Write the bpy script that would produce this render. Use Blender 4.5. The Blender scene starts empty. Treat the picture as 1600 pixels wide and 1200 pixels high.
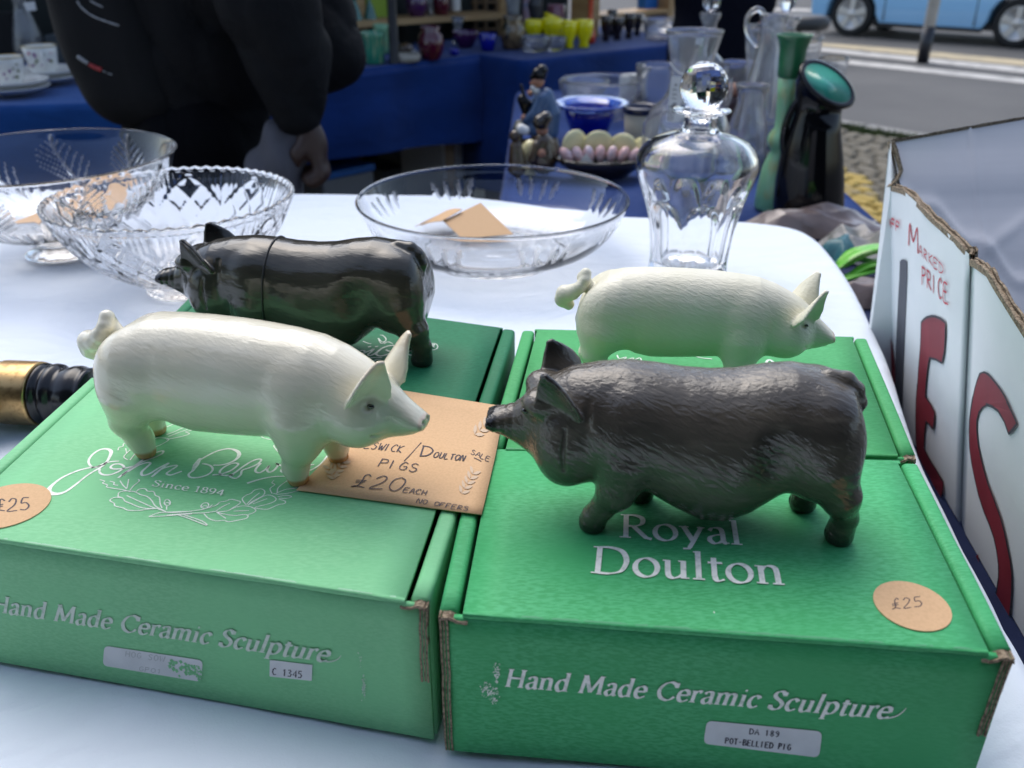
import bpy, bmesh, math, random
import numpy as np
from mathutils import Vector, Matrix
from mathutils.geometry import tessellate_polygon
random.seed(4); np.random.seed(4)
SC = bpy.context.scene
COL = SC.collection
# ------------------------------------------------------------------ camera, world, sun
H_CAM = .376; FPX = 1400.0; PITCH = math.radians(27)
TOP = .0915                      # height of the box lids above the table
cam = bpy.data.cameras.new('camera'); co = bpy.data.objects.new('camera', cam); COL.objects.link(co)
co.location = (0, 0, H_CAM); co.rotation_euler = (math.radians(90) - PITCH, 0, 0)
cam.sensor_width = 36; cam.lens = 36 * FPX / 1600; cam.clip_start = .01; cam.clip_end = 500
cam.dof.use_dof = True; cam.dof.focus_distance = .56; cam.dof.aperture_fstop = 9.5
SC.camera = co
w = bpy.data.worlds.new('World'); SC.world = w; w.use_nodes = True
nt = w.node_tree; bg = nt.nodes['Background']
sky = nt.nodes.new('ShaderNodeTexSky'); sky.sky_type = 'NISHITA'; sky.sun_disc = False
SUN_EL, SUN_AZ = math.radians(58), math.radians(-25)     # azimuth from +Y (ahead of the camera), negative to the left
sky.sun_elevation = SUN_EL; sky.sun_rotation = SUN_AZ; sky.dust_density = 2.0; sky.air_density = 1.0; sky.ozone_density = 1.0
hsv = nt.nodes.new('ShaderNodeHueSaturation'); hsv.inputs['Saturation'].default_value = .88      # overcast: the sky's blue is veiled
nt.links.new(sky.outputs[0], hsv.inputs['Color']); nt.links.new(hsv.outputs[0], bg.inputs[0]); bg.inputs[1].default_value = .15
sl = bpy.data.lights.new('sun', 'SUN'); sl.energy = 1.1; sl.angle = math.radians(55); sl.color = (1, .96, .9)
so = bpy.data.objects.new('sun', sl); COL.objects.link(so)
sd = Vector((math.sin(SUN_AZ) * math.cos(SUN_EL), math.cos(SUN_AZ) * math.cos(SUN_EL), math.sin(SUN_EL)))
so.rotation_euler = sd.to_track_quat('Z', 'Y').to_euler()
SC.view_settings.view_transform = 'Standard'; SC.view_settings.look = 'None'; SC.view_settings.gamma = 1
SC.view_settings.exposure = .80
cy = SC.cycles
cy.max_bounces = 18; cy.transmission_bounces = 16; cy.glossy_bounces = 6; cy.diffuse_bounces = 4; cy.transparent_max_bounces = 12
cy.caustics_refractive = True; cy.caustics_reflective = False; cy.blur_glossy = 1.0; cy.sample_clamp_indirect = 6.0
cy.use_denoising = True

# ------------------------------------------------------------------ measuring helpers: a pixel of the 1600x1200 photo to a point
_c, _s = math.cos(PITCH), math.sin(PITCH)
FW = np.array([0, _c, -_s]); UPV = np.array([0, _s, _c]); RT = np.array([1., 0, 0]); CC = np.array([0, 0, H_CAM])
def ray(px, py): return FW + RT * (px - 800) / FPX + UPV * (600 - py) / FPX
def U(px, py, z=0.0):
    r = ray(px, py); return CC + r * (z - H_CAM) / r[2]
def UY(px, py, Y):
    r = ray(px, py); return CC + r * Y / r[1]
def UP(px, py, P0, n):
    r = ray(px, py); return CC + r * (np.dot(np.asarray(P0) - CC, n) / np.dot(r, n))
def depth(P): return float(np.dot(np.asarray(P) - CC, FW))
def PR(P):
    q = np.asarray(P) - CC; d = q @ FW
    return 800 + FPX * (q @ RT) / d, 600 - FPX * (q @ UPV) / d
def unit(v): v = np.asarray(v, float); return v / np.linalg.norm(v)

# ------------------------------------------------------------------ materials
def mat(name, col, rough=.5, metal=0.0, bump=None, var=None, spec=.5, coat=0.0, trans=0.0, ior=1.5, coords='Object', **kw):
    m = bpy.data.materials.new(name); m.use_nodes = True; t = m.node_tree; b = t.nodes['Principled BSDF']
    b.inputs['Base Color'].default_value = (*col, 1); b.inputs['Roughness'].default_value = rough
    b.inputs['Metallic'].default_value = metal; b.inputs['Specular IOR Level'].default_value = spec
    b.inputs['Coat Weight'].default_value = coat; b.inputs['Coat Roughness'].default_value = kw.get('coat_rough', .03)
    b.inputs['Transmission Weight'].default_value = trans; b.inputs['IOR'].default_value = ior
    if 'sheen' in kw: b.inputs['Sheen Weight'].default_value = kw['sheen']
    tc = t.nodes.new('ShaderNodeTexCoord')
    def noise(scale, stretch, detail=4, dist=0):
        mp = t.nodes.new('ShaderNodeMapping'); mp.inputs['Scale'].default_value = stretch
        t.links.new(tc.outputs[coords], mp.inputs[0])
        n = t.nodes.new('ShaderNodeTexNoise'); n.inputs['Scale'].default_value = scale; n.inputs['Detail'].default_value = detail
        n.inputs['Distortion'].default_value = dist
        t.links.new(mp.outputs[0], n.inputs[0]); return n
    last = None
    for v in (var or []):                       # (scale, stretch, colour2, lo, hi)
        n = noise(v[0], v[1], v[5] if len(v) > 5 else 4)
        mr = t.nodes.new('ShaderNodeMapRange'); mr.inputs[1].default_value = v[3]; mr.inputs[2].default_value = v[4]
        t.links.new(n.outputs[0], mr.inputs[0])
        mx = t.nodes.new('ShaderNodeMix'); mx.data_type = 'RGBA'
        t.links.new(mr.outputs[0], mx.inputs[0])
        if last is None: mx.inputs[6].default_value = (*col, 1)
        else: t.links.new(last, mx.inputs[6])
        mx.inputs[7].default_value = (*v[2], 1); last = mx.outputs[2]
    for (attr, c2) in kw.get('paint', []):      # painted areas, carried on the mesh
        a = t.nodes.new('ShaderNodeAttribute'); a.attribute_name = attr
        mx = t.nodes.new('ShaderNodeMix'); mx.data_type = 'RGBA'; t.links.new(a.outputs['Fac'], mx.inputs[0])
        if last is None: mx.inputs[6].default_value = (*col, 1)
        else: t.links.new(last, mx.inputs[6])
        mx.inputs[7].default_value = (*c2, 1); last = mx.outputs[2]
    if last is not None: t.links.new(last, b.inputs['Base Color'])
    prev = None
    for bp in (bump or []):                     # (scale, stretch, strength, distance, distortion)
        n = noise(bp[0], bp[1], bp[5] if len(bp) > 5 else 3, bp[4] if len(bp) > 4 else 0)
        bn = t.nodes.new('ShaderNodeBump'); bn.inputs['Strength'].default_value = bp[2]; bn.inputs['Distance'].default_value = bp[3]
        t.links.new(n.outputs[0], bn.inputs['Height'])
        if prev is not None: t.links.new(prev, bn.inputs['Normal'])
        prev = bn.outputs[0]
    if prev is not None:
        t.links.new(prev, b.inputs['Normal'])
    return m
def glass(name, col=(1, 1, 1), rough=0.0, ior=1.5, bump=None):
    return mat(name, col, rough, trans=1.0, ior=ior, bump=bump)

# ------------------------------------------------------------------ mesh builder and tags
class MB:
    def __init__(s): s.v = []; s.f = []; s.m = []; s.sm = []
    def add(s, vs, fs, mi=0, smooth=False):
        o = len(s.v); s.v += [tuple(map(float, p)) for p in vs]
        for f in fs: s.f.append(tuple(i + o for i in f)); s.m.append(mi); s.sm.append(smooth)
        return s
    def hexa(s, P, mi=0):                       # 8 points: bottom loop 0-3, top loop 4-7
        return s.add(P, [(3, 2, 1, 0), (4, 5, 6, 7), (0, 1, 5, 4), (1, 2, 6, 5), (2, 3, 7, 6), (3, 0, 4, 7)], mi)
    def box(s, x0, x1, y0, y1, z0, z1, mi=0):
        return s.hexa([(x0, y0, z0), (x1, y0, z0), (x1, y1, z0), (x0, y1, z0), (x0, y0, z1), (x1, y0, z1), (x1, y1, z1), (x0, y1, z1)], mi)
    def loft(s, rings, closed=True, caps=True, mi=0, smooth=True):
        n = len(rings[0]); vs = [p for r in rings for p in r]; fs = []
        for i in range(len(rings) - 1):
            for j in range(n if closed else n - 1):
                k = (j + 1) % n
                fs.append((i * n + j, i * n + k, (i + 1) * n + k, (i + 1) * n + j))
        if caps and closed:
            fs.append(tuple(range(n - 1, -1, -1))); fs.append(tuple((len(rings) - 1) * n + j for j in range(n)))
        return s.add(vs, fs, mi, smooth)
    def lathe(s, prof, n=48, c=(0, 0, 0), mi=0, mod=None, smooth=True, caps=True, sx=1.0, sy=1.0, z0=0):
        rings = []
        for i, (r, z) in enumerate(prof):
            ring = []
            for j in range(n):
                a = 2 * math.pi * j / n; rr = r if mod is None else mod(r, z, a, i)
                ring.append((c[0] + rr * math.cos(a) * sx, c[1] + rr * math.sin(a) * sy, c[2] + z))
            rings.append(ring)
        return s.loft(rings, True, caps, mi, smooth)
    def tube(s, pts, rad, n=10, mi=0, caps=True, smooth=True, flat=1.0):
        pts = [np.asarray(p, float) for p in pts]; rings = []
        if not hasattr(rad, '__len__'): rad = [rad] * len(pts)
        ref = np.array([0.13, .21, .97])
        for i, p in enumerate(pts):
            t = unit(pts[min(i + 1, len(pts) - 1)] - pts[max(i - 1, 0)])
            if abs(t @ ref) > .95: ref = np.array([.9, .3, .1])
            u = unit(np.cross(t, ref)); v = np.cross(u, t); ref = v
            rings.append([p + rad[i] * (math.cos(2 * math.pi * j / n) * u + flat * math.sin(2 * math.pi * j / n) * v) for j in range(n)])
        return s.loft(rings, True, caps, mi, smooth)
    def prism(s, poly, top, bot, mi=0):         # polygon points given as 3D arrays top / bottom
        n = len(top); vs = list(top) + list(bot)
        tri = tessellate_polygon([[Vector(map(float, p)) for p in top]])
        nn = unit(np.asarray(top[0], float) - np.asarray(bot[0], float))
        fs = []
        for t in tri:
            a, b, c = (np.asarray(top[i], float) for i in t)
            if np.cross(b - a, c - a) @ nn < 0: t = (t[0], t[2], t[1])
            fs.append(tuple(t)); fs.append((t[0] + n, t[2] + n, t[1] + n))
        for i in range(n):
            j = (i + 1) % n; fs.append((i, j, j + n, i + n))
        return s.add(vs, fs, mi)
    def build(s, name, mats, parent=None, bevel=0, seg=2, attrs=None, fixn=True):
        me = bpy.data.meshes.new(name)
        vs = np.array(s.v, float)
        if parent is not None and not parent.get('local'):
            vs = vs - np.array(world_loc(parent))
        me.from_pydata(vs.tolist(), [], s.f)
        if not isinstance(mats, (list, tuple)): mats = [mats]
        for m in mats: me.materials.append(m)
        me.polygons.foreach_set('material_index', s.m); me.polygons.foreach_set('use_smooth', s.sm)
        for k, arr in (attrs or {}).items():
            at = me.attributes.new(k, 'FLOAT', 'POINT'); at.data.foreach_set('value', np.asarray(arr, np.float32))
        if fixn:
            bm = bmesh.new(); bm.from_mesh(me); bmesh.ops.recalc_face_normals(bm, faces=bm.faces); bm.to_mesh(me); bm.free()
        me.update()
        o = bpy.data.objects.new(name, me); COL.objects.link(o)
        if parent is not None: o.parent = parent
        if bevel:
            b = o.modifiers.new('bevel', 'BEVEL'); b.width = bevel; b.segments = seg; b.limit_method = 'ANGLE'; b.angle_limit = math.radians(35)
            b.harden_normals = False
        return o
def world_loc(o):
    p = Vector(o.location)
    while o.parent is not None: o = o.parent; p = p + Vector(o.location)
    return p
def tag(o, label, cat, group=None, kind=None):
    if label: o['label'] = label
    if cat: o['category'] = cat
    if group: o['group'] = group
    if kind: o['kind'] = kind
    return o
def thing(name, label, cat, loc, group=None):
    o = bpy.data.objects.new(name, None); COL.objects.link(o); o.location = [float(q) for q in loc]; o.empty_display_size = .05
    return tag(o, label, cat, group)
def copy_tree(o, parent=None):
    c = o.copy(); COL.objects.link(c)
    if parent is not None: c.parent = parent
    for ch in list(o.children): copy_tree(ch, c)
    return c
def catmull(pts, n=6, closed=False):
    P = [np.asarray(p, float) for p in pts]; out = []; L = len(P)
    for i in range(L if closed else L - 1):
        p0 = P[(i - 1) % L] if closed or i > 0 else 2 * P[0] - P[1]
        p1 = P[i]; p2 = P[(i + 1) % L]
        p3 = P[(i + 2) % L] if closed or i + 2 < L else 2 * P[-1] - P[-2]
        for k in range(n):
            t = k / n
            out.append(.5 * ((2 * p1) + (-p0 + p2) * t + (2 * p0 - 5 * p1 + 4 * p2 - p3) * t * t + (-p0 + 3 * p1 - 3 * p2 + p3) * t ** 3))
    if not closed: out.append(P[-1])
    return out

# ------------------------------------------------------------------ implicit surfaces (smooth blends) to meshes
def smin(a, b, k):
    h = np.clip(.5 + .5 * (b - a) / k, 0, 1); return b * (1 - h) + a * h - k * h * (1 - h)
def smax(a, b, k): return -smin(-a, -b, k)
def s_cone(P, a, b, ra, rb):                    # capsule with two radii
    a = np.asarray(a, float); b = np.asarray(b, float); ab = b - a; d = P - a
    t = np.clip((d @ ab) / (ab @ ab), 0, 1)
    return np.linalg.norm(d - t[:, None] * ab, axis=1) - (ra + (rb - ra) * t)
def s_chain(P, pts, k=0.0):
    d = None
    for (a, ra), (b, rb) in zip(pts[:-1], pts[1:]):
        e = s_cone(P, a, b, ra, rb); d = e if d is None else (np.minimum(d, e) if k == 0 else smin(d, e, k))
    return d
def s_ell(P, c, r):
    q = (P - np.asarray(c, float)) / np.asarray(r, float); l = np.linalg.norm(q, axis=1)
    g = np.linalg.norm(q / np.asarray(r, float), axis=1)
    return l * (l - 1) / np.maximum(g, 1e-9)
def s_leaf(P, base, tip, nrm, wid, th, cup, prof=((0, .62), (.25, 1), (.6, .78), (.85, .4), (1, .1))):
    base = np.asarray(base, float); ax = np.asarray(tip, float) - base; L = np.linalg.norm(ax); ax /= L
    nrm = np.asarray(nrm, float); nrm = unit(nrm - (nrm @ ax) * ax); sd_ = np.cross(nrm, ax)
    d = P - base; t = d @ ax; u = d @ sd_; v = d @ nrm + cup * u * u / wid
    wv = wid * np.interp(np.clip(t / L, 0, 1), [p[0] for p in prof], [p[1] for p in prof])
    du = np.maximum(np.abs(u) - wv, 0); dt = np.maximum(np.maximum(-t, t - L), 0)
    return np.sqrt(du * du + dt * dt + v * v) - th
class Prof:                                      # a body given by its top, bottom and half width along x
    def __init__(s, top, bot, wid, kw, elev, sm=3.0, tuck=None):
        if tuck:                                     # draw the rump in: x below tuck[0] is squeezed by tuck[1]
            top, bot, wid = ([(x if x > tuck[0] else tuck[0] + (x - tuck[0]) * tuck[1], v) for x, v in L] for L in (top, bot, wid))
        x0 = max(top[0][0], bot[0][0]); x1 = min(top[-1][0], bot[-1][0]); s.x = np.linspace(x0, x1, 600)
        f = lambda L: np.interp(s.x, [p[0] for p in L], [p[1] for p in L])
        t, b, a = f(top), f(bot), f(wid); zc = (t + b) / 2; e = (t - b) / 2
        e = e / math.sqrt(1 + kw * kw * math.tan(elev) ** 2)
        n = int(sm / (s.x[1] - s.x[0])); k = np.exp(-np.linspace(-2, 2, 2 * n + 1) ** 2); k /= k.sum()
        g = lambda A: np.convolve(np.pad(A, n, mode='edge'), k, mode='valid')
        s.zc, s.b, s.a = g(zc), np.maximum(g(e), .3), np.maximum(g(a), .3); s.x0, s.x1 = x0, x1
    def __call__(s, P, p=2.25):
        x = np.clip(P[:, 0], s.x0, s.x1); zc = np.interp(x, s.x, s.zc); b = np.interp(x, s.x, s.b); a = np.interp(x, s.x, s.a)
        q = (np.abs(P[:, 1] / a) ** p + np.abs((P[:, 2] - zc) / b) ** p) ** (1 / p)
        d = (q - 1) * np.minimum(a, b)
        return np.where(np.abs(P[:, 0] - x) > 0, np.sqrt(np.maximum(d, 0) ** 2 + (P[:, 0] - x) ** 2) , d)
def sdf_mesh(f, lo, hi, h, newton=2):
    lo = np.asarray(lo, float); hi = np.asarray(hi, float); N = np.ceil((hi - lo) / h).astype(int) + 1
    xs, ys, zs = (lo[i] + h * np.arange(N[i]) for i in range(3))
    D = np.empty(N, np.float32)
    Y, Z = np.meshgrid(ys, zs, indexing='ij'); yz = np.stack([Y.ravel(), Z.ravel()], 1); st = max(1, int(2e5 // len(yz)))
    for i in range(0, N[0], st):
        xx = xs[i:i + st]
        P = np.concatenate([np.repeat(xx, len(yz))[:, None], np.tile(yz, (len(xx), 1))], 1)
        D[i:i + st] = f(P).reshape(len(xx), N[1], N[2])
    S = D < 0
    c = np.zeros(N - 1, np.uint8)
    corners = [(a, b, d) for a in (0, 1) for b in (0, 1) for d in (0, 1)]
    sl_ = lambda A, o: A[o[0]:N[0] - 1 + o[0], o[1]:N[1] - 1 + o[1], o[2]:N[2] - 1 + o[2]]
    cnt = sum(sl_(S, o).astype(np.uint8) for o in corners); act = (cnt > 0) & (cnt < 8)
    idx = -np.ones(N - 1, np.int64); I = np.argwhere(act); idx[act] = np.arange(len(I))
    acc = np.zeros((len(I), 3)); num = np.zeros(len(I))
    for a in corners:
        for ax in range(3):
            if a[ax] == 1: continue
            b = list(a); b[ax] = 1
            da = sl_(D, a)[act].astype(float); db = sl_(D, b)[act].astype(float); cr = (da < 0) != (db < 0)
            t = np.where(cr, da / np.where(cr, da - db, 1), 0)
            p = np.tile(np.array(a, float), (len(I), 1)); p[:, ax] += t
            acc[cr] += p[cr]; num[cr] += 1
    V = lo + h * (I + acc / num[:, None])
    F = []
    for ax in range(3):
        u, v = [(1, 2), (2, 0), (0, 1)][ax]
        A = [slice(None)] * 3; B = [slice(None)] * 3
        A[ax] = slice(0, N[ax] - 1); B[ax] = slice(1, N[ax])
        s0 = S[tuple(A)]; s1 = S[tuple(B)]; cr = np.argwhere(s0 != s1)
        ok = (cr[:, u] > 0) & (cr[:, v] > 0) & (cr[:, u] < N[u] - 1) & (cr[:, v] < N[v] - 1); cr = cr[ok]
        q = []
        for (du, dv) in ((0, 0), (-1, 0), (-1, -1), (0, -1)):
            e = cr.copy(); e[:, u] += du; e[:, v] += dv; q.append(idx[e[:, 0], e[:, 1], e[:, 2]])
        q = np.stack(q, 1); flip = s0[tuple(cr.T)] == False
        q[flip] = q[flip][:, ::-1]; F.append(q)
    F = np.concatenate(F); F = F[(F >= 0).all(1)][:, ::-1]
    for _ in range(newton):
        e = h * .5; f0 = f(V)
        g = np.stack([(f(V + np.eye(3)[i] * e) - f(V - np.eye(3)[i] * e)) / (2 * e) for i in range(3)], 1)
        st_ = f0[:, None] * g / np.maximum((g * g).sum(1), .3)[:, None]
        V = V - np.clip(st_, -h * .6, h * .6)
    return V, F
def sdf_obj(name, f, lo, hi, h, mats, parent=None, scale=1.0, attrs=None):
    V, F = sdf_mesh(f, lo, hi, h)
    b = MB(); b.v = (V * scale).tolist(); b.f = [tuple(q) for q in F.tolist()]; b.m = [0] * len(F); b.sm = [True] * len(F)
    return b.build(name, mats, parent, attrs={k: g(V) for k, g in (attrs or {}).items()})

# ------------------------------------------------------------------ lettering drawn with a broad nib or a pen
SERIF = {
 'R': (.63, [('l', (.13, 0), (.13, .70)), ('c', (.13, .685), (.3, .69), (.43, .63), (.46, .53), (.42, .42), (.3, .36), (.13, .355)), ('l', (.27, .36), (.52, .03), (.63, 0)), ('s', .12, 0, .22), ('s', .08, .70, .12)]),
 'o': (.53, [('o', .265, .225, .2, .235)]),
 'y': (.5, [('l', (.09, .45), (.27, .0)), ('l', (.44, .45), (.25, -.02), (.17, -.2), (.06, -.21)), ('s', .1, .45, .19), ('s', .43, .45, .15)]),
 'a': (.46, [('l', (.34, .3), (.34, .06), (.39, .01), (.45, .03)), ('c', (.09, .36), (.15, .44), (.25, .455), (.32, .41), (.34, .3)), ('c', (.34, .27), (.2, .235), (.1, .17), (.085, .08), (.16, .0), (.25, .02), (.34, .1))]),
 'l': (.27, [('l', (.13, 0), (.13, .73)), ('s', .13, 0, .21), ('s', .09, .72, .09)]),
 'D': (.74, [('l', (.14, 0), (.14, .7)), ('c', (.14, .685), (.35, .69), (.56, .6), (.645, .36), (.56, .1), (.36, .015), (.14, .015)), ('s', .09, 0, .14), ('s', .09, .7, .14)]),
 'u': (.54, [('l', (.12, .45), (.12, .14)), ('c', (.12, .17), (.14, .05), (.22, 0), (.32, .04), (.4, .12)), ('l', (.4, .45), (.4, 0)), ('s', .08, .45, .1), ('s', .36, .45, .1), ('s', .45, .0, .1)]),
 't': (.32, [('l', (.14, .58), (.14, .11)), ('c', (.14, .13), (.16, .03), (.22, 0), (.31, .04)), ('l', (.03, .45), (.29, .45))]),
 'n': (.54, [('l', (.12, .45), (.12, 0)), ('c', (.12, .33), (.2, .43), (.3, .45), (.38, .4), (.4, .28)), ('l', (.4, .3), (.4, 0)), ('s', .12, 0, .2), ('s', .4, 0, .2), ('s', .07, .45, .1)]),
 'H': (.72, [('l', (.14, 0), (.14, .7)), ('l', (.58, 0), (.58, .7)), ('l', (.14, .36), (.58, .36)), ('s', .14, 0, .2), ('s', .58, 0, .2), ('s', .14, .7, .2), ('s', .58, .7, .2)]),
 'd': (.54, [('l', (.4, .73), (.4, 0)), ('c', (.4, .38), (.28, .45), (.15, .4), (.085, .22), (.14, .05), (.25, 0), (.4, .09)), ('s', .35, .72, .1), ('s', .45, 0, .1)]),
 'M': (.88, [('l', (.12, 0), (.17, .7)), ('l', (.17, .7), (.43, .06)), ('l', (.43, .06), (.71, .7)), ('l', (.71, .7), (.75, 0)), ('s', .12, 0, .18), ('s', .75, 0, .2), ('s', .12, .7, .1), ('s', .76, .7, .1)]),
 'e': (.46, [('l', (.09, .24), (.4, .255)), ('c', (.4, .25), (.37, .39), (.25, .45), (.12, .38), (.08, .22), (.13, .06), (.26, 0), (.42, .09))]),
 'C': (.7, [('c', (.62, .55), (.56, .64), (.4, .7), (.2, .6), (.09, .35), (.19, .1), (.4, 0), (.55, .05), (.64, .16)), ('l', (.63, .5), (.63, .69))]),
 'r': (.38, [('l', (.12, .45), (.12, 0)), ('c', (.12, .32), (.19, .42), (.27, .45), (.35, .40)), ('s', .12, 0, .2), ('s', .07, .45, .1)]),
 'm': (.79, [('l', (.12, .45), (.12, 0)), ('c', (.12, .33), (.2, .43), (.29, .45), (.37, .4), (.38, .28)), ('l', (.38, .3), (.38, 0)), ('c', (.38, .33), (.46, .43), (.55, .45), (.63, .4), (.64, .28)), ('l', (.64, .3), (.64, 0)), ('s', .12, 0, .18), ('s', .38, 0, .16), ('s', .64, 0, .18), ('s', .07, .45, .1)]),
 'i': (.28, [('l', (.13, .45), (.13, 0)), ('l', (.1, .62), (.17, .62)), ('s', .13, 0, .2), ('s', .08, .45, .1)]),
 'c': (.44, [('c', (.38, .36), (.33, .43), (.24, .455), (.13, .38), (.08, .22), (.13, .06), (.25, 0), (.39, .08))]),
 'S': (.52, [('c', (.41, .56), (.35, .66), (.25, .7), (.13, .64), (.1, .53), (.2, .42), (.34, .33), (.43, .2), (.37, .05), (.24, 0), (.12, .04), (.07, .14)), ('l', (.42, .54), (.42, .68)), ('l', (.07, .02), (.07, .16))]),
 'p': (.54, [('l', (.12, .45), (.12, -.22)), ('c', (.12, .36), (.22, .44), (.33, .44), (.43, .34), (.445, .2), (.37, .05), (.24, 0), (.12, .06)), ('s', .12, -.22, .2), ('s', .07, .45, .1)]),
 '1': (.4, [('l', (.2, 0), (.2, .66)), ('l', (.08, .55), (.2, .66)), ('s', .2, 0, .2)]),
 '8': (.46, [('o', .22, .5, .13, .15), ('o', .22, .18, .17, .18)]),
 '9': (.46, [('o', .22, .45, .16, .2), ('c', (.38, .45), (.34, .2), (.24, .05), (.12, 0))]),
 '4': (.48, [('l', (.33, 0), (.33, .66)), ('l', (.33, .66), (.06, .2)), ('l', (.06, .2), (.46, .2))]),
 ' ': (.3, []),
}
PEN = {
 'A': [[(0, 0), (.3, 1), (.58, 0)], [(.1, .38), (.5, .38)]], 'B': [[(.02, 0), (.05, 1)], [(.0, 1), (.4, .95), (.45, .7), (.1, .52), (.5, .4), (.5, .1), (.0, 0)]],
 'C': [[(.5, .85), (.3, 1), (.08, .75), (.03, .35), (.2, 0), (.52, .1)]], 'D': [[(.03, 0), (.03, 1)], [(-.03, .98), (.35, .9), (.55, .55), (.4, .12), (0, 0)]],
 'E': [[(.5, 1), (.03, .97), (.0, 0), (.5, .02)], [(.02, .52), (.4, .55)]], 'F': [[(.5, 1), (.04, .97), (0, 0)], [(.02, .52), (.4, .55)]],
 'G': [[(.48, .85), (.28, 1), (.06, .7), (.06, .25), (.28, 0), (.5, .2), (.5, .48), (.28, .45)]], 'H': [[(.02, 0), (.02, 1)], [(.5, 0), (.5, 1)], [(.02, .5), (.5, .5)]],
 'I': [[(.15, 0), (.17, 1)]], 'K': [[(.03, 0), (.03, 1)], [(.48, 1), (.05, .45), (.52, 0)]], 'L': [[(.05, 1), (.02, 0), (.48, .03)]],
 'M': [[(0, 0), (.06, 1), (.32, .3), (.58, 1), (.64, 0)]], 'N': [[(0, 0), (.05, 1), (.48, 0), (.54, 1)]],
 'O': [[(.28, 1), (.05, .8), (.03, .3), (.25, 0), (.5, .25), (.5, .75), (.28, 1)]], 'P': [[(.02, 0), (.05, 1)], [(.0, 1), (.42, .95), (.46, .65), (.06, .48)]],
 'R': [[(.02, 0), (.05, 1)], [(.0, 1), (.42, .92), (.42, .62), (.06, .48), (.52, 0)]], 'S': [[(.5, .88), (.25, 1), (.05, .8), (.2, .55), (.45, .4), (.42, .1), (.2, 0), (.02, .12)]],
 'T': [[(.26, 0), (.26, 1)], [(-.02, .98), (.54, 1)]], 'U': [[(.03, 1), (.05, .2), (.25, 0), (.46, .2), (.5, 1)]], 'W': [[(0, 1), (.14, 0), (.32, .7), (.48, 0), (.64, 1)]],
 '0': [[(.28, 1), (.05, .75), (.05, .25), (.28, 0), (.52, .28), (.5, .78), (.28, 1)]], '2': [[(.05, .75), (.22, 1), (.46, .85), (.4, .5), (.02, .02), (.55, .03)]],
 '5': [[(.5, 1), (.12, .98), (.08, .6), (.35, .62), (.5, .35), (.36, .05), (.02, .05)]], '1': [[(.1, .8), (.27, 1), (.27, 0)]],
 '8': [[(.27, .53), (.06, .75), (.27, 1), (.48, .75), (.27, .53), (.03, .25), (.27, 0), (.51, .25), (.27, .53)]], '9': [[(.48, .7), (.27, .5), (.05, .75), (.27, 1), (.48, .75), (.42, .2), (.15, 0)]],
 '3': [[(.05, .9), (.3, 1), (.45, .78), (.2, .55), (.5, .35), (.35, .02), (.02, .08)]], '4': [[(.42, 0), (.42, 1), (.02, .3), (.55, .3)]],
 '£': [[(.5, .85), (.36, 1), (.22, .85), (.26, .4), (.2, .1), (0, .02), (.2, .1), (.55, .02)], [(.02, .5), (.42, .55)], [(.02, .34), (.42, .4)]], '-': [[(.08, .48), (.42, .48)]],
 'a': [[(.42, .42), (.2, .5), (.05, .25), (.18, 0), (.4, .2), (.42, .45), (.45, 0)]], 't': [[(.2, .9), (.18, .1), (.35, 0)], [(0, .6), (.4, .62)]], 'e': [[(.05, .25), (.4, .3), (.25, .52), (.05, .25), (.2, 0), (.42, .08)]],
 'r': [[(.05, .5), (.08, 0)], [(.06, .3), (.2, .5), (.38, .45)]], 'o': [[(.22, .5), (.04, .25), (.22, 0), (.42, .25), (.22, .5)]], 'l': [[(.12, 1), (.1, 0)]],
 ' ': [],
}
def ribbon(mb, pts, hw, f, mi, lift):
    """pts: 2D polyline, hw: half widths, f maps 2D -> 3D on the surface and takes a lift"""
    P = [np.asarray(p, float) for p in pts]; vs = []; n = len(P)
    for i, p in enumerate(P):
        t = P[min(i + 1, n - 1)] - P[max(i - 1, 0)]; l = np.hypot(*t)
        t = t / l if l > 1e-9 else np.array([1., 0]); nn = np.array([-t[1], t[0]]); h = hw(i, t) if callable(hw) else hw
        vs += [f(p + nn * h, lift), f(p - nn * h, lift)]
    mb.add(vs, [(2 * i, 2 * i + 1, 2 * i + 3, 2 * i + 2) for i in range(n - 1)], mi)
def affine3(O, X, Y, nrm, w, h):
    """glyph space (0..w, 0..h) to the surface: O origin, X point at (w,0), Y point at (0,h)"""
    O, X, Y = (np.asarray(a, float) for a in (O, X, Y)); nrm = np.asarray(nrm, float)
    return lambda p, lift=0: O + (X - O) * (p[0] / w) + (Y - O) * (p[1] / h) + nrm * lift
def serif_len(s): return sum(SERIF[c][0] for c in s)
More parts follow.
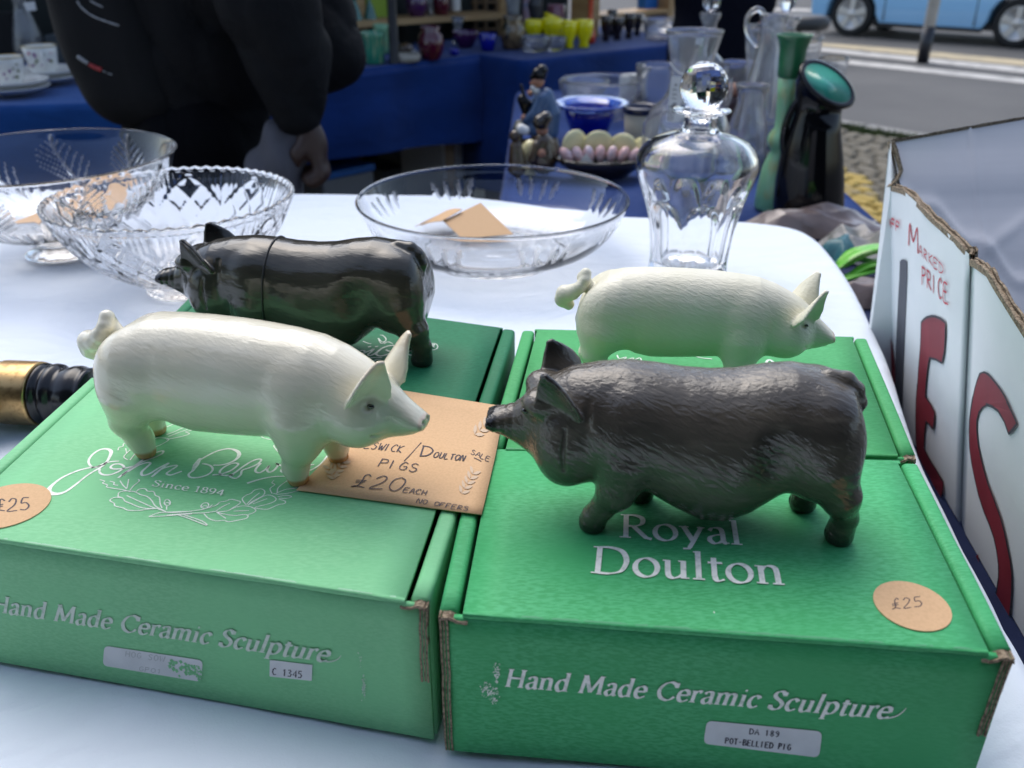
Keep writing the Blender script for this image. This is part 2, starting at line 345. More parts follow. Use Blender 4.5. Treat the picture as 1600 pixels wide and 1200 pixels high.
def serif_text(mb, s, O, X, Y, nrm, mi, thick=.115, thin=.028, nib=18, x_from=0.0, x_to=None, lift=.0004):
    w = serif_len(s) if x_to is None else x_to
    x = 0.0; k = 0; O = np.asarray(O, float); X = np.asarray(X, float)
    d = (X - O) / (w - x_from); O2 = O - d * x_from; f = affine3(O2, O2 + d, Y - d * x_from, nrm, 1.0, .70); a = math.radians(nib)
    for c in s:
        adv, strokes = SERIF[c]
        for st in strokes:
            sh = 0
            if st[0] == 'l':
                P = []
                for i in range(1, len(st) - 1):
                    P += [np.array(st[i]) + (np.array(st[i + 1]) - np.array(st[i])) * t / 5 for t in range(5)]
                P.append(np.array(st[-1]))
            elif st[0] == 'c': P = catmull(st[1:], 7)
            elif st[0] == 'o': P = [np.array((st[1] + st[3] * math.cos(q), st[2] + st[4] * math.sin(q))) for q in np.linspace(0, 2 * math.pi, 33)]
            elif st[0] == 's': P = [np.array((st[1] - st[3] / 2, st[2])), np.array((st[1] + st[3] / 2, st[2]))]; sh = (.014 if st[2] <= 0 else -.014)
            P = [p + np.array((x, sh)) for p in P]
            if st[0] == 's': hw = .016
            else: hw = lambda i, t: .5 * (thin + (thick - thin) * abs(math.sin(math.atan2(t[1], t[0]) - a)))
            ribbon(mb, P, hw, f, mi, lift + k * 6e-6); k += 1
        x += adv
def pen_text(mb, s, O, X, Y, nrm, mi, wid=.09, adv=.72, jit=.03, lift=.0005, round_=True, aspect=1.0):
    n = len(s); w = n * adv - (adv - .55); f = affine3(O, X, Y, nrm, w, 1.0); k = 0
    sx = np.linalg.norm(np.asarray(X) - np.asarray(O)) / w; sy = np.linalg.norm(np.asarray(Y) - np.asarray(O)); q = sx / sy
    for i, c in enumerate(s):
        for st in PEN[c]:
            P = [np.array((p[0] + i * adv + random.uniform(-jit, jit), p[1] + random.uniform(-jit, jit))) for p in st]
            if round_ and len(P) > 2: P = catmull(P, 5)
            # pen width is even on the paper, so correct for the stretch of the letter
            g = lambda p, lf, f=f: f(np.array((p[0] / q, p[1])), lf)
            P = [np.array((p[0] * q, p[1])) for p in P]
            ribbon(mb, P, wid / 2, g, mi, lift + k * 8e-6); k += 1
# ------------------------------------------------------------------ materials of the near things
LIN = (1, 9, 9)
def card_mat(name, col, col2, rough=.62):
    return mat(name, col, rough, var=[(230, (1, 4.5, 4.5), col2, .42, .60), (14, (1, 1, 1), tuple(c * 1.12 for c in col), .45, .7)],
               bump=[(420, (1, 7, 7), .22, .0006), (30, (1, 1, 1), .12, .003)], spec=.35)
M = {}
M['cloth'] = mat('white_cloth', (.71, .77, .85), .9, bump=[(900, (1, 1, 1), .25, .0006), (7, (1, 1.8, 1), .42, .012, 1.6), (420, (1, 1, 1), .2, .0008)], sheen=.2, spec=.2)
M['rd'] = card_mat('bright_green_card', (.044, .345, .118), (.078, .44, .18))
M['jb'] = card_mat('pale_green_card', (.185, .52, .25), (.225, .57, .29))
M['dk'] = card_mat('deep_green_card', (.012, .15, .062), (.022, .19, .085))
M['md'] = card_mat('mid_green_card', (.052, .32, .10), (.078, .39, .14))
for k_, c_ in (('rd', (.10, .36, .18)), ('jb', (.36, .62, .42)), ('dk', (.05, .22, .11)), ('md', (.12, .38, .18))): M[k_ + '_worn'] = mat('worn_green_paper', c_, .8)
M['print'] = mat('white_print', (.86, .88, .82), .5, var=[(300, (1, 1, 1), (.55, .62, .54), .5, .75)])
M['print_dull'] = mat('worn_white_print', (.60, .68, .60), .6, var=[(300, (1, 1, 1), (.40, .55, .43), .5, .7)])
M['kraft'] = mat('raw_corrugated_edge', (.30, .235, .16), .9, var=[(500, (1, 1, 1), (.12, .085, .055), .45, .6)], bump=[(600, (1, 1, 1), .6, .001)])
M['dark_in'] = mat('shadowed_card_inside', (.02, .06, .03), .9)
M['tan'] = mat('tan_card', (.66, .42, .225), .75, var=[(700, (1, 1, 1), (.60, .375, .195), .4, .7)], bump=[(800, (1, 1, 1), .1, .0004)])
M['ink'] = mat('black_pen_ink', (.035, .02, .03), .6)
M['leafprint'] = mat('pale_leaf_print', (.60, .45, .31), .7)
M['label'] = mat('white_paper_label', (.66, .68, .70), .6, var=[(60, (1, 1, 1), (.58, .60, .62), .4, .7)])
M['labelink'] = mat('label_print_ink', (.03, .03, .05), .6)
M['faintink'] = mat('faded_label_ink', (.42, .45, .46), .6)
M['brass'] = mat('brushed_brass', (.52, .34, .15), .32, metal=1.0, var=[(220, (1, 1, 1), (.34, .21, .09), .5, .7)], bump=[(500, (1, 1, 1), .08, .0005)])
M['blackwood'] = mat('black_lacquered_wood', (.008, .008, .01), .22, bump=[(200, (1, 1, 1), .05, .0008)])

# ------------------------------------------------------------------ the white table
edge_px = [(-700, 301), (-300, 301), (100, 301), (400, 301.5), (600, 303), (760, 314), (880, 327), (980, 337), (1100, 341), (1180, 346), (1235, 354), (1270, 370), (1300, 403), (1330, 450), (1352, 495), (1372, 540), (1386, 582), (1398, 625), (1424, 700), (1459, 772), (1499, 852), (1546, 943), (1598, 1040), (1680, 1200)]
edge = [U(x, y)[:2] for x, y in edge_px] + [np.array(q) for q in ((.262, .22), (.24, .12), (.1, .06), (-.3, .05), (-.8, .05), (-1.3, .05), (-1.62, .08), (-1.68, .3), (-1.68, .7), (-1.68, 1.1), (-1.66, 1.36))]
outl = catmull(edge, 6, True); NO = len(outl)
cen = np.array((-.25, .7))
def wrinkle(x, y):
    cr = sum(a * math.exp(-(((x - x0) * math.cos(t) + (y - y0) * math.sin(t)) / w_) ** 2) for x0, y0, t, a, w_ in ((-.52, .5, .05, -.0014, .006), (-.1, .98, 1.54, -.0014, .006), (.02, .3, 1.2, -.0016, .012), (-.3, .22, 1.9, -.0018, .014), (-.75, .6, .7, -.0016, .012), (.2, .85, .3, -.0012, .010)))
    return cr -.0008 * (1 + math.sin(x * 19 + 2.2 * math.sin(y * 7))) - .0007 * (1 + math.sin(y * 23 + x * 6 + 1.5 * math.sin(x * 11)))
mb = MB(); KR = 70; rings = []
for i in range(1, KR + 1):
    t = i / KR; rings.append([(*(cen + (p - cen) * t * .994), 0) for p in outl])
vs = [(*cen, 0)] + [p for r in rings for p in r]
vs = [(x, y, wrinkle(x, y)) for x, y, z in vs]
fs = [(0, 1 + (j + 1) % NO, 1 + j) for j in range(NO)]
for i in range(KR - 1):
    for j in range(NO):
        k = (j + 1) % NO; a = 1 + i * NO; fs.append((a + j, a + k, a + NO + k, a + NO + j))
# skirt that rolls over the edge and hangs in soft folds
nrmo = []
for j in range(NO):
    t = unit(outl[(j + 1) % NO] - outl[j - 1]); nrmo.append(np.array((-t[1], t[0])))
sgn = 1 if (outl[0] - cen) @ nrmo[0] > 0 else -1
L = np.cumsum([0] + [np.linalg.norm(outl[(j + 1) % NO] - outl[j]) for j in range(NO)])
prof = [(.0, -.0015), (.004, -.004), (.008, -.01), (.0105, -.02), (.012, -.04), (.014, -.09), (.018, -.17), (.022, -.26), (.025, -.34)]
base = 1 + (KR - 1) * NO
for q, (o_, z) in enumerate(prof):
    for j in range(NO):
        f = min(1, max(0, (-z - .03) / .2)); wv = .016 * f * (math.sin(L[j] * 52) + .6 * math.sin(L[j] * 23 + 1))
        p = outl[j] * 1.0 + sgn * nrmo[j] * (o_ + wv); vs.append((p[0], p[1], z + wrinkle(*outl[j]) * (1 if z > -.05 else 0)))
n0 = base
for q in range(len(prof)):
    n1 = 1 + KR * NO + q * NO
    for j in range(NO):
        k = (j + 1) % NO; fs.append((n0 + j, n0 + k, n1 + k, n1 + j))
    n0 = n1
mb.add(vs, fs, 0, True)
tag(mb.build('tablecloth', M['cloth']), 'plain white cloth covering the near table under the pig boxes and bowls', 'tablecloth')
M['tablewood'] = mat('trestle_wood', (.22, .15, .09), .7)
GROUND = -.95
t_ = thing('trestle_table', 'trestle table hidden beneath the plain white cloth', 'table', (-.6, .7, GROUND))
mb = MB(); inner = [cen + (p - cen) * .965 for p in outl[::3]]
mb.prism(None, [(*p, -.006) for p in inner], [(*p, -.03) for p in inner]).build('tabletop', M['tablewood'], t_)
for x, y in ((-1.5, .2), (-1.5, 1.2), (.15, .2), (.2, 1.15)):
    MB().box(x - .02, x + .02, y - .02, y + .02, GROUND, -.03).build('leg', M['tablewood'], t_)

# ------------------------------------------------------------------ the four green boxes
def isect(a, b, c, d):
    a, b, c, d = (np.asarray(q[:2], float) for q in (a, b, c, d))
    m = np.array([b - a, -(d - c)]).T; t = np.linalg.solve(m, c - a); return a + (b - a) * t[0]
hT = TOP
A = dict(FL=U(684, 957, hT)[:2], FR=U(1589, 1022, hT)[:2], BR=U(1434, 722, hT)[:2], BL=U(741, 702, hT)[:2])
bFR = U(669, 943, hT)[:2]; bBL = U(142, 587, hT)[:2]
bFL = isect(bBL, U(0, 714, hT), U(0, 843, hT), U(640, 937, hT)); bBR = np.array((-.0185, .497))
B = dict(FL=bFL, FR=bFR, BR=bBR, BL=bBL)
C = dict(FL=U(760, 702, hT)[:2], FR=U(1434, 712, hT)[:2], BR=U(1355, 527, hT)[:2], BL=U(816, 514, hT)[:2])
D = dict(FR=np.array((-.0175, .5)), BR=U(805, 515, hT)[:2], BL=U(311, 447, hT)[:2], FL=np.array((-.288, .553)))
def quad(q): return lambda u, v: (1 - v) * ((1 - u) * q['FL'] + u * q['FR']) + v * ((1 - u) * q['BL'] + u * q['BR'])
def lid_frame(q):
    return np.array((0, 0, 1.0))
def make_box(q, mkey, label, deco=None, seed=0, name='gift_box', group='green cardboard boxes under the pigs', wall=.0095, gap=.0022):
    rnd = random.Random(seed); Q = quad(q); W = np.linalg.norm(q['FR'] - q['FL']); Dp = np.linalg.norm(q['BL'] - q['FL'])
    c0 = Q(.5, .5); root = thing(name, label, 'cardboard box', (c0[0], c0[1], 0), group); m = M[mkey]
    uw = wall / W; ug = gap / W; h = TOP; r = .0010
    def P(u, vm, z): a = Q(u, vm / Dp); return (a[0], a[1], z)
    # lid panel folding down over the front edge, then the full-width front panel
    path = [(Dp - .001, h), (Dp * .66, h + .0001), (Dp * .33, h + .0001), (r * 2.2, h)] + [(r * 1.2 - r * 1.2 * math.sin(a), h - r * 1.2 + r * 1.2 * math.cos(a)) for a in np.linspace(.25, math.pi / 2, 4)] + [(.0, h - .0026)]
    uL, uR = uw + ug, 1 - uw - ug; nU = 14
    lid = MB(); us = np.linspace(uL, uR, nU); th = .003
    def off(i):
        a = np.array(path[max(i - 1, 0)]); b = np.array(path[min(i + 1, len(path) - 1)]); t = unit(b - a); return np.array((-t[1], t[0])) * (-th)
    rows = []
    for i, (v, z) in enumerate(path):
        rows.append([P(u, v + (rnd.uniform(-.0002, .0002) if 3 <= i else 0), z + rnd.uniform(-.00006, .00006)) for u in us])
    inn = []
    for i, (v, z) in enumerate(path):
        o_ = off(i); inn.append([P(u, v - o_[0] if False else v + abs(o_[0]), z - abs(o_[1])) for u in us])
    vs = [p for rr in rows for p in rr] + [p for rr in inn for p in rr]; n = len(path); fs = []
    for i in range(n - 1):
        for j in range(nU - 1):
            a = i * nU + j; fs.append((a, a + 1, a + nU + 1, a + nU)); b = a + n * nU; fs.append((b, b + nU, b + nU + 1, b + 1))
        for j in (0, nU - 1):
            a = i * nU + j; b = a + n * nU; fs.append((a, a + nU, b + nU, b))
    for j in range(nU - 1):
        for i in (0, n - 1):
            a = i * nU + j; b = a + n * nU; fs.append((a, a + 1, b + 1, b))
    lid.add(vs, fs, 0, True)
    if deco: deco['lid'](lid)
    wr = random.Random(seed + 40)
    cl_ = [wr.random() for _ in range(9)]
    for i in range(90):                              # paper worn pale along the fold, in patches
        u = uL + (uR - uL) * min(.97, max(0, wr.choice(cl_) + wr.gauss(0, .035))); l_ = wr.uniform(.0006, .009) / W; w_ = wr.uniform(.0001, .0005); k_ = .00006 + i * 3e-7
        lid.add([P(u, .0008 + w_ * .2, h - .00005 + k_), P(u + l_, .0009, h - .0001 + k_), P(u + l_ * .8, .0012 + w_ * 2, h + k_ + .00005), P(u + l_ * .1, .0011 + w_ * 1.4, h + k_ + .00005)], [(0, 1, 2, 3)], 2)
    for i in range(40):
        u = uL + (uR - uL) * wr.random(); v_ = wr.uniform(.003, Dp - .01); q_ = wr.uniform(.0002, .0005)
        lid.add([P(u, v_, h + .00035), P(u + q_ / W, v_ + q_ * .3, h + .00035), P(u + q_ * .8 / W, v_ + q_, h + .00035), P(u - q_ * .2 / W, v_ + q_ * .7, h + .00035)], [(0, 1, 2, 3)], 2)
    l = lid.build('lid', [m, M[deco.get('pm', 'print')] if deco else M['print'], M[mkey + '_worn']], root, fixn=True)
    fr = MB(); z0, z1 = .0008, h - .0027; zs = np.linspace(z0, z1, 8); uf = np.linspace(.004, .996, 20)
    bow = lambda u, z: .0003 * math.sin(math.pi * u) * math.sin(math.pi * (z - z0) / (z1 - z0)) + rnd.uniform(-.00005, .00005)
    outer = [[P(u, -bow(u, z), z) for u in uf] for z in zs]; inner_ = [[P(u, .003, z) for u in uf] for z in zs]
    vs = [p for rr in outer for p in rr] + [p for rr in inner_ for p in rr]; n = len(zs); nU = len(uf); fs = []
    for i in range(n - 1):
        for j in range(nU - 1):
            a = i * nU + j; fs.append((a, a + 1, a + nU + 1, a + nU)); b = a + n * nU; fs.append((b, b + nU, b + nU + 1, b + 1))
        for j in (0, nU - 1):
            a = i * nU + j; b = a + n * nU; fs.append((a, a + nU, b + nU, b))
    for j in range(nU - 1):
        for i in (0, n - 1):
            a = i * nU + j; b = a + n * nU; fs.append((a, a + 1, b + 1, b))
    fr.add(vs, fs, 0, True)
    if deco and 'front' in deco: deco['front'](fr)
    fr.build('front_panel', [m, M[deco.get('fm', 'print')] if deco else M['print']], root)
    # rolled double side walls with the raw edge at their front end
    for (ua, ub, nm) in ((0.0, uw, 'side_wall'), (1 - uw, 1.0, 'side_wall')):
        sw = MB(); rr = .0028; prof_ = [(0, .0008), (0, h - rr)] + [(rr - rr * math.cos(a), h - rr + rr * math.sin(a)) for a in np.linspace(.3, math.pi / 2, 4)]
        wv = wall; full = prof_ + [(wv - a, z) for a, z in prof_[::-1]]
        stn = [.0042, .02, .05, .08, .11, Dp - .002]; rg = []
        for v in stn:
            dz = rnd.uniform(-.0006, .0001); ring = []
            for (x, z) in full:
                u = ua + (x / wv) * (ub - ua); ring.append(P(u, v, z + (dz if z > .05 else 0)))
            rg.append(ring)
        sw.loft(rg, True, True, 0, True); s_ = sw.build(nm, m, root)
        te = MB(); k = 10
        side = 1 if ua == 0 else -1; x_out = ua if side == 1 else ub
        def uu(x): return x_out + side * x / W
        pts_o = []; 
        for i in range(k + 1):                       # wavy torn ply seen end-on beside the front panel
            zb = .001 if side == 1 else h * .45; z = zb + (h - .002 - zb) * i / k; pts_o.append((z, rnd.uniform(.0, .0007) * (1 if side == 1 else 1) + (0 if side == 1 else (1 - i / k) * .0012)))
        for (xa, xb, dv) in ((.0002, .0012, -.0010), (.0019, .0026, -.0004), (.0034, .0044, -.0012)):
            a_ = [P(uu(xa + w_), -.0001 + dv * .8 * (.3 + .7 * math.sin(z * 47 + xa * 900) ** 2), z) for z, w_ in pts_o]
            b_ = [P(uu(xb + w_), -.0001 + dv * .8 * (.3 + .7 * math.sin(z * 47 + xa * 900) ** 2), z) for z, w_ in pts_o]
            a2 = [P(uu(xa + w_), .0043, z) for z, w_ in pts_o]; b2 = [P(uu(xb + w_), .0043, z) for z, w_ in pts_o]
            te.loft([[a_[i], b_[i], b2[i], a2[i]] for i in range(k + 1)], True, True, 0, False)
        # torn tongue lying along the top corner
        tg = []
        for i in range(9):
            x = .0005 + (wall + .004) * i / 8; zz = h - .0042 + .0026 * (1 - i / 8) * 0 + rnd.uniform(-.0005, .0005) + .0012 * math.sin(i * .7)
            tg.append([P(uu(x), -.0014 + rnd.uniform(-.0004, .0004), zz), P(uu(x), .0040, zz + .0002), P(uu(x), .0040, zz + .0012), P(uu(x), -.0010, zz + .0012)])
        te.loft(tg, True, True, 0, False)
        te.build('torn_edge', M['kraft'], root)
    tr = MB()
    def bx(u0, u1, v0, v1, za, zb):
        tr.hexa([P(u0, v0, za), P(u1, v0, za), P(u1, v1, za), P(u0, v1, za), P(u0, v0, zb), P(u1, v0, zb), P(u1, v1, zb), P(u0, v1, zb)])
    bx(uw + .001, 1 - uw - .001, Dp - .0008, Dp + .0022, .0008, h - .0008); bx(uw + .001, 1 - uw - .001, .0048, Dp - .003, .001, .004)
    tr.build('tray', m, root)
    return root, P
NZ = np.array((0, 0, 1.0))
def onlid(px, py, lift=.00025): p = U(px, py, TOP + lift); return p
def trace(mb, pts, cv, wpx, mi=1, smooth=4, k=[0]):
    """a stroke traced on the lid; width in photo pixels"""
    P = [onlid(*cv(*p))[:2] for p in pts]; P = catmull(P, smooth) if smooth else P; wpx = [q * 1.3 for q in wpx] if hasattr(wpx, '__len__') else wpx * 1.32
    d = depth(onlid(*cv(*pts[0]))) / FPX; n = len(P)
    hw = wpx * d / 2 if not hasattr(wpx, '__len__') else None
    k[0] += 1; f = lambda p, lf: np.array((p[0], p[1], TOP + .00025 + lf))
    if hw is None:
        ws = np.interp(np.linspace(0, 1, n), np.linspace(0, 1, len(wpx)), wpx) * d / 2
        ribbon(mb, P, lambda i, t: ws[i], f, mi, (k[0] % 40) * 6e-6)
    else: ribbon(mb, P, hw, f, mi, (k[0] % 40) * 6e-6)
j1 = lambda x, y: (60 + x / 6.667, 680 + y / 6.667)
j2 = lambda x, y: (260 + x / 6.667, 660 + y / 6.667)
SCRIPT1 = [([(840, 270), (760, 275), (680, 295), (600, 335), (545, 320), (522, 270), (560, 205), (640, 152), (715, 143), (757, 170), (740, 230), (700, 290), (640, 340), (560, 385), (480, 440), (380, 520), (280, 588), (190, 612), (118, 600), (112, 560), (160, 505), (250, 440), (380, 380), (500, 345), (600, 328), (700, 300)], [2.2, 2.5, 3, 3, 2.6, 2.6, 3, 3, 3.6, 4.6, 3.6, 3, 3, 2.6, 2.6, 3, 3.6, 5, 6.5, 5.5, 3.6, 3, 3, 3, 2.6, 2]),
 ([(640, 350), (635, 385), (680, 413), (760, 408), (850, 370), (893, 332), (855, 302), (790, 303), (752, 330), (775, 350), (850, 350), (940, 335), (1010, 318)], 2.7),
 ([(830, 445), (930, 370), (1040, 290), (1150, 215), (1250, 172), (1300, 165), (1285, 195), (1200, 235), (1090, 275), (1010, 318), (870, 420)], 2.7),
 ([(930, 380), (1050, 310), (1140, 285), (1165, 298), (1120, 340), (1075, 385), (1085, 418), (1160, 400), (1250, 345), (1360, 288)], 3),
 ([(1180, 435), (1270, 360), (1360, 290)], 3), ([(1210, 400), (1300, 345), (1420, 315), (1440, 325), (1380, 365), (1335, 400), (1375, 415), (1440, 395), (1495, 375)], 2.7)]
SCRIPT2 = [([(355, 372), (310, 440), (270, 512)], [3.5, 7, 3]), ([(275, 505), (232, 540), (250, 572), (330, 575), (430, 545), (480, 500), (470, 460), (420, 437), (370, 430)], 2.6),
 ([(345, 395), (440, 340), (540, 295), (650, 275), (735, 298), (758, 340), (720, 390), (640, 428), (560, 445), (490, 445)], [2.5, 2.7, 2.7, 2.7, 4.5, 5, 3.5, 2.7, 2.5, 2.2]),
 ([(480, 548), (560, 540), (660, 508), (735, 455), (745, 430), (700, 425), (620, 455), (560, 505), (570, 545), (650, 552), (720, 520), (800, 460), (900, 400), (970, 382), (985, 400), (940, 440), (860, 475), (790, 500), (775, 545), (725, 583), (675, 572), (660, 550), (705, 545)], 2.8),
 ([(985, 425), (935, 480), (930, 513), (970, 525), (1030, 492), (1072, 450), (1050, 500), (1080, 520), (1130, 490), (1165, 440), (1140, 428), (1200, 452), (1240, 460), (1195, 500), (1215, 517), (1290, 490), (1350, 450)], 2.8),
 ([(1215, 395), (1245, 375)], 2.6), ([(840, 635), (950, 600), (1100, 568), (1290, 560)], [3.5, 3, 2.2, 1.8]),
 ([(1560, 365), (1480, 375), (1445, 415), (1460, 442), (1540, 440)], 2.4), ([(1480, 318), (1530, 322), (1560, 345)], 2.2), ([(1290, 490), (1400, 440), (1450, 400)], 2.4), ([(1440, 510), (1500, 500), (1600, 440), (1660, 370), (1690, 330)], 2.4)]
WR1 = [[(640, 465), (690, 480), (670, 500), (720, 520), (710, 540), (780, 555), (880, 570), (960, 590)], [(850, 475), (880, 520), (920, 560)], [(940, 460), (930, 520), (920, 560)], [(1040, 460), (1050, 480), (990, 530), (955, 575)],
 [(745, 480), (790, 495), (785, 515), (830, 525)],
 [(830, 640), (840, 600), (900, 583), (1000, 590), (1060, 620), (1130, 640), (1180, 680), (1220, 740), (1320, 795)], [(920, 630), (1050, 690), (1150, 735), (1220, 765)], [(830, 640), (880, 660), (905, 690), (960, 712), (1030, 743), (1120, 765), (1220, 765)],
 [(880, 655), (800, 650), (745, 680), (790, 712), (800, 740), (880, 760), (940, 785), (1060, 785), (1140, 772), (1230, 767)], [(1020, 590), (1050, 565), (1110, 560), (1140, 585), (1200, 590), (1220, 630), (1260, 650), (1270, 720), (1290, 760)],
 [(1340, 740), (1310, 710), (1335, 670), (1370, 690), (1370, 725), (1340, 740), (1335, 780)], [(1312, 715), (1345, 705), (1372, 715)],
 [(1150, 850), (1260, 810), (1400, 802), (1600, 795)], [(1150, 850), (1300, 845), (1450, 833), (1600, 822)], [(1230, 765), (1330, 800)],
 [(830, 160), (840, 130), (880, 120), (890, 90), (940, 85), (970, 120), (1000, 140), (960, 155), (920, 190), (890, 230), (930, 260)], [(910, 140), (920, 190)], [(955, 262), (1010, 190)], [(1190, 60), (1240, 30), (1330, 35), (1360, 50), (1280, 100), (1200, 130)]]
WR2 = [[(0, 943), (150, 938), (350, 915), (440, 890), (480, 860)], [(0, 970), (200, 952), (400, 945), (510, 930)], [(110, 962), (250, 1010), (420, 1075), (370, 1030), (180, 965)], [(400, 900), (360, 880), (380, 845), (430, 840), (438, 875), (400, 900)], [(358, 885), (400, 868), (440, 880)],
 [(440, 890), (520, 862), (560, 830), (620, 820), (670, 802), (740, 815), (772, 830), (740, 862), (690, 890), (640, 920), (520, 935)], [(510, 930), (580, 880), (660, 842)], [(390, 950), (440, 1000), (520, 1025), (600, 1020), (650, 1035), (740, 1020), (830, 1000), (850, 970), (800, 960), (720, 970), (620, 958), (520, 935)],
 [(530, 940), (620, 1000)], [(640, 920), (720, 885), (800, 870), (880, 880), (932, 915), (900, 945), (850, 960)], [(700, 925), (860, 918)], [(830, 860), (790, 800), (830, 760), (880, 740), (920, 705), (990, 693), (1025, 720), (1010, 760), (960, 790), (900, 820), (850, 862)], [(835, 855), (900, 790), (970, 735)],
 [(850, 862), (920, 820), (1010, 770), (1080, 758), (1140, 790), (1130, 820), (1060, 850), (980, 870), (920, 890), (1010, 905), (1070, 900), (1160, 860), (1230, 845), (1235, 820), (1170, 800)], [(900, 850), (1050, 795)], [(1160, 775), (1250, 760), (1305, 775), (1250, 792), (1170, 790)],
 [(1100, 742), (1080, 690), (1130, 650), (1100, 630), (1120, 602)], [(1110, 742), (1150, 740), (1160, 690), (1200, 650), (1290, 590), (1340, 575)], [(1150, 735), (1240, 700), (1320, 690), (1360, 680)], [(1140, 752), (1260, 740), (1400, 705)],
 [(910, 120), (970, 140), (1020, 165), (1090, 180), (1180, 190), (1200, 230), (1120, 240), (1150, 290), (1180, 320), (1250, 350)], [(1080, 125), (1150, 140), (1180, 180), (1240, 215), (1300, 220)], [(0, 50), (80, 20), (160, 30), (240, 10)], [(0, 130), (80, 100), (170, 60), (260, 50), (270, 80), (200, 100), (240, 120), (150, 150), (0, 180)], [(270, 60), (340, 75), (430, 90)], [(20, 150), (120, 110), (220, 75)]]
def lid_of_B(mb):
    for s, wd in SCRIPT1: trace(mb, s, j1, wd)
    for s, wd in SCRIPT2: trace(mb, s, j2, wd)
    for s in WR1: trace(mb, s, j1, 1.3)
    for s in WR2: trace(mb, s, j2, 1.3)
    serif_text(mb, 'Since 1894', onlid(*j1(1175, 533)), onlid(*j2(592, 772)), onlid(*j1(1212, 472)), NZ, 1, thick=.10, thin=.035)
def face_plane(q):
    a = np.array((*q['FL'], TOP)); t = unit(np.array((*(q['FR'] - q['FL']), 0))); n = np.array((t[1], -t[0], 0)); return a, n
def front_map(q):
    a, n = face_plane(q); return lambda px, py, lift=.0005: UP(px, py, a + n * lift, n), n
fA, nA = front_map(A); fB, nB = front_map(B)
c6 = lambda x, y: (x / 2.2857, 640 + y / 2.2857)
c7 = lambda x, y: (660 + x / 2.2857, 680 + y / 2.2857)
HM = 'Hand Made Ceramic Sculpture'
xM = serif_len('Hand ')
def swash(mb, f, pts, wpx, lift):
    P = catmull([np.array(p, float) for p in pts], 6); n = len(P); vs = []
    for i, p in enumerate(P):
        t = unit(P[min(i + 1, n - 1)] - P[max(i - 1, 0)]); nn = np.array((-t[1], t[0])); h = wpx[0] + (wpx[1] - wpx[0]) * i / (n - 1)
        for s in (1, -1): q = p + nn * h / 2 * s; vs.append(f(q[0], q[1], lift))
    mb.add(vs, [(2 * i, 2 * i + 1, 2 * i + 3, 2 * i + 2) for i in range(n - 1)], 1)
def scuff(mb, f, blobs, lift, seed):
    rnd = random.Random(seed)
    for (x, y, w_, h_, n) in blobs:                 # ragged flecks where the green paper has rubbed off
        for i in range(n):
            cx, cy_ = x + rnd.gauss(0, w_), y + rnd.gauss(0, h_); L_ = rnd.uniform(.8, 2.6); a = rnd.gauss(-1.2, .5); t = rnd.uniform(.35, 1.0)
            dx, dy = math.cos(a), math.sin(a); P = [(cx - dx * L_ - dy * t * .3, cy_ - dy * L_), (cx - dy * t, cy_ + dx * t), (cx + dx * L_, cy_ + dy * L_ + t * .3), (cx + dy * t, cy_ - dx * t)]
            mb.add([f(p[0], p[1], lift + i * 4e-6) for p in P], [(0, 1, 2, 3)], 1)
def front_of_A(mb):
    serif_text(mb, HM, fA(787, 1072.5), fA(1388, 1122), fA(793.5, 1045), nA, 1, thick=.135, thin=.036, nib=22, lift=.0)
    swash(mb, fA, [(1371, 1119), (1386, 1122), (1400, 1119), (1410, 1113), (1416, 1106.5)], (2.6, 1.0), .0005)
    scuff(mb, fA, [(776, 1052, 2.6, 7, 60), (765, 1080, 7, 6, 70), (757, 1073, 3, 3, 14), (772, 1094, 4, 2.5, 20)], .0006, 3)
def front_of_B(mb):
    serif_text(mb, HM, fB(82.5, 969.5), fB(512, 1034), fB(88, 944), nB, 1, thick=.135, thin=.036, nib=22, x_from=xM, lift=.0)
    swash(mb, fB, [(500, 1031), (512, 1034), (522, 1032.5), (529, 1029), (533, 1024)], (2.4, .9), .0005)
    scuff(mb, fB, [(568, 1072, 1.6, 9, 40), (563, 1030, 1.5, 8, 8)], .0006, 5)
def lid_of_A(mb):
    serif_text(mb, 'Royal', onlid(*c7(702, 366)), onlid(*c7(1150, 395)), onlid(*c7(705, 284)), NZ, 1, thick=.105, thin=.03)
    serif_text(mb, 'Doulton', onlid(*c7(597, 493)), onlid(*c7(1302, 538)), onlid(*c7(608, 398)), NZ, 1, thick=.105, thin=.03)
    scuff(mb, lambda x, y, l: onlid(x, y, l), [(1116, 956, .5, .5, 3)], .0004, 8)
k4 = lambda x, y: (540 + x / 10, 490 + y / 10)
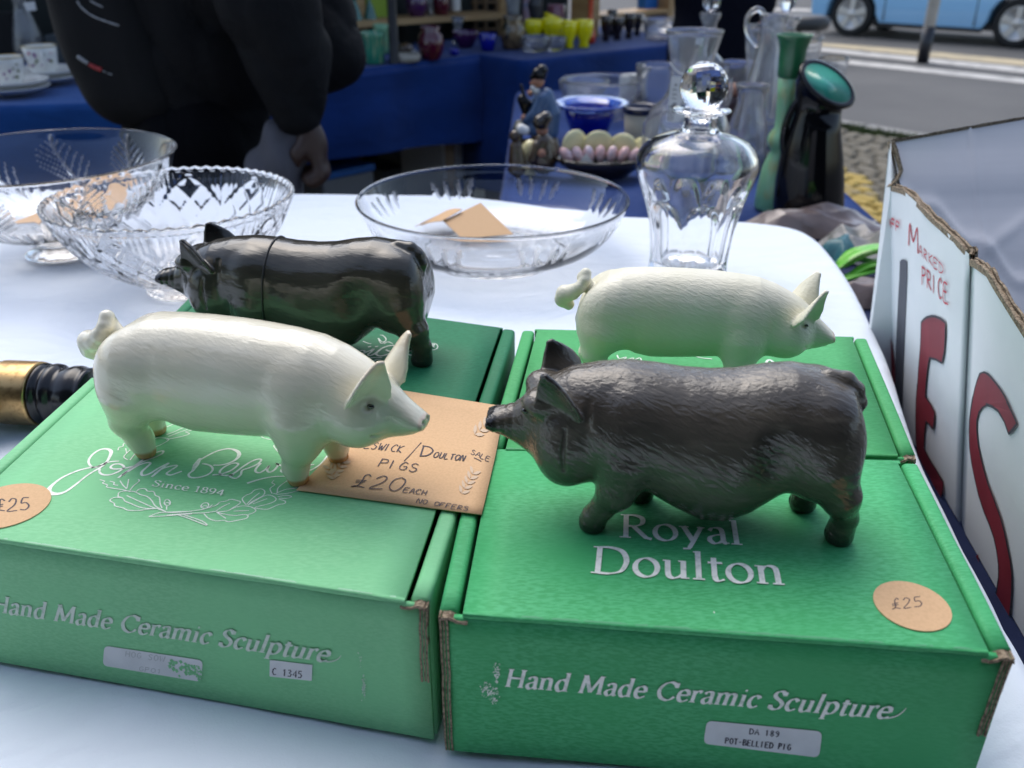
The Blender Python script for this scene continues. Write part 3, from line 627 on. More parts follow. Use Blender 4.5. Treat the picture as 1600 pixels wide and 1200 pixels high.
def lid_of_D(mb):
    for s, wd in [([(230, 575), (300, 590), (250, 650), (330, 600), (400, 575), (440, 555), (400, 600), (350, 640), (380, 660), (470, 620), (560, 550), (660, 510), (760, 500), (805, 530), (770, 580), (680, 590), (630, 565)], 2.6), ([(560, 550), (500, 600), (480, 640), (540, 665), (650, 640), (760, 590), (860, 520), (960, 440), (1040, 410), (1060, 440), (960, 510), (850, 580), (760, 660)], 2.8),
                  ([(860, 620), (960, 560), (1060, 500), (1110, 510), (1060, 560), (980, 600)], 2.6), ([(350, 525), (400, 515)], 2.2), ([(460, 520), (510, 515)], 2.2), ([(980, 640), (1060, 660), (1100, 640)], 2.4), ([(350, 700), (450, 690), (570, 690)], 2.2), ([(430, 745), (500, 720), (560, 722)], 1.6)]: trace(mb, s, k4, wd)
    for s in ([(510, 390), (540, 450), (570, 470), (630, 420), (620, 380), (580, 345), (540, 340)], [(510, 385), (560, 440), (600, 440)], [(600, 470), (660, 440), (740, 470)], [(270, 430), (340, 460), (400, 470)], [(60, 500), (110, 530), (40, 560)]): trace(mb, s, k4, 1.3)
    trace(mb, [(1365 + 75 * math.cos(a), 515 + 52 * math.sin(a)) for a in np.linspace(0, 2 * math.pi, 13)], k4, 1.5)
    pen_text(mb, 'R', onlid(*k4(1345, 540)), onlid(*k4(1392, 545)), onlid(*k4(1350, 490)), NZ, 1, wid=.2, jit=0, lift=.001)
c9 = lambda x, y: (900 + x / 4.444, 530 + y / 4.444)
def lid_of_C(mb):                                     # the same oak wreath and signature, mostly behind the animals
    for s in ([(285, 110), (300, 135), (350, 125), (330, 150), (400, 130), (380, 160), (440, 130), (450, 155), (400, 165)], [(250, 170), (330, 180), (420, 190)], [(830, 120), (880, 132), (945, 138)], [(1160, 165), (1165, 185), (1220, 188)]): trace(mb, s, c9, 1.5)
    trace(mb, [(1320, 190), (1325, 155), (1345, 145), (1370, 165), (1350, 200), (1310, 230)], c9, 3.0)
    for s in ([(1050, 220), (1150, 240), (1250, 215), (1310, 230)], [(400, 240), (520, 300), (700, 310), (880, 280)]): trace(mb, s, c9, 1.6)
boxA, PA = make_box(A, 'rd', 'bright green box with large serif lettering on its lid under the grey brown pig', dict(lid=lid_of_A, front=front_of_A), 1)
boxB, PB = make_box(B, 'jb', 'faded pale green box with signature and oak wreath under the glossy white pig', dict(lid=lid_of_B, front=front_of_B, fm='print_dull'), 2)
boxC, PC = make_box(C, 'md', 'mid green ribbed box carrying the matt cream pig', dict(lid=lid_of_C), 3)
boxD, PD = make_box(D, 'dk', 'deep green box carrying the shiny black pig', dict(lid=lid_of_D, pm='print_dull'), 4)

# labels stuck on the boxes (parts of their boxes)
def round_label(parent, cpx, rx_m, ry_m, text, ta, tb, tc, ang=0):
    c = onlid(*cpx, .0005); mb = MB(); n = 56
    top = [(c[0] + rx_m * math.cos(a), c[1] + ry_m * math.sin(a), TOP + .0007) for a in np.linspace(0, 2 * math.pi, n, endpoint=False)]
    mb.prism(None, top, [(x, y, TOP + .0002) for x, y, z in top])
    pen_text(mb, text, onlid(*ta, .0007), onlid(*tb, .0007), onlid(*tc, .0007), NZ, 1, wid=.075, lift=.00006)
    return mb.build('price_label', [M['tan'], M['ink']], parent)
def rad_of(px, dx): return abs(onlid(px[0] + dx, px[1])[0] - onlid(*px)[0])
r_ = rad_of((1425, 946), 57); l_ = round_label(boxA, (1425, 946), r_, r_ * 1.02, '£25', (1394, 952), (1442, 948), (1392, 936)); l_['label'] = 'round tan price label reading £25'
r_ = rad_of((10, 790), 64); l_ = round_label(boxB, (10, 790), r_, r_ * .97, '£25', (-8, 800), (46, 797), (-6, 780)); l_['label'] = 'round tan price label at the left edge of the lid'
def paper_label(parent, f, n, corners, mats, lines, rnd_=.25, name='paper_label', extra=None):
    P = [np.array(c, float) for c in corners]; mb = MB(); o_ = []
    for i in range(4):
        a, b, c = P[i - 1], P[i], P[(i + 1) % 4]; e = min(np.linalg.norm(a - b), np.linalg.norm(c - b)) * rnd_
        u, v = unit(a - b), unit(c - b)
        for t in np.linspace(0, 1, 6): o_.append((1 - t) ** 2 * (b + u * e) + 2 * t * (1 - t) * b + t * t * (b + v * e))
    mb.prism(None, [f(p[0], p[1], .0007) for p in o_], [f(p[0], p[1], .0001) for p in o_])
    for (s, a, b, c, wd, mi, ad) in lines: pen_text(mb, s, f(*a, .0007), f(*b, .0007), f(*c, .0007), n, mi, wid=wd, adv=ad, jit=0, lift=.00005, round_=False)
    if extra: extra(mb)
    return mb.build(name, mats, parent)
paper_label(boxA, fA, nA, [(1104.5, 1126), (1285, 1143), (1280, 1184), (1099, 1162)], [M['label'], M['labelink']],
    [('DA 189', (1171, 1147), (1217, 1151.5), (1172, 1138), .17, 1, .72), ('POT-BELLIED PIG', (1133, 1161.5), (1235, 1172), (1134, 1152.5), .17, 1, .72)], name='product_label')['label'] = 'white printed product label with rounded corners'
def rub(mb):
    rnd = random.Random(9)
    for i in range(90):
        x = 262 + rnd.random() ** .6 * 52; y = 1033 + (x - 262) * .38 + rnd.gauss(0, 6); s = rnd.uniform(.8, 3.2)
        P = [(x - s, y - s * .7), (x + s * .2, y - s), (x + s * 1.1, y + s * .2), (x, y + s)]
        if y > 1029 + (x - 262) * .12 and y < 1066: mb.add([fB(p[0], p[1], .00074 + i * 2e-6) for p in P], [(0, 1, 2, 3)], 2)
paper_label(boxB, fB, nB, [(163, 1009), (317, 1032), (314, 1065.5), (160.5, 1040)], [M['label'], M['faintink'], M['jb']],
    [('HOG SOW', (196, 1025.5), (256, 1034), (197, 1017), .13, 1, .72), ('GPO1', (217, 1048), (252, 1053), (218, 1041), .13, 1, .72)], name='worn_label', extra=rub)['label'] = 'rubbed white label with its print worn off'
paper_label(boxB, fB, nB, [(421.5, 1031), (488, 1039), (487, 1064), (421, 1057)], [M['label'], M['labelink']],
    [('C 1345', (425.5, 1054), (471.5, 1059.5), (426, 1043.5), .15, 1, .72)], rnd_=.04, name='stock_label')['label'] = 'small square label reading C 1345'

# ------------------------------------------------------------------ the folded tan card with the handwriting
k3 = lambda x, y: (440 + x / 4.444, 600 + y / 4.444)
CARDZ = TOP + .0016
card_c = [(611, 607), (789, 635), (752.5, 804), (463, 765)]
fold = [(541, 683), (779, 704)]
def oncard(px, py, lift=0.0): return U(px, py, CARDZ + lift)
mb = MB()
cu = lambda a, b, n: [np.array(a, float) + (np.array(b, float) - np.array(a, float)) * i / n for i in range(n + 1)]
top_px = cu(card_c[0], card_c[1], 12); mid_px = cu((535, 691), (774, 712), 12); bot_px = cu(card_c[3], card_c[2], 12)
rows = []
for (e0, e1, n) in ((top_px, mid_px, 6), (mid_px, bot_px, 6)):
    for i in range(n + (1 if e1 is bot_px else 0)):
        t = i / n; rows.append([(1 - t) * a + t * b for a, b in zip(e0, e1)])
V = []
for i, rw in enumerate(rows):
    for j, p in enumerate(rw):
        lift = .0003 * math.exp(-((i - 6) / .6) ** 2) + .0015 * max(0, 1 - i / 3) ** 2
        V.append(oncard(p[0], p[1], lift))
nr, nc = len(rows), 13; T = [(i * nc + j, i * nc + j + 1, (i + 1) * nc + j + 1, (i + 1) * nc + j) for i in range(nr - 1) for j in range(nc - 1)]
Bv = [(p[0], p[1], p[2] - .0005) for p in V]; n = len(V); fs = T + [tuple(q + n for q in f[::-1]) for f in T]
bd = [j for j in range(nc)] + [i * nc + nc - 1 for i in range(1, nr)] + [(nr - 1) * nc + j for j in range(nc - 2, -1, -1)] + [i * nc for i in range(nr - 2, 0, -1)]
for a, b in zip(bd, bd[1:] + bd[:1]): fs.append((a, b, b + n, a + n))
mb.add(V + Bv, fs, 0, True)
pc = lambda x, y: oncard(*k3(x, y), .00032)
def cwrite(s, a, b, c, wd=.075, adv=.72, mi=1, jit=.04): pen_text(mb, s, pc(*a), pc(*b), pc(*c), NZ, mi, wid=wd, adv=adv, jit=jit, lift=.00008)
cwrite('BESWICK', (530, 440), (832, 476), (560, 396), .10)
cwrite('D', (957, 500), (1030, 508), (985, 428), .09); cwrite('OULTON', (1052, 508), (1265, 535), (1072, 472), .13)
for a, b in (((970, 405), (850, 535)), ((1335, 512), (1387, 537)), ((404, 440), (480, 412))):
    ribbon(mb, [a, ((a[0] + b[0]) / 2 + 3, (a[1] + b[1]) / 2), b], 2.6, lambda p, l: pc(*p) + NZ * l, 1, .0001)
cwrite('PIGS', (664, 570), (935, 612), (694, 518), .085); cwrite('£20', (484, 712), (822, 745), (548, 622), .055, jit=.02)
cwrite('EACH', (845, 750), (1000, 773), (862, 718), .13); cwrite('NO OFFERS', (935, 824), (1290, 882), (950, 796), .13)
cwrite('SALE', (1312, 485), (1440, 540), (1326, 455), .13); cwrite('SALE', (352, 425), (478, 396), (372, 400), .13)
SP_ = [0]
def sprig(x, y, a, n, s):
    SP_[0] += 1
    for i in range(n):
        t = i * s * .62; bx_, by_ = x + math.cos(a) * t, y + math.sin(a) * t
        for sd_ in (-1, 1):
            b_ = a + sd_ * .75; lf = [(bx_ + math.cos(b_) * s * q + -math.sin(b_) * s * .17 * w_, by_ + math.sin(b_) * s * q + math.cos(b_) * s * .17 * w_) for q, w_ in ((0, 0), (.35, 1), (.7, .9), (1, 0), (.7, -.9), (.35, -1))]
            mb.add([pc(*p) + NZ * (.00003 + SP_[0] * 4e-5 + i * 7e-6 + (sd_ + 1) * 1.6e-6) for p in lf], [tuple(range(6))], 2)
sprig(1250, 760, -1.05, 5, 62); sprig(370, 660, -2.0, 3, 62); sprig(350, 640, -.9, 4, 62); sprig(1340, 350, -.7, 3, 70)
cardo = mb.build('folded_card', [M['tan'], M['ink'], M['leafprint']])
tag(cardo, 'folded tan card with handwritten pig prices lying across the boxes', 'price card')

# ------------------------------------------------------------------ pigs
def hoof(z0, z1): return lambda V: np.clip((z1 - V[:, 2]) / (z1 - z0), 0, 1)
EL = math.radians(26)
WP = Prof([(-29, 48), (-27, 57), (-20, 67), (-8, 79), (2, 85), (16, 89.5), (35, 91.6), (53, 92.3), (70, 92.3), (88, 91.6), (104, 90.5), (121, 88.3), (134, 84), (145, 78.5), (153, 74), (160, 68.5), (166, 62), (171, 56.5), (178, 50), (182, 46)],
          [(-29, 46), (-27, 33), (-20, 24), (-12, 28), (0, 34), (12, 30), (20, 25), (31, 20), (43, 17.6), (60, 18.5), (77, 20), (90, 21.5), (105, 22.5), (119, 23.7), (128, 24.2), (140, 25.2), (150, 27.5), (158, 30), (170, 33.5), (176, 36), (182, 40)],
          [(-29, 3), (-27, 10), (-22, 17), (-14, 22), (0, 25.5), (20, 26.5), (45, 26.5), (80, 26.5), (105, 25.5), (122, 23.5), (138, 20.5), (148, 17.5), (158, 13), (166, 9.8), (172, 8.6), (178, 8.0), (182, 7.2)], .72, EL, 2.0, tuck=(22, .78))
def pig_white(P):
    d = WP(P)
    Y = np.abs(P[:, 1]); Q = np.stack([P[:, 0], Y, P[:, 2]], 1)
    d = smin(d, s_ell(Q, (7, 13, 52), (22.5, 16, 28)), 8); d = smin(d, s_ell(Q, (112, 13, 48), (19, 15, 30)), 6)
    d = smin(d, s_ell(Q, (146, 12, 45), (15, 10.5, 15)), 8)
    for (x, y, hp) in ((5, -12.5, 0), (-5.5, 12.7, 0)):
        d = smin(d, s_chain(P, [((4, math.copysign(15.5, y), 42), 14.5), ((-1, math.copysign(15, y), 25), 10), ((x - 2, y, 11), 7.6), ((x, y, 3.5), 6.2)], 3), 7)
    for (x, y) in ((107, -14.2), (118.5, 14.2)):
        d = smin(d, s_chain(P, [((112, math.copysign(15.5, y), 43), 13.5), ((111, math.copysign(15.5, y), 25), 10.0), ((x, y, 11), 7.4), ((x + .5, y, 3.5), 6.2)], 3), 6)
    for s in (-1, 1):
        d = smin(d, s_leaf(P, (150, 13.5 * s, 60), (166.5, 19.5 * s, 86), (.72, .62 * s, -.30), 11.5, 1.35, -.5, ((0, .8), (.3, 1), (.55, .8), (.8, .42), (1, .12))), 2.2)
    d = smin(d, s_chain(P, [((-9, 0, 73), 5.4), ((-13, 0, 80), 4.8), ((-11, -2, 84), 4.0), ((-11, -5, 80), 4.0), ((-15, -6, 74), 4.6), ((-21, -4, 69), 6.0), ((-27, -2, 66.5), 6.8), ((-28.5, 0, 61.5), 6.4), ((-24, 1, 57), 4.6)], 1.5), 2.0)
    d = np.maximum(d, -P[:, 2])
    Qa = np.stack([P[:, 0], Y, P[:, 2]], 1)                   # mouth, nostrils, eye sockets, hoof clefts
    d = smax(d, -s_chain(Qa, [((181, 4, 37.5), 1.0), ((172, 9.5, 38.5), 1.1), ((163, 13.5, 38.5), 1.2), ((157, 17.5, 41), .6)]), 1.2)
    d = smax(d, -s_ell(Qa, (183, 3.2, 44.5), (2.2, 1.6, 1.8)), .8)
    d = smax(d, -s_ell(Qa, (156.5, 17.6, 57.5), (3.4, 3.0, 2.4)), 1.5)
    for (x, y) in ((5, -12.5), (-5.5, 12.7), (107, -14.2), (118.5, 14.2)):
        d = smax(d, -s_cone(P, (x + 6.6, y, -1), (x + 6.0, y, 6), 1.1, .5), .8)
    return d
DP = Prof([(-2, 52), (0, 66), (4, 79), (8, 87), (16, 89), (25, 91.8), (39, 94), (52, 92.8), (66, 89.7), (79, 88.6), (93, 88.7), (107, 90.3), (121, 91.1), (135, 89.6), (149, 86.5), (160, 80.5), (168, 73), (174, 67.2), (178, 63.5), (184, 61), (188, 60.2), (192, 57.5)],
          [(-2, 50), (0, 40), (2, 28), (8, 24), (20, 27), (34, 25), (44, 16), (54, 6.5), (66, .5), (78, .5), (93, 8), (106, 16), (120, 20), (134, 19.5), (148, 19.3), (157, 23.2), (166, 30.5), (175, 38.5), (184, 45), (188, 46.2), (192, 49)],
          [(-2, 4), (1, 15), (6, 22), (20, 27), (45, 30), (65, 31.5), (85, 31), (105, 29), (120, 27.5), (135, 26), (148, 23.5), (158, 19.5), (166, 15), (172, 11), (178, 9), (184, 9), (188, 9.8), (192, 9)], .7, math.radians(29), 2.0, tuck=(32, .88))
def pig_dark(P):
    d = DP(P, 2.15); Y = np.abs(P[:, 1]); Q = np.stack([P[:, 0], Y, P[:, 2]], 1)
    d = smin(d, s_ell(Q, (23, 14, 54), (20.5, 16, 30)), 7); d = smin(d, s_ell(Q, (118, 15, 53), (18, 15.5, 29)), 5)
    d = smin(d, s_ell(Q, (150, 13, 46), (16, 13, 22)), 6)
    for (x, y) in ((6.5, 14), (20, -14)):
        d = smin(d, s_chain(P, [((19, math.copysign(16.5, y), 46), 14.5), ((11 if y > 0 else 20, math.copysign(17.5, y), 29), 10), ((x - .5, y + math.copysign(1.5, y), 15), 6.3), ((x, y, 7), 6.4), ((x + .4, y, 3.5), 7.4)], 3), 4)
    for (x, y) in ((134, 17), (108, -13.5)):
        d = smin(d, s_chain(P, [((119, math.copysign(17.5, y), 42), 13.5), ((123 if y > 0 else 115, math.copysign(19, y), 25), 10), ((x - 4, y + math.copysign(1, y), 13), 6.3), ((x - .5, y, 7), 6.4), ((x + .4, y, 3.5), 7.3)], 3), 4)
    d = smin(d, s_ell(Q, (164, 11, 70), (9, 9, 7)), 5)
    d = smax(d, -s_ell(Q, (46, 41, 52), (13, 13, 24)), 9)      # hollow of the flank
    # neck folds
    d = smax(d, -s_chain(Q, [((139, 20, 76), .3), ((140, 27.5, 60), 1.6), ((139, 28.5, 44), 1.8), ((140, 24, 27), .4)]), 3.5)
    d = smax(d, -s_chain(Q, [((150, 22.5, 62), .3), ((151, 25.5, 50), 1.0), ((150, 25, 40), .3)]), 2.2)
    for s in (-1, 1):
        d = smin(d, s_leaf(P, (149, 17.5 * s, 67), (161, 20.5 * s, 89.5), (.42, .89 * s, -.15), 10.2, 1.5, -.36, ((0, .85), (.35, 1), (.6, .82), (.85, .42), (1, .1))), 2.4)
    d = smin(d, s_chain(P, [((22, 0, 87), 4.2), ((14, 1, 86), 4.4), ((9, 2, 81.5), 4.2), ((6.6, 3, 75), 3.8), ((6.4, 3, 69), 2.2)], 1.5), 2.2)
    d = np.maximum(d, -P[:, 2])
    d = smax(d, -s_ell(Q, (193, 3.4, 55), (2.6, 1.9, 2.2)), .9)
    d = smax(d, -s_chain(Q, [((192, 3, 47), .9), ((184, 9, 49), 1.0), ((174, 13, 51), .8), ((168, 18, 54), .3)]), 1.4)
    for (x, r) in ((186.5, .5), (182.5, .5), (178.5, .5)):
        d = d + .35 * np.exp(-((P[:, 0] - x) / .9) ** 2) * (P[:, 2] > 48)
    d = smax(d, -s_ell(Q, (170, 15.0, 66), (3.6, 3.2, 2.6)), 1.5)
    for (x, y) in ((6.5, 14), (20, -14), (134, 17), (108, -13.5)):
        d = smax(d, -s_cone(P, (x + 7.8, y, -1), (x + 7.0, y, 6), 1.2, .5), .8)
    return d
def streaks(V, fx, fz, seed):
    return V
def pig_mat(name, col, var, rough, coat, hair, paint, sss=0):
    m = mat(name, col, rough, var=var, coat=coat, paint=paint, spec=.5, coat_rough=.02)
    t = m.node_tree; b = t.nodes['Principled BSDF']; tc = t.nodes.new('ShaderNodeTexCoord'); prev = None
    for (sc, st, rot, strg, dist) in hair:
        mp = t.nodes.new('ShaderNodeMapping'); mp.vector_type = 'TEXTURE'; mp.inputs['Rotation'].default_value = (0, math.radians(rot), 0)
        mp.inputs['Scale'].default_value = st
        t.links.new(tc.outputs['Object'], mp.inputs[0])
        n = t.nodes.new('ShaderNodeTexNoise'); n.inputs['Scale'].default_value = sc; n.inputs['Detail'].default_value = 2; n.inputs['Distortion'].default_value = .5
        t.links.new(mp.outputs[0], n.inputs[0]); bn = t.nodes.new('ShaderNodeBump'); bn.inputs['Strength'].default_value = strg; bn.inputs['Distance'].default_value = dist
        t.links.new(n.outputs[0], bn.inputs['Height'])
        if prev is not None: t.links.new(prev, bn.inputs['Normal'])
        prev = bn.outputs[0]
    t.links.new(prev, b.inputs['Normal'])
    if coat: t.links.new(prev, b.inputs['Coat Normal'])
    return m
OCH = (.55, .30, .12)
M['pig_gloss_white'] = pig_mat('glazed_ivory_pottery', (.77, .72, .56), [(25, (1, 1, 1), (.80, .76, .61), .4, .7)], .16, .4, [(1, (.008, .002, .002), 22, .32, .0008), (1, (.05, .02, .02), 0, .25, .004)], [('hoof', OCH), ('earedge', (.66, .50, .30)), ('snout', (.70, .52, .40))])
M['pig_matt_white'] = pig_mat('matt_cream_pottery', (.74, .71, .55), [(25, (1, 1, 1), (.77, .74, .60), .4, .7)], .42, 0, [(1, (.009, .0022, .0022), 22, .5, .0009), (1, (.05, .02, .02), 0, .2, .003)], [('hoof', (.62, .52, .36)), ('snout', (.66, .48, .36))])
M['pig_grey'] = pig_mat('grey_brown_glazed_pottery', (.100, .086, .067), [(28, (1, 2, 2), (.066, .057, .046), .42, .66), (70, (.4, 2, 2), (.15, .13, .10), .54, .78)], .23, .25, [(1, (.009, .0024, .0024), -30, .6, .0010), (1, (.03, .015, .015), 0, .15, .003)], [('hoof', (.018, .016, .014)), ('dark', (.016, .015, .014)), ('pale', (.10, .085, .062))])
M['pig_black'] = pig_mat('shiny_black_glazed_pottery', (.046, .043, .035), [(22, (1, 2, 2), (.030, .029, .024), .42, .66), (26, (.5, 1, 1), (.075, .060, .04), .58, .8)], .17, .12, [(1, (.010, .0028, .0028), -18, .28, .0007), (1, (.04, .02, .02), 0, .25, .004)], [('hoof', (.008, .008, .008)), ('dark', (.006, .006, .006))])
M['eye'] = mat('painted_black_eye', (.01, .008, .006), .1, coat=1)
M['eye_white'] = mat('eye_rim_paint', (.30, .25, .16), .2)
wV, wF = sdf_mesh(pig_white, (-45, -40, -1.6), (188, 40, 98), .95)
dV, dF = sdf_mesh(pig_dark, (-10, -50, -1.6), (198, 50, 101), 1.0)
def rawmesh(name, V, F, m, attrs):
    b = MB(); b.v = (V * .001).tolist(); b.f = [tuple(q) for q in F.tolist()]; b.m = [0] * len(F); b.sm = [True] * len(F)
    return b.build(name, m, attrs=attrs, fixn=False)
sig = lambda x: np.clip(x, 0, 1)
def leafedge(V, base, tip, r0, r1, s):
    return 0
w_attr = dict(hoof=sig((5.5 - wV[:, 2]) / 2.0), snout=sig((wV[:, 0] - 179.6) / 1.2) * .8,
              earedge=sig((wV[:, 2] - (42 + .0 * wV[:, 0]) - 34) / 6) * sig((wV[:, 0] - 150) / 3) * sig((np.abs(wV[:, 1]) - 9) / 3) * .5)
d_attr = dict(hoof=sig((9 - dV[:, 2]) / 5) * .9, dark=np.maximum.reduce([sig((dV[:, 0] - 186.5) / 1.5), sig((dV[:, 2] - 78) / 8) * sig((dV[:, 0] - 150) / 5) * sig((np.abs(dV[:, 1]) - 13) / 3) * .8, sig(1 - ((dV[:, 0] - 52) / 9) ** 2 - ((dV[:, 2] - 56) / 20) ** 2) * .75]),  # last dark term: the flank's dark reflection put into the glaze colour
              pale=sig((dV[:, 0] - 158) / 8) * sig((186 - dV[:, 0]) / 3) * sig((70 - dV[:, 2]) / 12) * .8)
def eyes(parent, c, s, mats):
    for sg in (1, -1):
        cc = (c[0] * .001, c[1] * sg * .001, c[2] * .001)
        b = MB(); prof = [(.0002, -1)] + [(math.sin(a), -math.cos(a)) for a in np.linspace(.25, math.pi - .25, 9)] + [(.0002, 1)]
        rings = []
        for r, z in prof: rings.append([(cc[0] + s[0] * .001 * r * math.cos(a), cc[1] + s[1] * .001 * r * math.sin(a), cc[2] + s[2] * .001 * z) for a in np.linspace(0, 2 * math.pi, 14, endpoint=False)])
        b.loft(rings, True, True, 0, True); parent['local'] = 1
        b.build('eye', mats, parent)
def place(o, xy, z, yaw, s): o.location = (xy[0], xy[1], z); o.rotation_euler = (0, 0, yaw); o.scale = s
PIGG = 'pottery pigs standing on the green boxes'
Zp = TOP + .0006
p1 = rawmesh('pig_figurine', wV, wF, M['pig_gloss_white'], w_attr); eyes(p1, (157.3, 15.4, 57.5), (2.2, 1.3, 1.5), M['eye'])
e1 = unit((.9615, -.2747)); place(p1, (-.222, .476), Zp, math.atan2(e1[1], e1[0]), (1, 1, 1))
tag(p1, 'glossy white pig figurine with ochre hooves standing on the faded pale green box', 'pig figurine', PIGG)
p4 = rawmesh('pig_figurine', wV, wF, M['pig_matt_white'], w_attr); eyes(p4, (157.3, 15.6, 57.5), (1.5, 1.1, 1.1), M['eye'])
s4 = .888; a_ = U(872, 492, TOP + .062 * s4)[:2]; b_ = U(1301, 547, TOP + .041 * s4)[:2]; e4 = unit(b_ - a_)
sc4 = np.linalg.norm(b_ - a_) / .212; place(p4, a_ + e4 * .032 * sc4 + np.array((.002, .027)), Zp, math.atan2(e4[1], e4[0]) - math.radians(4), (sc4 * 1.02, s4, s4))
tag(p4, 'matt cream pig figurine standing behind the grey brown pig', 'pig figurine', PIGG)
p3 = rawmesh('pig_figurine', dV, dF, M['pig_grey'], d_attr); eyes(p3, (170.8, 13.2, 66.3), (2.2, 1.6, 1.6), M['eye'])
e3 = unit((-.994, .109)); place(p3, (.178, .392), Zp, math.atan2(e3[1], e3[0]), (1, 1, 1))
tag(p3, 'grey brown pot-bellied pig figurine on the bright green box with large serif lettering', 'pig figurine', PIGG)
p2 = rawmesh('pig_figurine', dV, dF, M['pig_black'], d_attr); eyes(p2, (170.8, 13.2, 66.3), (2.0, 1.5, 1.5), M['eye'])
a_ = U(684, 404, TOP + .077)[:2]; b_ = U(252, 428, TOP + .054)[:2]; e2 = unit(b_ - a_); s2 = np.linalg.norm(b_ - a_) / .195
place(p2, a_ + e2 * .004, Zp, math.atan2(e2[1], e2[0]), (s2, 1.0, .97))
tag(p2, 'shiny black pot-bellied pig figurine with a rubber band round its middle', 'pig figurine', PIGG)
# rubber band round the black pig
XB = 108; an = np.linspace(0, 2 * math.pi, 65)[:-1]; pts = []
for a in an:
    dr = np.array([0, math.cos(a), math.sin(a)]); lo_, hi_ = 5.0, 75.0
    for _ in range(30):
        mid = (lo_ + hi_) / 2
        if pig_dark((np.array([XB - 3 * math.sin(a), 0, 46]) + dr * mid)[None])[0] < 0: lo_ = mid
        else: hi_ = mid
    pts.append(np.array([XB - 3 * math.sin(a), 0, 46]) + dr * (lo_ + .5))
pts = np.array(pts); loc = np.array([[math.cos(p2.rotation_euler[2]), -math.sin(p2.rotation_euler[2]), 0], [math.sin(p2.rotation_euler[2]), math.cos(p2.rotation_euler[2]), 0], [0, 0, 1]])
W = (pts * .001 * np.array(p2.scale)) @ loc.T + np.array(p2.location)
mb = MB(); rg = []
for i in range(len(W)):
    t = unit(W[(i + 1) % len(W)] - W[i - 1]); o_ = unit(W[i] - W.mean(0)); o_ = unit(o_ - (o_ @ t) * t); s_ = np.cross(t, o_)
    rg.append([W[i] + .0007 * (math.cos(q) * o_ + math.sin(q) * s_) for q in np.linspace(0, 2 * math.pi, 8, endpoint=False)])
mb.loft(rg + [rg[0]], True, False, 0, True)
M['rubber'] = mat('black_rubber', (.006, .006, .006), .5)
tag(mb.build('rubber_band', M['rubber']), 'thin black rubber band stretched round the shiny black pig', 'rubber band')

# ------------------------------------------------------------------ the gavel lying at the left
GS = .80; g0 = np.array((*(U(50, 657)[:2]), .0335 * GS)); gax = unit((1, -.10, 0)); gay = np.array((-gax[1], gax[0], 0)); gz = np.array((0, 0, 1.0))
gv = thing('gavel', 'black turned wooden gavel with a brass band lying beside the pale green box', 'gavel', (g0[0], g0[1], 0))
GV = [GS]
def axlathe(mb, prof, o, ax, s1, s2, n=40, mi=0):
    rg = [[o + ax * x + GV[0] * r * (math.cos(a) * s1 + math.sin(a) * s2) for a in np.linspace(0, 2 * math.pi, n, endpoint=False)] for x, r in prof]
    mb.loft(rg, True, True, mi, True)
hp = [(.004, .0), (.017, .031), (.0185, .0325), (.020, .0325), (.0215, .030), (.023, .0285), (.024, .0285), (.026, .031), (.029, .0325), (.032, .032), (.034, .0285), (.036, .0275), (.040, .0290), (.046, .0312), (.051, .0312), (.054, .0290), (.0565, .0285), (.058, .0295), (.060, .0290), (.061, .024), (.0615, .001)]
mb = MB(); half = [(x, r) for x, r in hp[1:]]
full = [(-x, r) for x, r in half[::-1]] + half
axlathe(mb, full, g0, gax, gay, gz); mb.build('head', M['blackwood'], gv)
mb = MB(); axlathe(mb, [(-.0165, .0315), (-.0165, .0335), (-.014, .0339), (.014, .0339), (.0165, .0335), (.0165, .0315)], g0, gax, gay, gz); mb.build('brass_band', M['brass'], gv)
hd = unit((-.62, -.78, -.06)); h1 = unit(np.cross(hd, gz)); h2 = np.cross(h1, hd)
mb = MB(); axlathe(mb, [(.030, .0115), (.034, .0125), (.0365, .0125), (.0375, .0105)], g0, hd, h1, h2, 30); mb.build('ferrule', M['brass'], gv)
mb = MB(); axlathe(mb, [(.033, .009), (.038, .0105), (.045, .0150), (.052, .0155), (.058, .0125), (.064, .0095), (.09, .0090), (.14, .0105), (.17, .0125), (.19, .0115), (.197, .006)], g0 , hd, h1, h2, 30); mb.build('handle', M['blackwood'], gv)

GV[0] = 1.0
# ------------------------------------------------------------------ cut glass on the white table
M['crystal'] = glass('clear_crystal', (.99, .99, .99), 0.0, 1.42)
M['frosted'] = glass('frosted_cut_glass', (.93, .95, .96), .42, 1.45)
M['thin_glass'] = glass('clear_plain_glass', (.99, .99, .99), 0.0, 1.36)
def tri(x): return abs((x % 1.0) * 2 - 1)
def dense(prof, n): return catmull([np.array(p, float) for p in prof], n)
def bowl_mesh(mb, outer, inner, c, mod, n=224, k=6, tilt=(0, 0), sxy=(1, 1), frost=None):
    po = dense(outer, k); pi_ = dense(inner, k); prof = po + pi_
    no = len(po)
    def md(r, z, a, i):
        return mod(r, z, a, i < no)
    rings = []
    for i, (r, z) in enumerate(prof):
        ring = []
        for j in range(n):
            a = 2 * math.pi * j / n; rr, zz = md(r, z, a, i)
            x, y = rr * math.cos(a) * sxy[0], rr * math.sin(a) * sxy[1]
            ring.append((c[0] + x, c[1] + y, c[2] + zz + tilt[0] * x + tilt[1] * y))
        rings.append(ring)
    f0 = len(mb.f); mb.loft(rings, True, True, 0, True)
    if frost:                                      # engraved cuts are left matt by the wheel
        for i in range(no - 1):
            for j in range(n):
                if frost(prof[i], 2 * math.pi * (j + .5) / n): mb.m[f0 + i * n + j] = 1
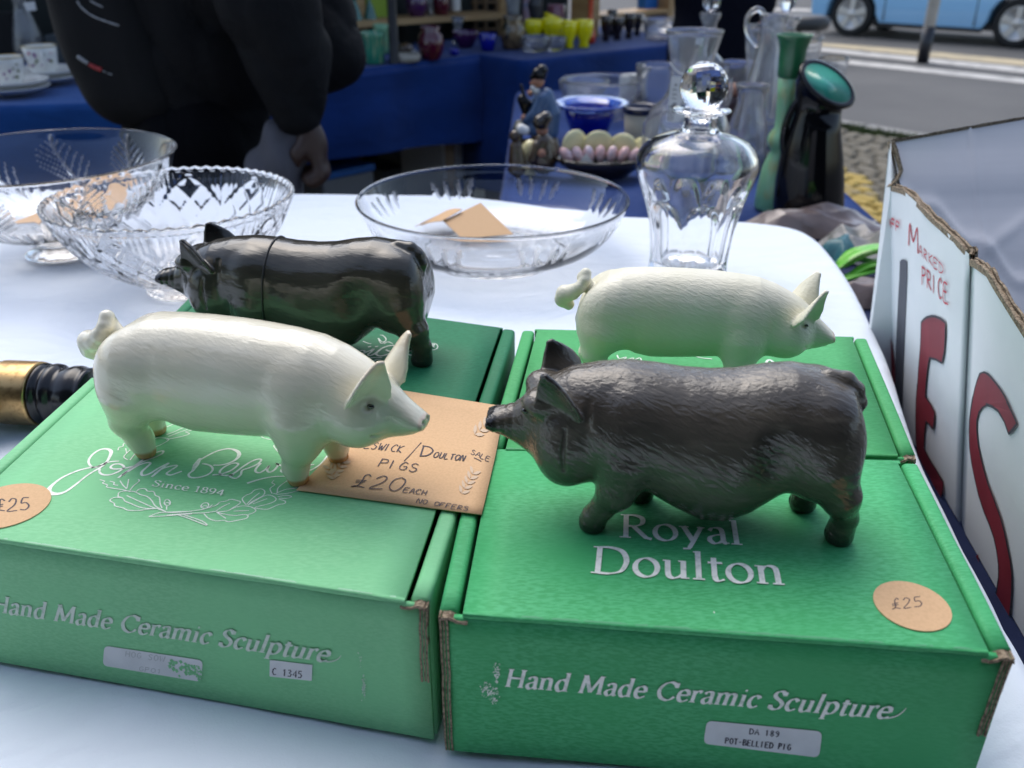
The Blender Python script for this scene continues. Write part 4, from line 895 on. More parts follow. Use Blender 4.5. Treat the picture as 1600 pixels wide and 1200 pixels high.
# footed bowl with fern cutting at the far left
b1 = U(100, 396)
R1 = .158
o1 = [(.0, .0), (.030, .0), (.043, .001), (.045, .004), (.036, .009), (.026, .013), (.026, .018), (.05, .026), (.09, .042), (.125, .068), (.147, .098), (R1, .124), (R1 + .0005, .1265)]
i1 = [(R1 - .001, .1275), (R1 - .0035, .126), (.1435, .101), (.1215, .073), (.0865, .047), (.045, .033), (.0, .029)]
def m1(r, z, a, out):
    if not out or z < .03: return r, z
    th = a / (2 * math.pi); q = 0.0
    f = (z - .045) / .075
    if 0 < f < 1:                                  # fern sprays: slanted fine cuts either side of curved stems
        s = th * 9; k = (s % 1.0); st = .5 + .28 * math.sin(f * 2.4 - .6)
        d = k - st; w_ = .42 * (1 - abs(2 * f - 1) ** 1.6)
        if abs(d) < w_:
            g = (f * 7 - abs(d) * 9) % 1.0; q += .0026 * max(0, 1 - abs(g - .5) / .2) * min(1, (w_ - abs(d)) * 12)
        q += .0026 * max(0, 1 - abs(d) / .03)
    if z < .06: q += .0012 * (1 - tri(th * 48))
    return r - q, z
mb = MB(); bowl_mesh(mb, o1, i1, (b1[0], b1[1], .0003), m1, 440, 13, frost=lambda p, a: p[1] > .044 and p[0] - m1(p[0], p[1], a, True)[0] > .0011)
tag(mb.build('glass_bowl', [M['crystal'], M['frosted']], fixn=True), 'large footed crystal bowl with fern cutting holding a tan card', 'glass bowl', 'clear glass bowls on the white table')
# diamond-cut bowl with a notched rim
b2 = U(292, 452)
R2 = .134
o2 = [(.0, .0), (.034, .0), (.042, .001), (.044, .005), (.040, .009), (.060, .021), (.090, .042), (.114, .068), (.128, .094), (R2, .107), (R2 + .001, .1105)]
i2 = [(R2 - .002, .1125), (R2 - .005, .111), (.122, .095), (.107, .070), (.083, .046), (.053, .028), (.02, .0195), (.0, .019)]
def m2(r, z, a, out):
    th = a / (2 * math.pi)
    if not out:
        return r, z - (.0022 * (1 - tri(th * 60)) if z > .1105 else 0)
    if z > .105: return r - .0014 * (1 - tri(th * 60)), z - .0022 * (1 - tri(th * 60)) * (z - .105) / .006
    q = 0.0; f = (z - .012) / .092
    if 0 < f < 1:
        s = th * 9; k = s % 1.0; d = abs(k - .5) * 2; u = abs(f - .52) / .48
        if d + u < .98:                            # hobnail diamonds inside large lozenges
            ga = (k - .5) * 2 + (f - .52) / .48; gb = (k - .5) * 2 - (f - .52) / .48; g1 = abs((ga * 1.5 + 9) % 1.0 - .5); g2 = abs((gb * 1.5 + 9) % 1.0 - .5); q += .0034 * (1 - min(1, min(g1, g2) / .15))
        elif d + u < 1.16: q += .0034 * (1 - abs(d + u - 1.07) / .09)
        else:
            k2 = (s + .5) % 1.0; d2 = abs(k2 - .5); q += .0032 * max(0, 1 - abs(d2 * 14 % 1 - .5) * 2.4) * max(0, 1 - abs(f - .9) * 4) + .0026 * max(0, 1 - abs(d2) / .035)
    if .004 < z < .012: q += .001 * (1 - tri(th * 32))
    return r - q, z
mb = MB(); bowl_mesh(mb, o2, i2, (b2[0], b2[1], .0003), m2, 360, 9)
tag(mb.build('glass_bowl', M['crystal']), 'diamond cut crystal bowl with a notched rim behind the white pig', 'glass bowl', 'clear glass bowls on the white table')
# plain shallow bowl in the middle
b3 = U(771, 399)
R3 = .169
o3 = [(.0, .0), (.075, .0), (.090, .0006), (.094, .004), (.108, .009), (.136, .024), (.156, .046), (.1655, .066), (R3 - .0006, .073), (R3 + .001, .0755)]
i3 = [(R3 - .0002, .0772), (R3 - .0020, .0762), (.1634, .067), (.1537, .047), (.1335, .0268), (.106, .0135), (.078, .0088), (.04, .0072), (.0, .007)]
def m3(r, z, a, out):
    th = a / (2 * math.pi); q = 0
    if out and .003 < z < .016: q += .0011 * (1 - tri(th * 56))
    if out and .030 < z < .064:
        f = (z - .030) / .034; k = (th * 8) % 1.0; d = abs(k - .5 + .1 * math.sin(f * 3)); 
        for c_ in (-.16, -.06, .06, .16):
            e = ((k - .5 - c_ * (1 + .6 * f)) / .032) ** 2 + ((f - .5) / .42) ** 2
            if e < 1: q += .0013 * (1 - e)
    return r - q, z
mb = MB(); bowl_mesh(mb, o3, i3, (b3[0], b3[1], .0003), m3, 320, 8, frost=lambda p, a: p[1] > .028 and p[0] - m3(p[0], p[1], a, True)[0] > .0003)
tag(mb.build('glass_bowl', [M['thin_glass'], M['frosted']]), 'wide shallow clear glass bowl with a plain rim and two tan cards inside', 'glass bowl', 'clear glass bowls on the white table')
def bent_card(name, A0, A1, B0, B1, label, rise=0.0):
    A0, A1, B0, B1 = (np.asarray(q, float) for q in (A0, A1, B0, B1)); mb = MB(); n = 8; T = []; 
    for i in range(n + 1):
        t = i / n; T.append([(1 - t) * A0 + t * B0 + NZ * rise * math.sin(math.pi * t), (1 - t) * A1 + t * B1 + NZ * rise * math.sin(math.pi * t)])
    nn = unit(np.cross(A1 - A0, B0 - A0)) * .0004
    mb.loft([[r[0] + nn, r[1] + nn, r[1] - nn, r[0] - nn] for r in T], True, True, 0, False)
    return tag(mb.build(name, M['tan']), label, 'price card')
zf = .0095
bent_card('tan_card', U(722, 373, .0115), U(802, 366, .0115), U(692, 345, .026), U(751, 317, .038), 'tan card leaning up inside the wide shallow bowl', 0)
bent_card('tan_card', U(648, 356, .014), U(696, 330, .026), U(690, 345.5, .0275), U(722, 327, .036), 'second tan card half hidden at the side of the shallow bowl', .002)
bent_card('tan_card', b1 + np.array((-.035, -.06, .050)), b1 + np.array((.085, -.045, .060)), b1 + np.array((-.02, .05, .052)), b1 + np.array((.092, .05, .088)), 'tan card lying inside the large footed bowl', -.006)

# decanter with a cut ball stopper
dcp = U(1072, 434); dc = thing('decanter', 'clear glass decanter with a faceted ball stopper nearest the pigs', 'decanter', (dcp[0], dcp[1], 0))
od = [(.0, .001), (.038, .0005), (.0455, .0015), (.047, .006), (.0475, .03), (.051, .07), (.058, .105), (.0655, .130), (.069, .147), (.066, .163), (.055, .176), (.038, .184), (.025, .188), (.0205, .192), (.0185, .198), (.0183, .206), (.021, .2095), (.030, .2115), (.0325, .2135), (.031, .2155), (.024, .217), (.019, .2175)]
idp = [(.0165, .216), (.0145, .209), (.0145, .196), (.018, .189), (.032, .181), (.050, .172), (.060, .160), (.063, .147), (.059, .130), (.0505, .105), (.0435, .07), (.040, .035), (.036, .024), (.018, .0195), (.0, .0185)]
ZS = .915
def md_(r, z, a, out): r, z = md0(r, z, a, out); return r, z * ZS
def md0(r, z, a, out):
    if out and .01 < z < .165:                     # eight flat flutes ending in arches on the shoulder
        th = a / (2 * math.pi) * 8 + .5; k = (th % 1.0) - .5; top = .112 - .034 * abs(2 * k) ** 3
        if z < top:
            f = min(1, (top - z) / .006) * min(1, (z - .01) / .012); flat = math.cos(math.pi / 8) / math.cos(k * 2 * math.pi / 8)
            return r * (1 - f * (1 - flat) * 1.15) - .0010 * f, z
    return r, z
mb = MB(); bowl_mesh(mb, od, idp, (dcp[0], dcp[1], .0003), md_, 192, 6); mb.build('bottle', M['crystal'], dc)
sp = np.array((dcp[0], dcp[1], .2415 * ZS)); mb = MB()
bmS = bmesh.new(); bmesh.ops.create_uvsphere(bmS, u_segments=22, v_segments=15, radius=.0265)
vs = [tuple(np.array(v.co) @ np.array(Matrix.Rotation(.5, 3, 'X')) + sp) for v in bmS.verts]; fsS = [tuple(v.index for v in f.verts) for f in bmS.faces]; bmS.free()
mb.add(vs, fsS, 0, False); st = mb.build('stopper', M['crystal'], dc)
mb = MB(); mb.lathe([(r, z * ZS) for r, z in [(.0001, .200), (.0115, .2005), (.0125, .212), (.0125, .2155), (.0145, .2172), (.012, .2185), (.0085, .2190)]], 32, (dcp[0], dcp[1], 0), caps=True); mb.build('stopper_plug', M['crystal'], dc)
# ------------------------------------------------------------------ ground and street
M['asphalt'] = mat('worn_asphalt', (.085, .083, .08), .85, var=[(.9, (1, 1, 1), (.115, .112, .106), .4, .7), (60, (1, 1, 1), (.06, .06, .058), .5, .75)], bump=[(90, (1, 1, 1), .35, .01)])
M['setts'] = mat('small_stone_setts', (.17, .15, .11), .85, var=[(20, (1, 1, 1), (.10, .09, .065), .45, .65)], bump=[(12, (1, 1, 1), .2, .02)])
M['kerb'] = mat('grey_kerb_stone', (.30, .29, .27), .8, var=[(6, (1, 1, 1), (.24, .235, .22), .4, .7)], bump=[(40, (1, 1, 1), .2, .01)])
M['yellow'] = mat('worn_yellow_line', (.42, .30, .07), .8, var=[(9, (1, 1, 1), (.24, .20, .11), .5, .68)])
M['roadwhite'] = mat('worn_white_line', (.50, .48, .44), .8, var=[(7, (1, 1, 1), (.28, .27, .25), .52, .7)])
M['roadcream'] = mat('worn_cream_line', (.46, .38, .24), .8, var=[(7, (1, 1, 1), (.26, .24, .18), .52, .7)])
M['grass'] = mat('verge_grass', (.05, .085, .02), .9, var=[(12, (1, 1, 1), (.09, .11, .035), .4, .7)])
G = GROUND
def ground_pts(pxs, dz=0): return [tuple(U(x, y, G + dz)) for x, y in pxs]
mb = MB(); mb.add([(-60, -30, G), (60, -30, G), (60, 90, G), (-60, 90, G)], [(0, 1, 2, 3)]); tag(mb.build('road', M['asphalt']), None, None, kind='structure')
def strip(name, pxs, dz, m, kind='structure'):
    mb = MB(); P = ground_pts(pxs, dz); mb.add(P, [tuple(range(len(P)))]); return tag(mb.build(name, m), None, None, kind=kind)
strip('road_marking', [(1180, 62), (1275, 71), (1420, 86), (1760, 118), (1760, 109), (1420, 77), (1275, 66), (1180, 56)], .004, M['roadcream'])
strip('road_marking', [(1180, 70), (1275, 79), (1420, 95), (1760, 131), (1760, 120), (1420, 88), (1275, 73.5), (1180, 64)], .008, M['roadwhite'])
strip('road_marking', [(1150, 84), (1275, 95), (1400, 108), (1760, 148), (1760, 140), (1400, 101), (1275, 89), (1150, 79)], .004, M['roadwhite'])
strip('road_marking', [(1130, 16), (1228, 16.5), (1290, 18.5), (1290, 14.5), (1228, 13), (1130, 12.5)], .004, M['roadwhite'])
# pavement of setts with a kerb: the sett joints are modelled as separate rows of raised blocks
ka, kb = U(1240, 196, G), U(1500, 242, G); kd = unit((kb - ka)); kn = np.array((kd[1], -kd[0], 0))          # kn points to the camera side
k0 = ka - kd * 1.2; KL = 5.0; KH = .10
mb = MB(); x = 0
while x < KL:
    L_ = .9
    a = k0 + kd * (x + .006); b = k0 + kd * (x + L_ - .006); c_ = kn * .14
    mb.hexa([(*p[:2], z) for z in (G + .001, G + KH) for p in (a, b, b + c_, a + c_)]); x += L_
tag(mb.build('kerb', M['kerb'], bevel=.012), None, None, kind='structure')
mb = MB(); mb.hexa([(*p[:2], z) for z in (G + .001, G + KH - .03) for p in (k0 + kn * .145, k0 + kd * KL + kn * .145, k0 + kd * KL + kn * 4.2, k0 + kn * 4.2)])
tag(mb.build('pavement', mat('sett_bedding', (.085, .075, .055), .9)), None, None, kind='structure')
mb = MB(); rs = random.Random(5); rowd = .075; v = .30; r = 0
ya, yb = U(1300, 262, G + KH), U(1420, 395, G + KH); yd = unit(yb - ya); yn = np.array((yd[1], -yd[0], 0))
mby = MB()
while v < 3.9:
    u = .2 + (r % 2) * .08
    while u < KL - .4:
        l = rs.uniform(.085, .14); a = k0 + kd * u + kn * v; b = k0 + kd * (u + l - .012) + kn * v; c_ = kn * (rowd - .012)
        h_ = G + KH + rs.uniform(-.008, .006); mid = (a + b) / 2 + c_ / 2
        dd = (mid - ya) @ yn
        (mby if abs(dd) < .10 + rs.uniform(-.008, .008) else mb).hexa([(*p[:2], z) for z in (G + KH - .035, h_) for p in (a, b, b + c_, a + c_)])
        u += l
    v += rowd; r += 1
tag(mb.build('pavement_setts', M['setts'], bevel=.012, seg=1), None, None, kind='structure')
tag(mby.build('yellow_line', M['yellow'], bevel=.012, seg=1), None, None, kind='structure')
mb = MB(); rs = random.Random(8)
for i in range(2600):
    p = k0 + kd * rs.uniform(.6, 3.2) + kn * (.15 + abs(rs.gauss(0, .05))); h_ = rs.uniform(.02, .06); a = rs.uniform(0, 6.28); dx, dy = math.cos(a) * .006, math.sin(a) * .006
    mb.add([(p[0] - dx, p[1] - dy, G + KH - .03), (p[0] + dx, p[1] + dy, G + KH - .03), (p[0] + rs.gauss(0, .02), p[1] + rs.gauss(0, .02), G + KH - .02 + h_)], [(0, 1, 2)])
tag(mb.build('grass', M['grass'], fixn=False), None, None, kind='stuff')

# ------------------------------------------------------------------ cloth covered tables
def rough_cloth(name, col, col2): return mat(name, col, .85, var=[(5, (1, 1, 1), col2, .4, .7)], bump=[(700, (1, 1, 1), .2, .001), (6, (1, 1, 2), .25, .03, 1.0)], sheen=.1, spec=.2)
M['navy'] = rough_cloth('dark_navy_cloth', (.006, .014, .06), (.004, .01, .045))
M['royal'] = rough_cloth('royal_blue_cloth', (.004, .034, .17), (.003, .026, .13))
M['royal2'] = rough_cloth('bright_blue_cloth', (.010, .07, .26), (.007, .05, .20))
def drape(name, corners, z, hem, m, label, cat='tablecloth', amp=.012, wl=.22, rad=.04, seed=0, legs=True):
    rnd = random.Random(seed); Cn = [np.array(c[:2], float) for c in corners]; out = []
    for i in range(len(Cn)):
        a, b, c = Cn[i - 1], Cn[i], Cn[(i + 1) % len(Cn)]; u, v = unit(a - b), unit(c - b)
        for t in np.linspace(0, 1, 6): out.append((1 - t) ** 2 * (b + u * rad) + 2 * t * (1 - t) * b + t * t * (b + v * rad))
    D_ = []
    for i in range(len(out)):
        a, b = out[i], out[(i + 1) % len(out)]; n = max(1, int(np.linalg.norm(b - a) / .03)); D_ += [a + (b - a) * t / n for t in range(n)]
    out = D_; N = len(out); ce = sum(out) / N
    area = sum(out[i][0] * out[(i + 1) % N][1] - out[(i + 1) % N][0] * out[i][1] for i in range(N)); sg = 1 if area > 0 else -1
    K = 16; vs = [(*ce, z)]; fs = [(0, 1 + j, 1 + (j + 1) % N) for j in range(N)]
    for i in range(1, K + 1):
        for p in out:
            q = ce + (p - ce) * (i / K) * (1 - .004 * (i == K)); vs.append((*q, z - .0015 * (1 + math.sin(q[0] * 9 + 3 * math.sin(q[1] * 5)))))
    for i in range(K - 1):
        for j in range(N):
            k = (j + 1) % N; a = 1 + i * N; fs.append((a + j, a + N + j, a + N + k, a + k))
    S = np.cumsum([0] + [np.linalg.norm(out[(j + 1) % N] - out[j]) for j in range(N)]); ph = [rnd.uniform(0, 6) for _ in range(4)]
    drop = z - hem; lv = [0, .003, .008, .02, .05, .1, .2, .35, .5, .65, .8, 1.0]; off = [0, .004, .008, .011, .012, .013, .014, .015, .016, .017, .018, .019]
    b0 = 1 + (K - 1) * N
    for q, (l, o_) in enumerate(zip(lv, off)):
        zz = z - (l * drop if l > .03 else l); f = min(1, max(0, l - .04) / .5)
        for j in range(N):
            t = out[(j + 1) % N] - out[j - 1]; nn = sg * np.array((t[1], -t[0])) / np.linalg.norm(t)
            wv = amp * f * (math.sin(S[j] / wl * 6.28 + ph[0]) + .7 * math.sin(S[j] / wl * 2.7 + ph[1])) + .35 * amp * math.sin(S[j] * 3 + l * 9 + ph[2]) * (l > .1)
            zf = zz + (.02 * math.sin(S[j] * 2.2 + ph[3]) if l == 1.0 else 0)
            p = out[j] + nn * (o_ + wv); vs.append((p[0], p[1], zf))
        c0 = 1 + K * N + q * N
        for j in range(N):
            k = (j + 1) % N; fs.append((b0 + j, c0 + j, c0 + k, b0 + k))
        b0 = c0
    mb = MB(); mb.add(vs, fs, 0, True); o = mb.build(name, m); tag(o, label, cat)
    t_ = thing('trestle_table', label.replace('cloth', 'clothed', 0) and 'wooden trestle table under the ' + label, 'table', (ce[0], ce[1], G))
    mb = MB(); inn = [ce + (p - ce) * .96 for p in out[::3]]; mb.prism(None, [(*p, z - .006) for p in inn], [(*p, z - .03) for p in inn]); mb.build('tabletop', M['tablewood'], t_)
    for c in Cn:
        p = ce + (c - ce) * .85; MB().box(p[0] - .02, p[0] + .02, p[1] - .02, p[1] + .02, G + (.11 if (np.array((*p, 0)) - ka) @ kn > .2 and p[0] > .3 else .0), z - .03).build('leg', M['tablewood'], t_)
    return o
TZ = -.10
drape('tablecloth', [(.345, .16), (.66, .16), (.655, 1.46), (.46, 1.44), (.40, .9)], TZ, -.5, M['navy'], 'navy cloth below the painted cardboard sign', seed=3)
drape('tablecloth', [(-.02, 1.50), (.66, 1.50), (.72, 3.05), (.02, 3.05)], TZ, -.62, M['royal'], 'blue cloth under the sailor figurine and the glass decanters', seed=4)
T1a, T1b = U(520, 112, TZ)[:2], U(752, 84, TZ)[:2]; d1 = unit(T1b - T1a); p1_ = np.array((-d1[1], d1[0]))
T2a, T2b = U(815, 94, TZ)[:2], U(1062, 67, TZ)[:2]; d2 = unit(T2b - T2a); p2_ = np.array((-d2[1], d2[0]))
drape('tablecloth', [T1a - d1 * 1.15, T1b, T1b + p1_ * .8, T1a - d1 * 1.15 + p1_ * .8], TZ, -.44, M['royal'], 'dark blue cloth on the stall behind the black coat', seed=5, amp=.02, wl=.5)
drape('tablecloth', [T2a, T2b + d2 * .25, T2b + d2 * .25 + p2_ * .8, T2a + p2_ * .8], TZ, -.7, M['royal'], 'dark blue cloth under the yellow glass cups', seed=6, amp=.02, wl=.5)
CZ = -.05
cta = U(-260, 172, CZ)[:2]; ctb = U(178, 158, CZ)[:2]
drape('tablecloth', [cta, ctb, ctb + np.array((.06, .9)), cta + np.array((0, .9))], CZ, -.5, M['royal2'], 'bright blue cloth under the teacups', seed=7, amp=.02, wl=.4)

# ------------------------------------------------------------------ painted cardboard sign
Pa, Pb = U(1396, 640, TZ), U(1600, 1000, TZ); bd_ = unit(Pb - Pa); hn = np.array((bd_[1], -bd_[0], 0)); hn = hn if hn[0] < 0 else -hn
Pc = U(1497, 820, TZ); best = None
for ph in np.linspace(-.5, .9, 141):
    up_ = math.cos(ph) * NZ + math.sin(ph) * hn; x0, y0 = PR(Pc); x1, y1 = PR(Pc + up_ * .1)
    xx = x0 + (x1 - x0) * (400 - y0) / (y1 - y0); e = abs(xx - 1508)
    if best is None or e < best[0]: best = (e, ph, up_)
SU = best[2]; SN = unit(np.cross(bd_, SU)); SN = SN if SN @ (CC - Pa) > 0 else -SN
S0 = Pa + NZ * .002
def onsign(px, py, lift=0.0): return UP(px, py, S0 + SN * lift, SN)
M['signwhite'] = mat('painted_white_cardboard', (.76, .79, .80), .7, var=[(9, (1, 1, 1), (.68, .72, .73), .45, .7)], bump=[(9, (1, 1, 1), .12, .008), (400, (1, 1, 1), .1, .0006)])
M['signgrey'] = mat('grey_cardboard_inside', (.88, .85, .85), .8, var=[(7, (1, 1, 1), (.81, .78, .78), .4, .7)], bump=[(1, (1, 1, 34), .14, .008), (12, (1, 1, 1), .10, .006)])
M['redpaint'] = mat('deep_red_marker', (.21, .012, .024), .6, var=[(40, (1, 1, .3), (.27, .02, .035), .4, .7)])
M['redpen'] = mat('red_pen', (.50, .03, .05), .6)
M['greypaint'] = mat('slate_grey_paint', (.07, .075, .095), .6)
M['blackline'] = mat('black_marker_line', (.02, .02, .03), .6)
sign = thing('cardboard_sign', 'folded white cardboard sign with red painted capitals standing beside the green boxes', 'sign', (Pa[0] + .05, Pa[1] - .1, TZ))
top_px = [(1393, 292), (1409, 298), (1440, 322), (1470, 352), (1503, 390), (1512, 399), (1509, 406), (1524, 412), (1545, 424), (1570, 465), (1600, 520), (1640, 580), (1690, 660)]
TP = [onsign(*p) for p in top_px]; BP = []
for p in TP: a = (p - S0) @ bd_; BP.append(S0 + bd_ * a)
top_f = []
mb = MB(); th = .0045; fold_a = (onsign(1505, 500) - S0) @ bd_
n = len(TP); gr = 10; F_ = []
def dent(a, t): return SN * (-.003 * math.exp(-((a - fold_a) / .004) ** 2) + .0015 * math.sin(a * 40 + t * 3) * t)
for (lift, mi, flip) in ((0, 0, 0), (-th, 1, 1)):
    vs = []
    for j in range(n):
        for i in range(gr + 1): t = i / gr; p = BP[j] + (TP[j] - BP[j]) * t; vs.append(p + SN * lift + dent((p - S0) @ bd_, t))
    mb.add(vs, [(j * (gr + 1) + i, (j + 1) * (gr + 1) + i, (j + 1) * (gr + 1) + i + 1, j * (gr + 1) + i + 1) for j in range(n - 1) for i in range(gr)], mi, True)
L0 = .0009; K_ = [0]
q6 = lambda x, y: (1370 + x / 3.748, 320 + y / 3.748)
q7 = lambda x, y: (1370 + x / 3.0, 600 + y / 3.0)
def spt(p, lift=0.0):                                  # px -> on the dented panel
    q = onsign(*p); a = (q - S0) @ bd_; t = 1 - .5; return q + dent(a, .6) + SN * lift
def sink(poly, mi, outline=True, wd=.0011):
    K_[0] += 1; lf = L0 + K_[0] * 2e-5; tri_ = tessellate_polygon([[Vector((x, -y, 0)) for x, y in poly]])
    mb.add([spt(p, lf) for p in poly], [tuple(t) for t in tri_], mi)
    if outline:
        P = [np.array(((onsign(*p) - S0) @ bd_, (onsign(*p) - S0) @ SU)) for p in poly + poly[:1]]; Q = []
        for a, b in zip(P, P[1:]): Q += [a + (b - a) * t / 4 for t in range(4)]
        Q.append(P[-1]); ribbon(mb, Q, wd, lambda p, l: S0 + bd_ * p[0] + SU * p[1] + dent(p[0], .6) + SN * l, 5, lf + 1e-5)
Epoly = [q6(*p) for p in ((262, 690), (278, 672), (300, 658), (330, 651), (352, 652), (385, 665), (412, 690), (410, 780), (405, 860), (392, 925), (360, 905), (318, 895), (308, 940), (300, 1000), (292, 1080), (290, 1125))] + [q7(*p) for p in ((235, 60), (262, 95), (280, 130), (278, 170), (272, 210), (255, 190), (235, 175), (228, 230), (225, 300), (255, 350), (290, 405), (320, 460), (318, 500), (305, 545), (270, 480), (225, 420), (190, 330), (183, 260), (182, 180), (183, 100), (190, 0))] + [q6(*p) for p in ((238, 1080), (245, 960), (258, 820))]
sink(Epoly, 2)
Spoly = [q6(*p) for p in ((555, 1190), (562, 1140), (575, 1080), (590, 1030), (605, 992), (635, 982), (660, 992), (680, 1010), (712, 1045), (740, 1080), (770, 1130), (797, 1190))] + [q7(*p) for p in ((620, 80), (645, 130), (668, 185), (650, 210), (630, 232), (610, 175), (580, 125), (550, 105), (520, 95), (497, 108), (480, 130), (470, 170), (470, 220), (476, 280), (490, 340), (508, 405), (530, 470), (560, 540), (590, 620), (608, 690), (620, 750), (635, 830), (642, 900), (640, 980), (635, 1050), (628, 1110), (616, 1160), (590, 1100), (556, 1030), (555, 1008), (572, 975), (582, 910), (582, 850), (573, 780), (560, 720), (538, 660), (510, 600), (480, 520), (460, 440), (445, 370), (435, 300), (433, 230), (435, 170), (442, 110), (450, 60))]
sink(Spoly, 2)
sink([q7(*p) for p in ((455, 806), (470, 806), (480, 796), (484, 830), (496, 890), (470, 850))], 2, False)
sink([q6(*p) for p in ((74, 540), (82, 640), (90, 760), (104, 860), (116, 960), (122, 1080), (128, 1190), (110, 1180), (88, 1120), (68, 1050), (72, 950), (74, 800), (72, 680))], 2, False)
sink([q6(*p) for p in ((142, 330), (152, 318), (168, 320), (180, 332), (179, 450), (175, 560), (170, 700), (165, 850), (160, 950), (157, 1050), (152, 1190), (118, 1190), (116, 1080), (118, 960), (120, 830), (126, 700), (132, 560), (138, 440))], 4, False)
sink([q6(*p) for p in ((55, 85), (66, 95), (72, 130), (70, 210), (58, 215), (50, 150))], 4, False)
def stext(s, a, b, c, wd=.14, adv=.72): pen_text(mb, s, spt(q6(*a)), spt(q6(*b)), spt(q6(*c)), SN, 3, wid=wd, adv=adv, jit=.05, lift=L0 + .0004)
stext('OFF', (70, 112), (142, 162), (70, 60), .22); stext('M', (190, 240), (232, 275), (192, 105), .12); stext('ARKED', (250, 288), (404, 412), (250, 232), .13); stext('PRICE', (270, 465), (430, 578), (268, 362), .11)
mb.build('front_panel', [M['signwhite'], M['signgrey'], M['redpaint'], M['redpen'], M['greypaint'], M['blackline']], sign, fixn=False)
# torn corrugated edge along the top of the front panel
mb = MB(); rs = random.Random(2); rg = []; Q = []
for a, b in zip(TP, TP[1:]): Q += [a + (b - a) * t / 5 for t in range(5)]
Q.append(TP[-1])
for (l0, l1, up0, k_) in ((.0004, -.0014, .0012, 0), (-.0018, -.0030, .0004, 1), (-.0034, -.0050, .0018, 2)):
    rg = []
    for i, q in enumerate(Q):
        a = (q - S0) @ bd_; w0 = dent(a, 1.0); e = up0 + rs.uniform(-.0008, .001) + .0006 * math.sin(i * 1.7 + k_)
        rg.append([q + w0 + SN * l0 - SU * .004, q + w0 + SN * (l0 + rs.uniform(-.0003, .0004)) + SU * e, q + w0 + SN * l1 + SU * e, q + w0 + SN * l1 - SU * .004])
    mb.loft(rg, True, True, 0, False)
mb.build('torn_edge', M['kraft'], sign)
# grey inner panel folded away to the right
fa = TP[0] - SN * .0045; Fb = fa - SU * ((fa - S0) @ SU)
fd = unit((1, .16, 0)); fn = unit(np.cross(fd, NZ)); fn = fn if fn @ (CC - fa) > 0 else -fn
tk = math.radians(27); fn = unit(math.cos(tk) * fn + math.sin(tk) * NZ); tl = UP(1394, 220, fa, fn); tr_ = UP(1680, 170, fa, fn); m1_ = UP(1408, 262, fa, fn)
dn = unit(NZ - (NZ @ fn) * fn); bl = fa + fd * .025 - dn * ((fa[2] - TZ - .002) / dn[2]); br = tr_ - dn * ((tr_[2] - TZ - .002) / dn[2])
mb = MB(); nx, nz = 60, 70
for lift in (0, -.005):
    vs = []
    for i in range(nx + 1):
        u = i / nx; t_p = tl + (tr_ - tl) * u; b_p = bl + (br - bl) * u
        for j in range(nz + 1):
            v = j / nz; p = b_p + (t_p - b_p) * v; cr = .0028 * math.exp(-((v - .86 + u * .55 + .02 * math.sin(u * 25)) / .022) ** 2) + .0007 * math.sin(v * 30 + u * 2) + .0016 * math.exp(-((u - .42) / .010) ** 2) + .0014 * math.exp(-((v - .5 - u * .3) / .02) ** 2)
            vs.append(p + fn * (lift + cr))
    mb.add(vs, [(i * (nz + 1) + j, (i + 1) * (nz + 1) + j, (i + 1) * (nz + 1) + j + 1, i * (nz + 1) + j + 1) for i in range(nx) for j in range(nz)], 0, True)
mb.build('back_panel', M['signgrey'], sign, fixn=False)
mb = MB(); rs = random.Random(6)
E_ = [tl + (tr_ - tl) * t for t in np.linspace(0, 1, 24)]
rg = [[p + fn * .0012 - NZ * .002, p + fn * .001 + NZ * (.0012 + rs.uniform(-.0006, .0006)), p - fn * .0062 + NZ * .001, p - fn * .0062 - NZ * .002] for p in E_]
mb.loft(rg, True, True, 0, False)
Z_ = [tl, UP(1400, 236, fa, fn), UP(1408, 268, fa, fn), UP(1403, 280, fa, fn), TP[0] + SU * .001]
rg = [[p + fn * .004, p + fd * -.0028 + fn * .004, p + fd * -.0028 - fn * .005, p - fn * .005] for p in Z_]
mb.loft(rg, True, True, 0, False); mb.build('torn_edge', M['kraft'], sign)
# white side strip that joins the two panels at the fold
mb = MB(); a0, a1 = np.array(Z_[0]), np.array(TP[0])
fb_ = np.array((fa[0] + .012, fa[1] + .004, TZ + .002)); mb.add([tl + fn * .003 - fd * .003, TP[0] + SN * .0003, BP[0] + SN * .0003, fb_ - fd * .003], [(0, 1, 2, 3)], 0); mb.add([tl - fd * .0005 - fn * .004, TP[0] - SN * .004, BP[0] - SN * .004, fb_], [(0, 3, 2, 1)], 0)
mb.build('fold_strip', M['signwhite'], sign, fixn=False)
# ------------------------------------------------------------------ small wares, made by turning a profile
M['black_china'] = mat('gloss_black_china', (.004, .004, .005), .09, spec=.35)
M['jade'] = mat('jade_green_glaze', (.05, .36, .26), .25, coat=.4)
M['green_dark'] = mat('deep_green_glaze', (.02, .13, .05), .3, coat=.3, var=[(30, (1, 1, 1), (.03, .17, .07), .4, .7)])
M['green_pale'] = mat('pale_mottled_green_glaze', (.20, .45, .25), .3, coat=.3, var=[(45, (1, 1, .5), (.30, .36, .16), .5, .68)])
M['white_china'] = mat('white_china', (.76, .75, .70), .2, coat=.4)
M['gold'] = mat('gilt_rim', (.55, .42, .16), .3, metal=.8)
M['cobalt'] = mat('cobalt_blue_glass', (.004, .012, .42), .05, trans=.35, coat=.6)
M['cobalt_rim'] = mat('pale_blue_glass_rim', (.10, .22, .75), .05, trans=.5, coat=.4)
M['yellow_glass'] = mat('opaque_yellow_glass', (.88, .78, .0), .15, coat=.6)
M['orange_red'] = mat('orange_red_glass', (.55, .06, .015), .12, coat=.6)
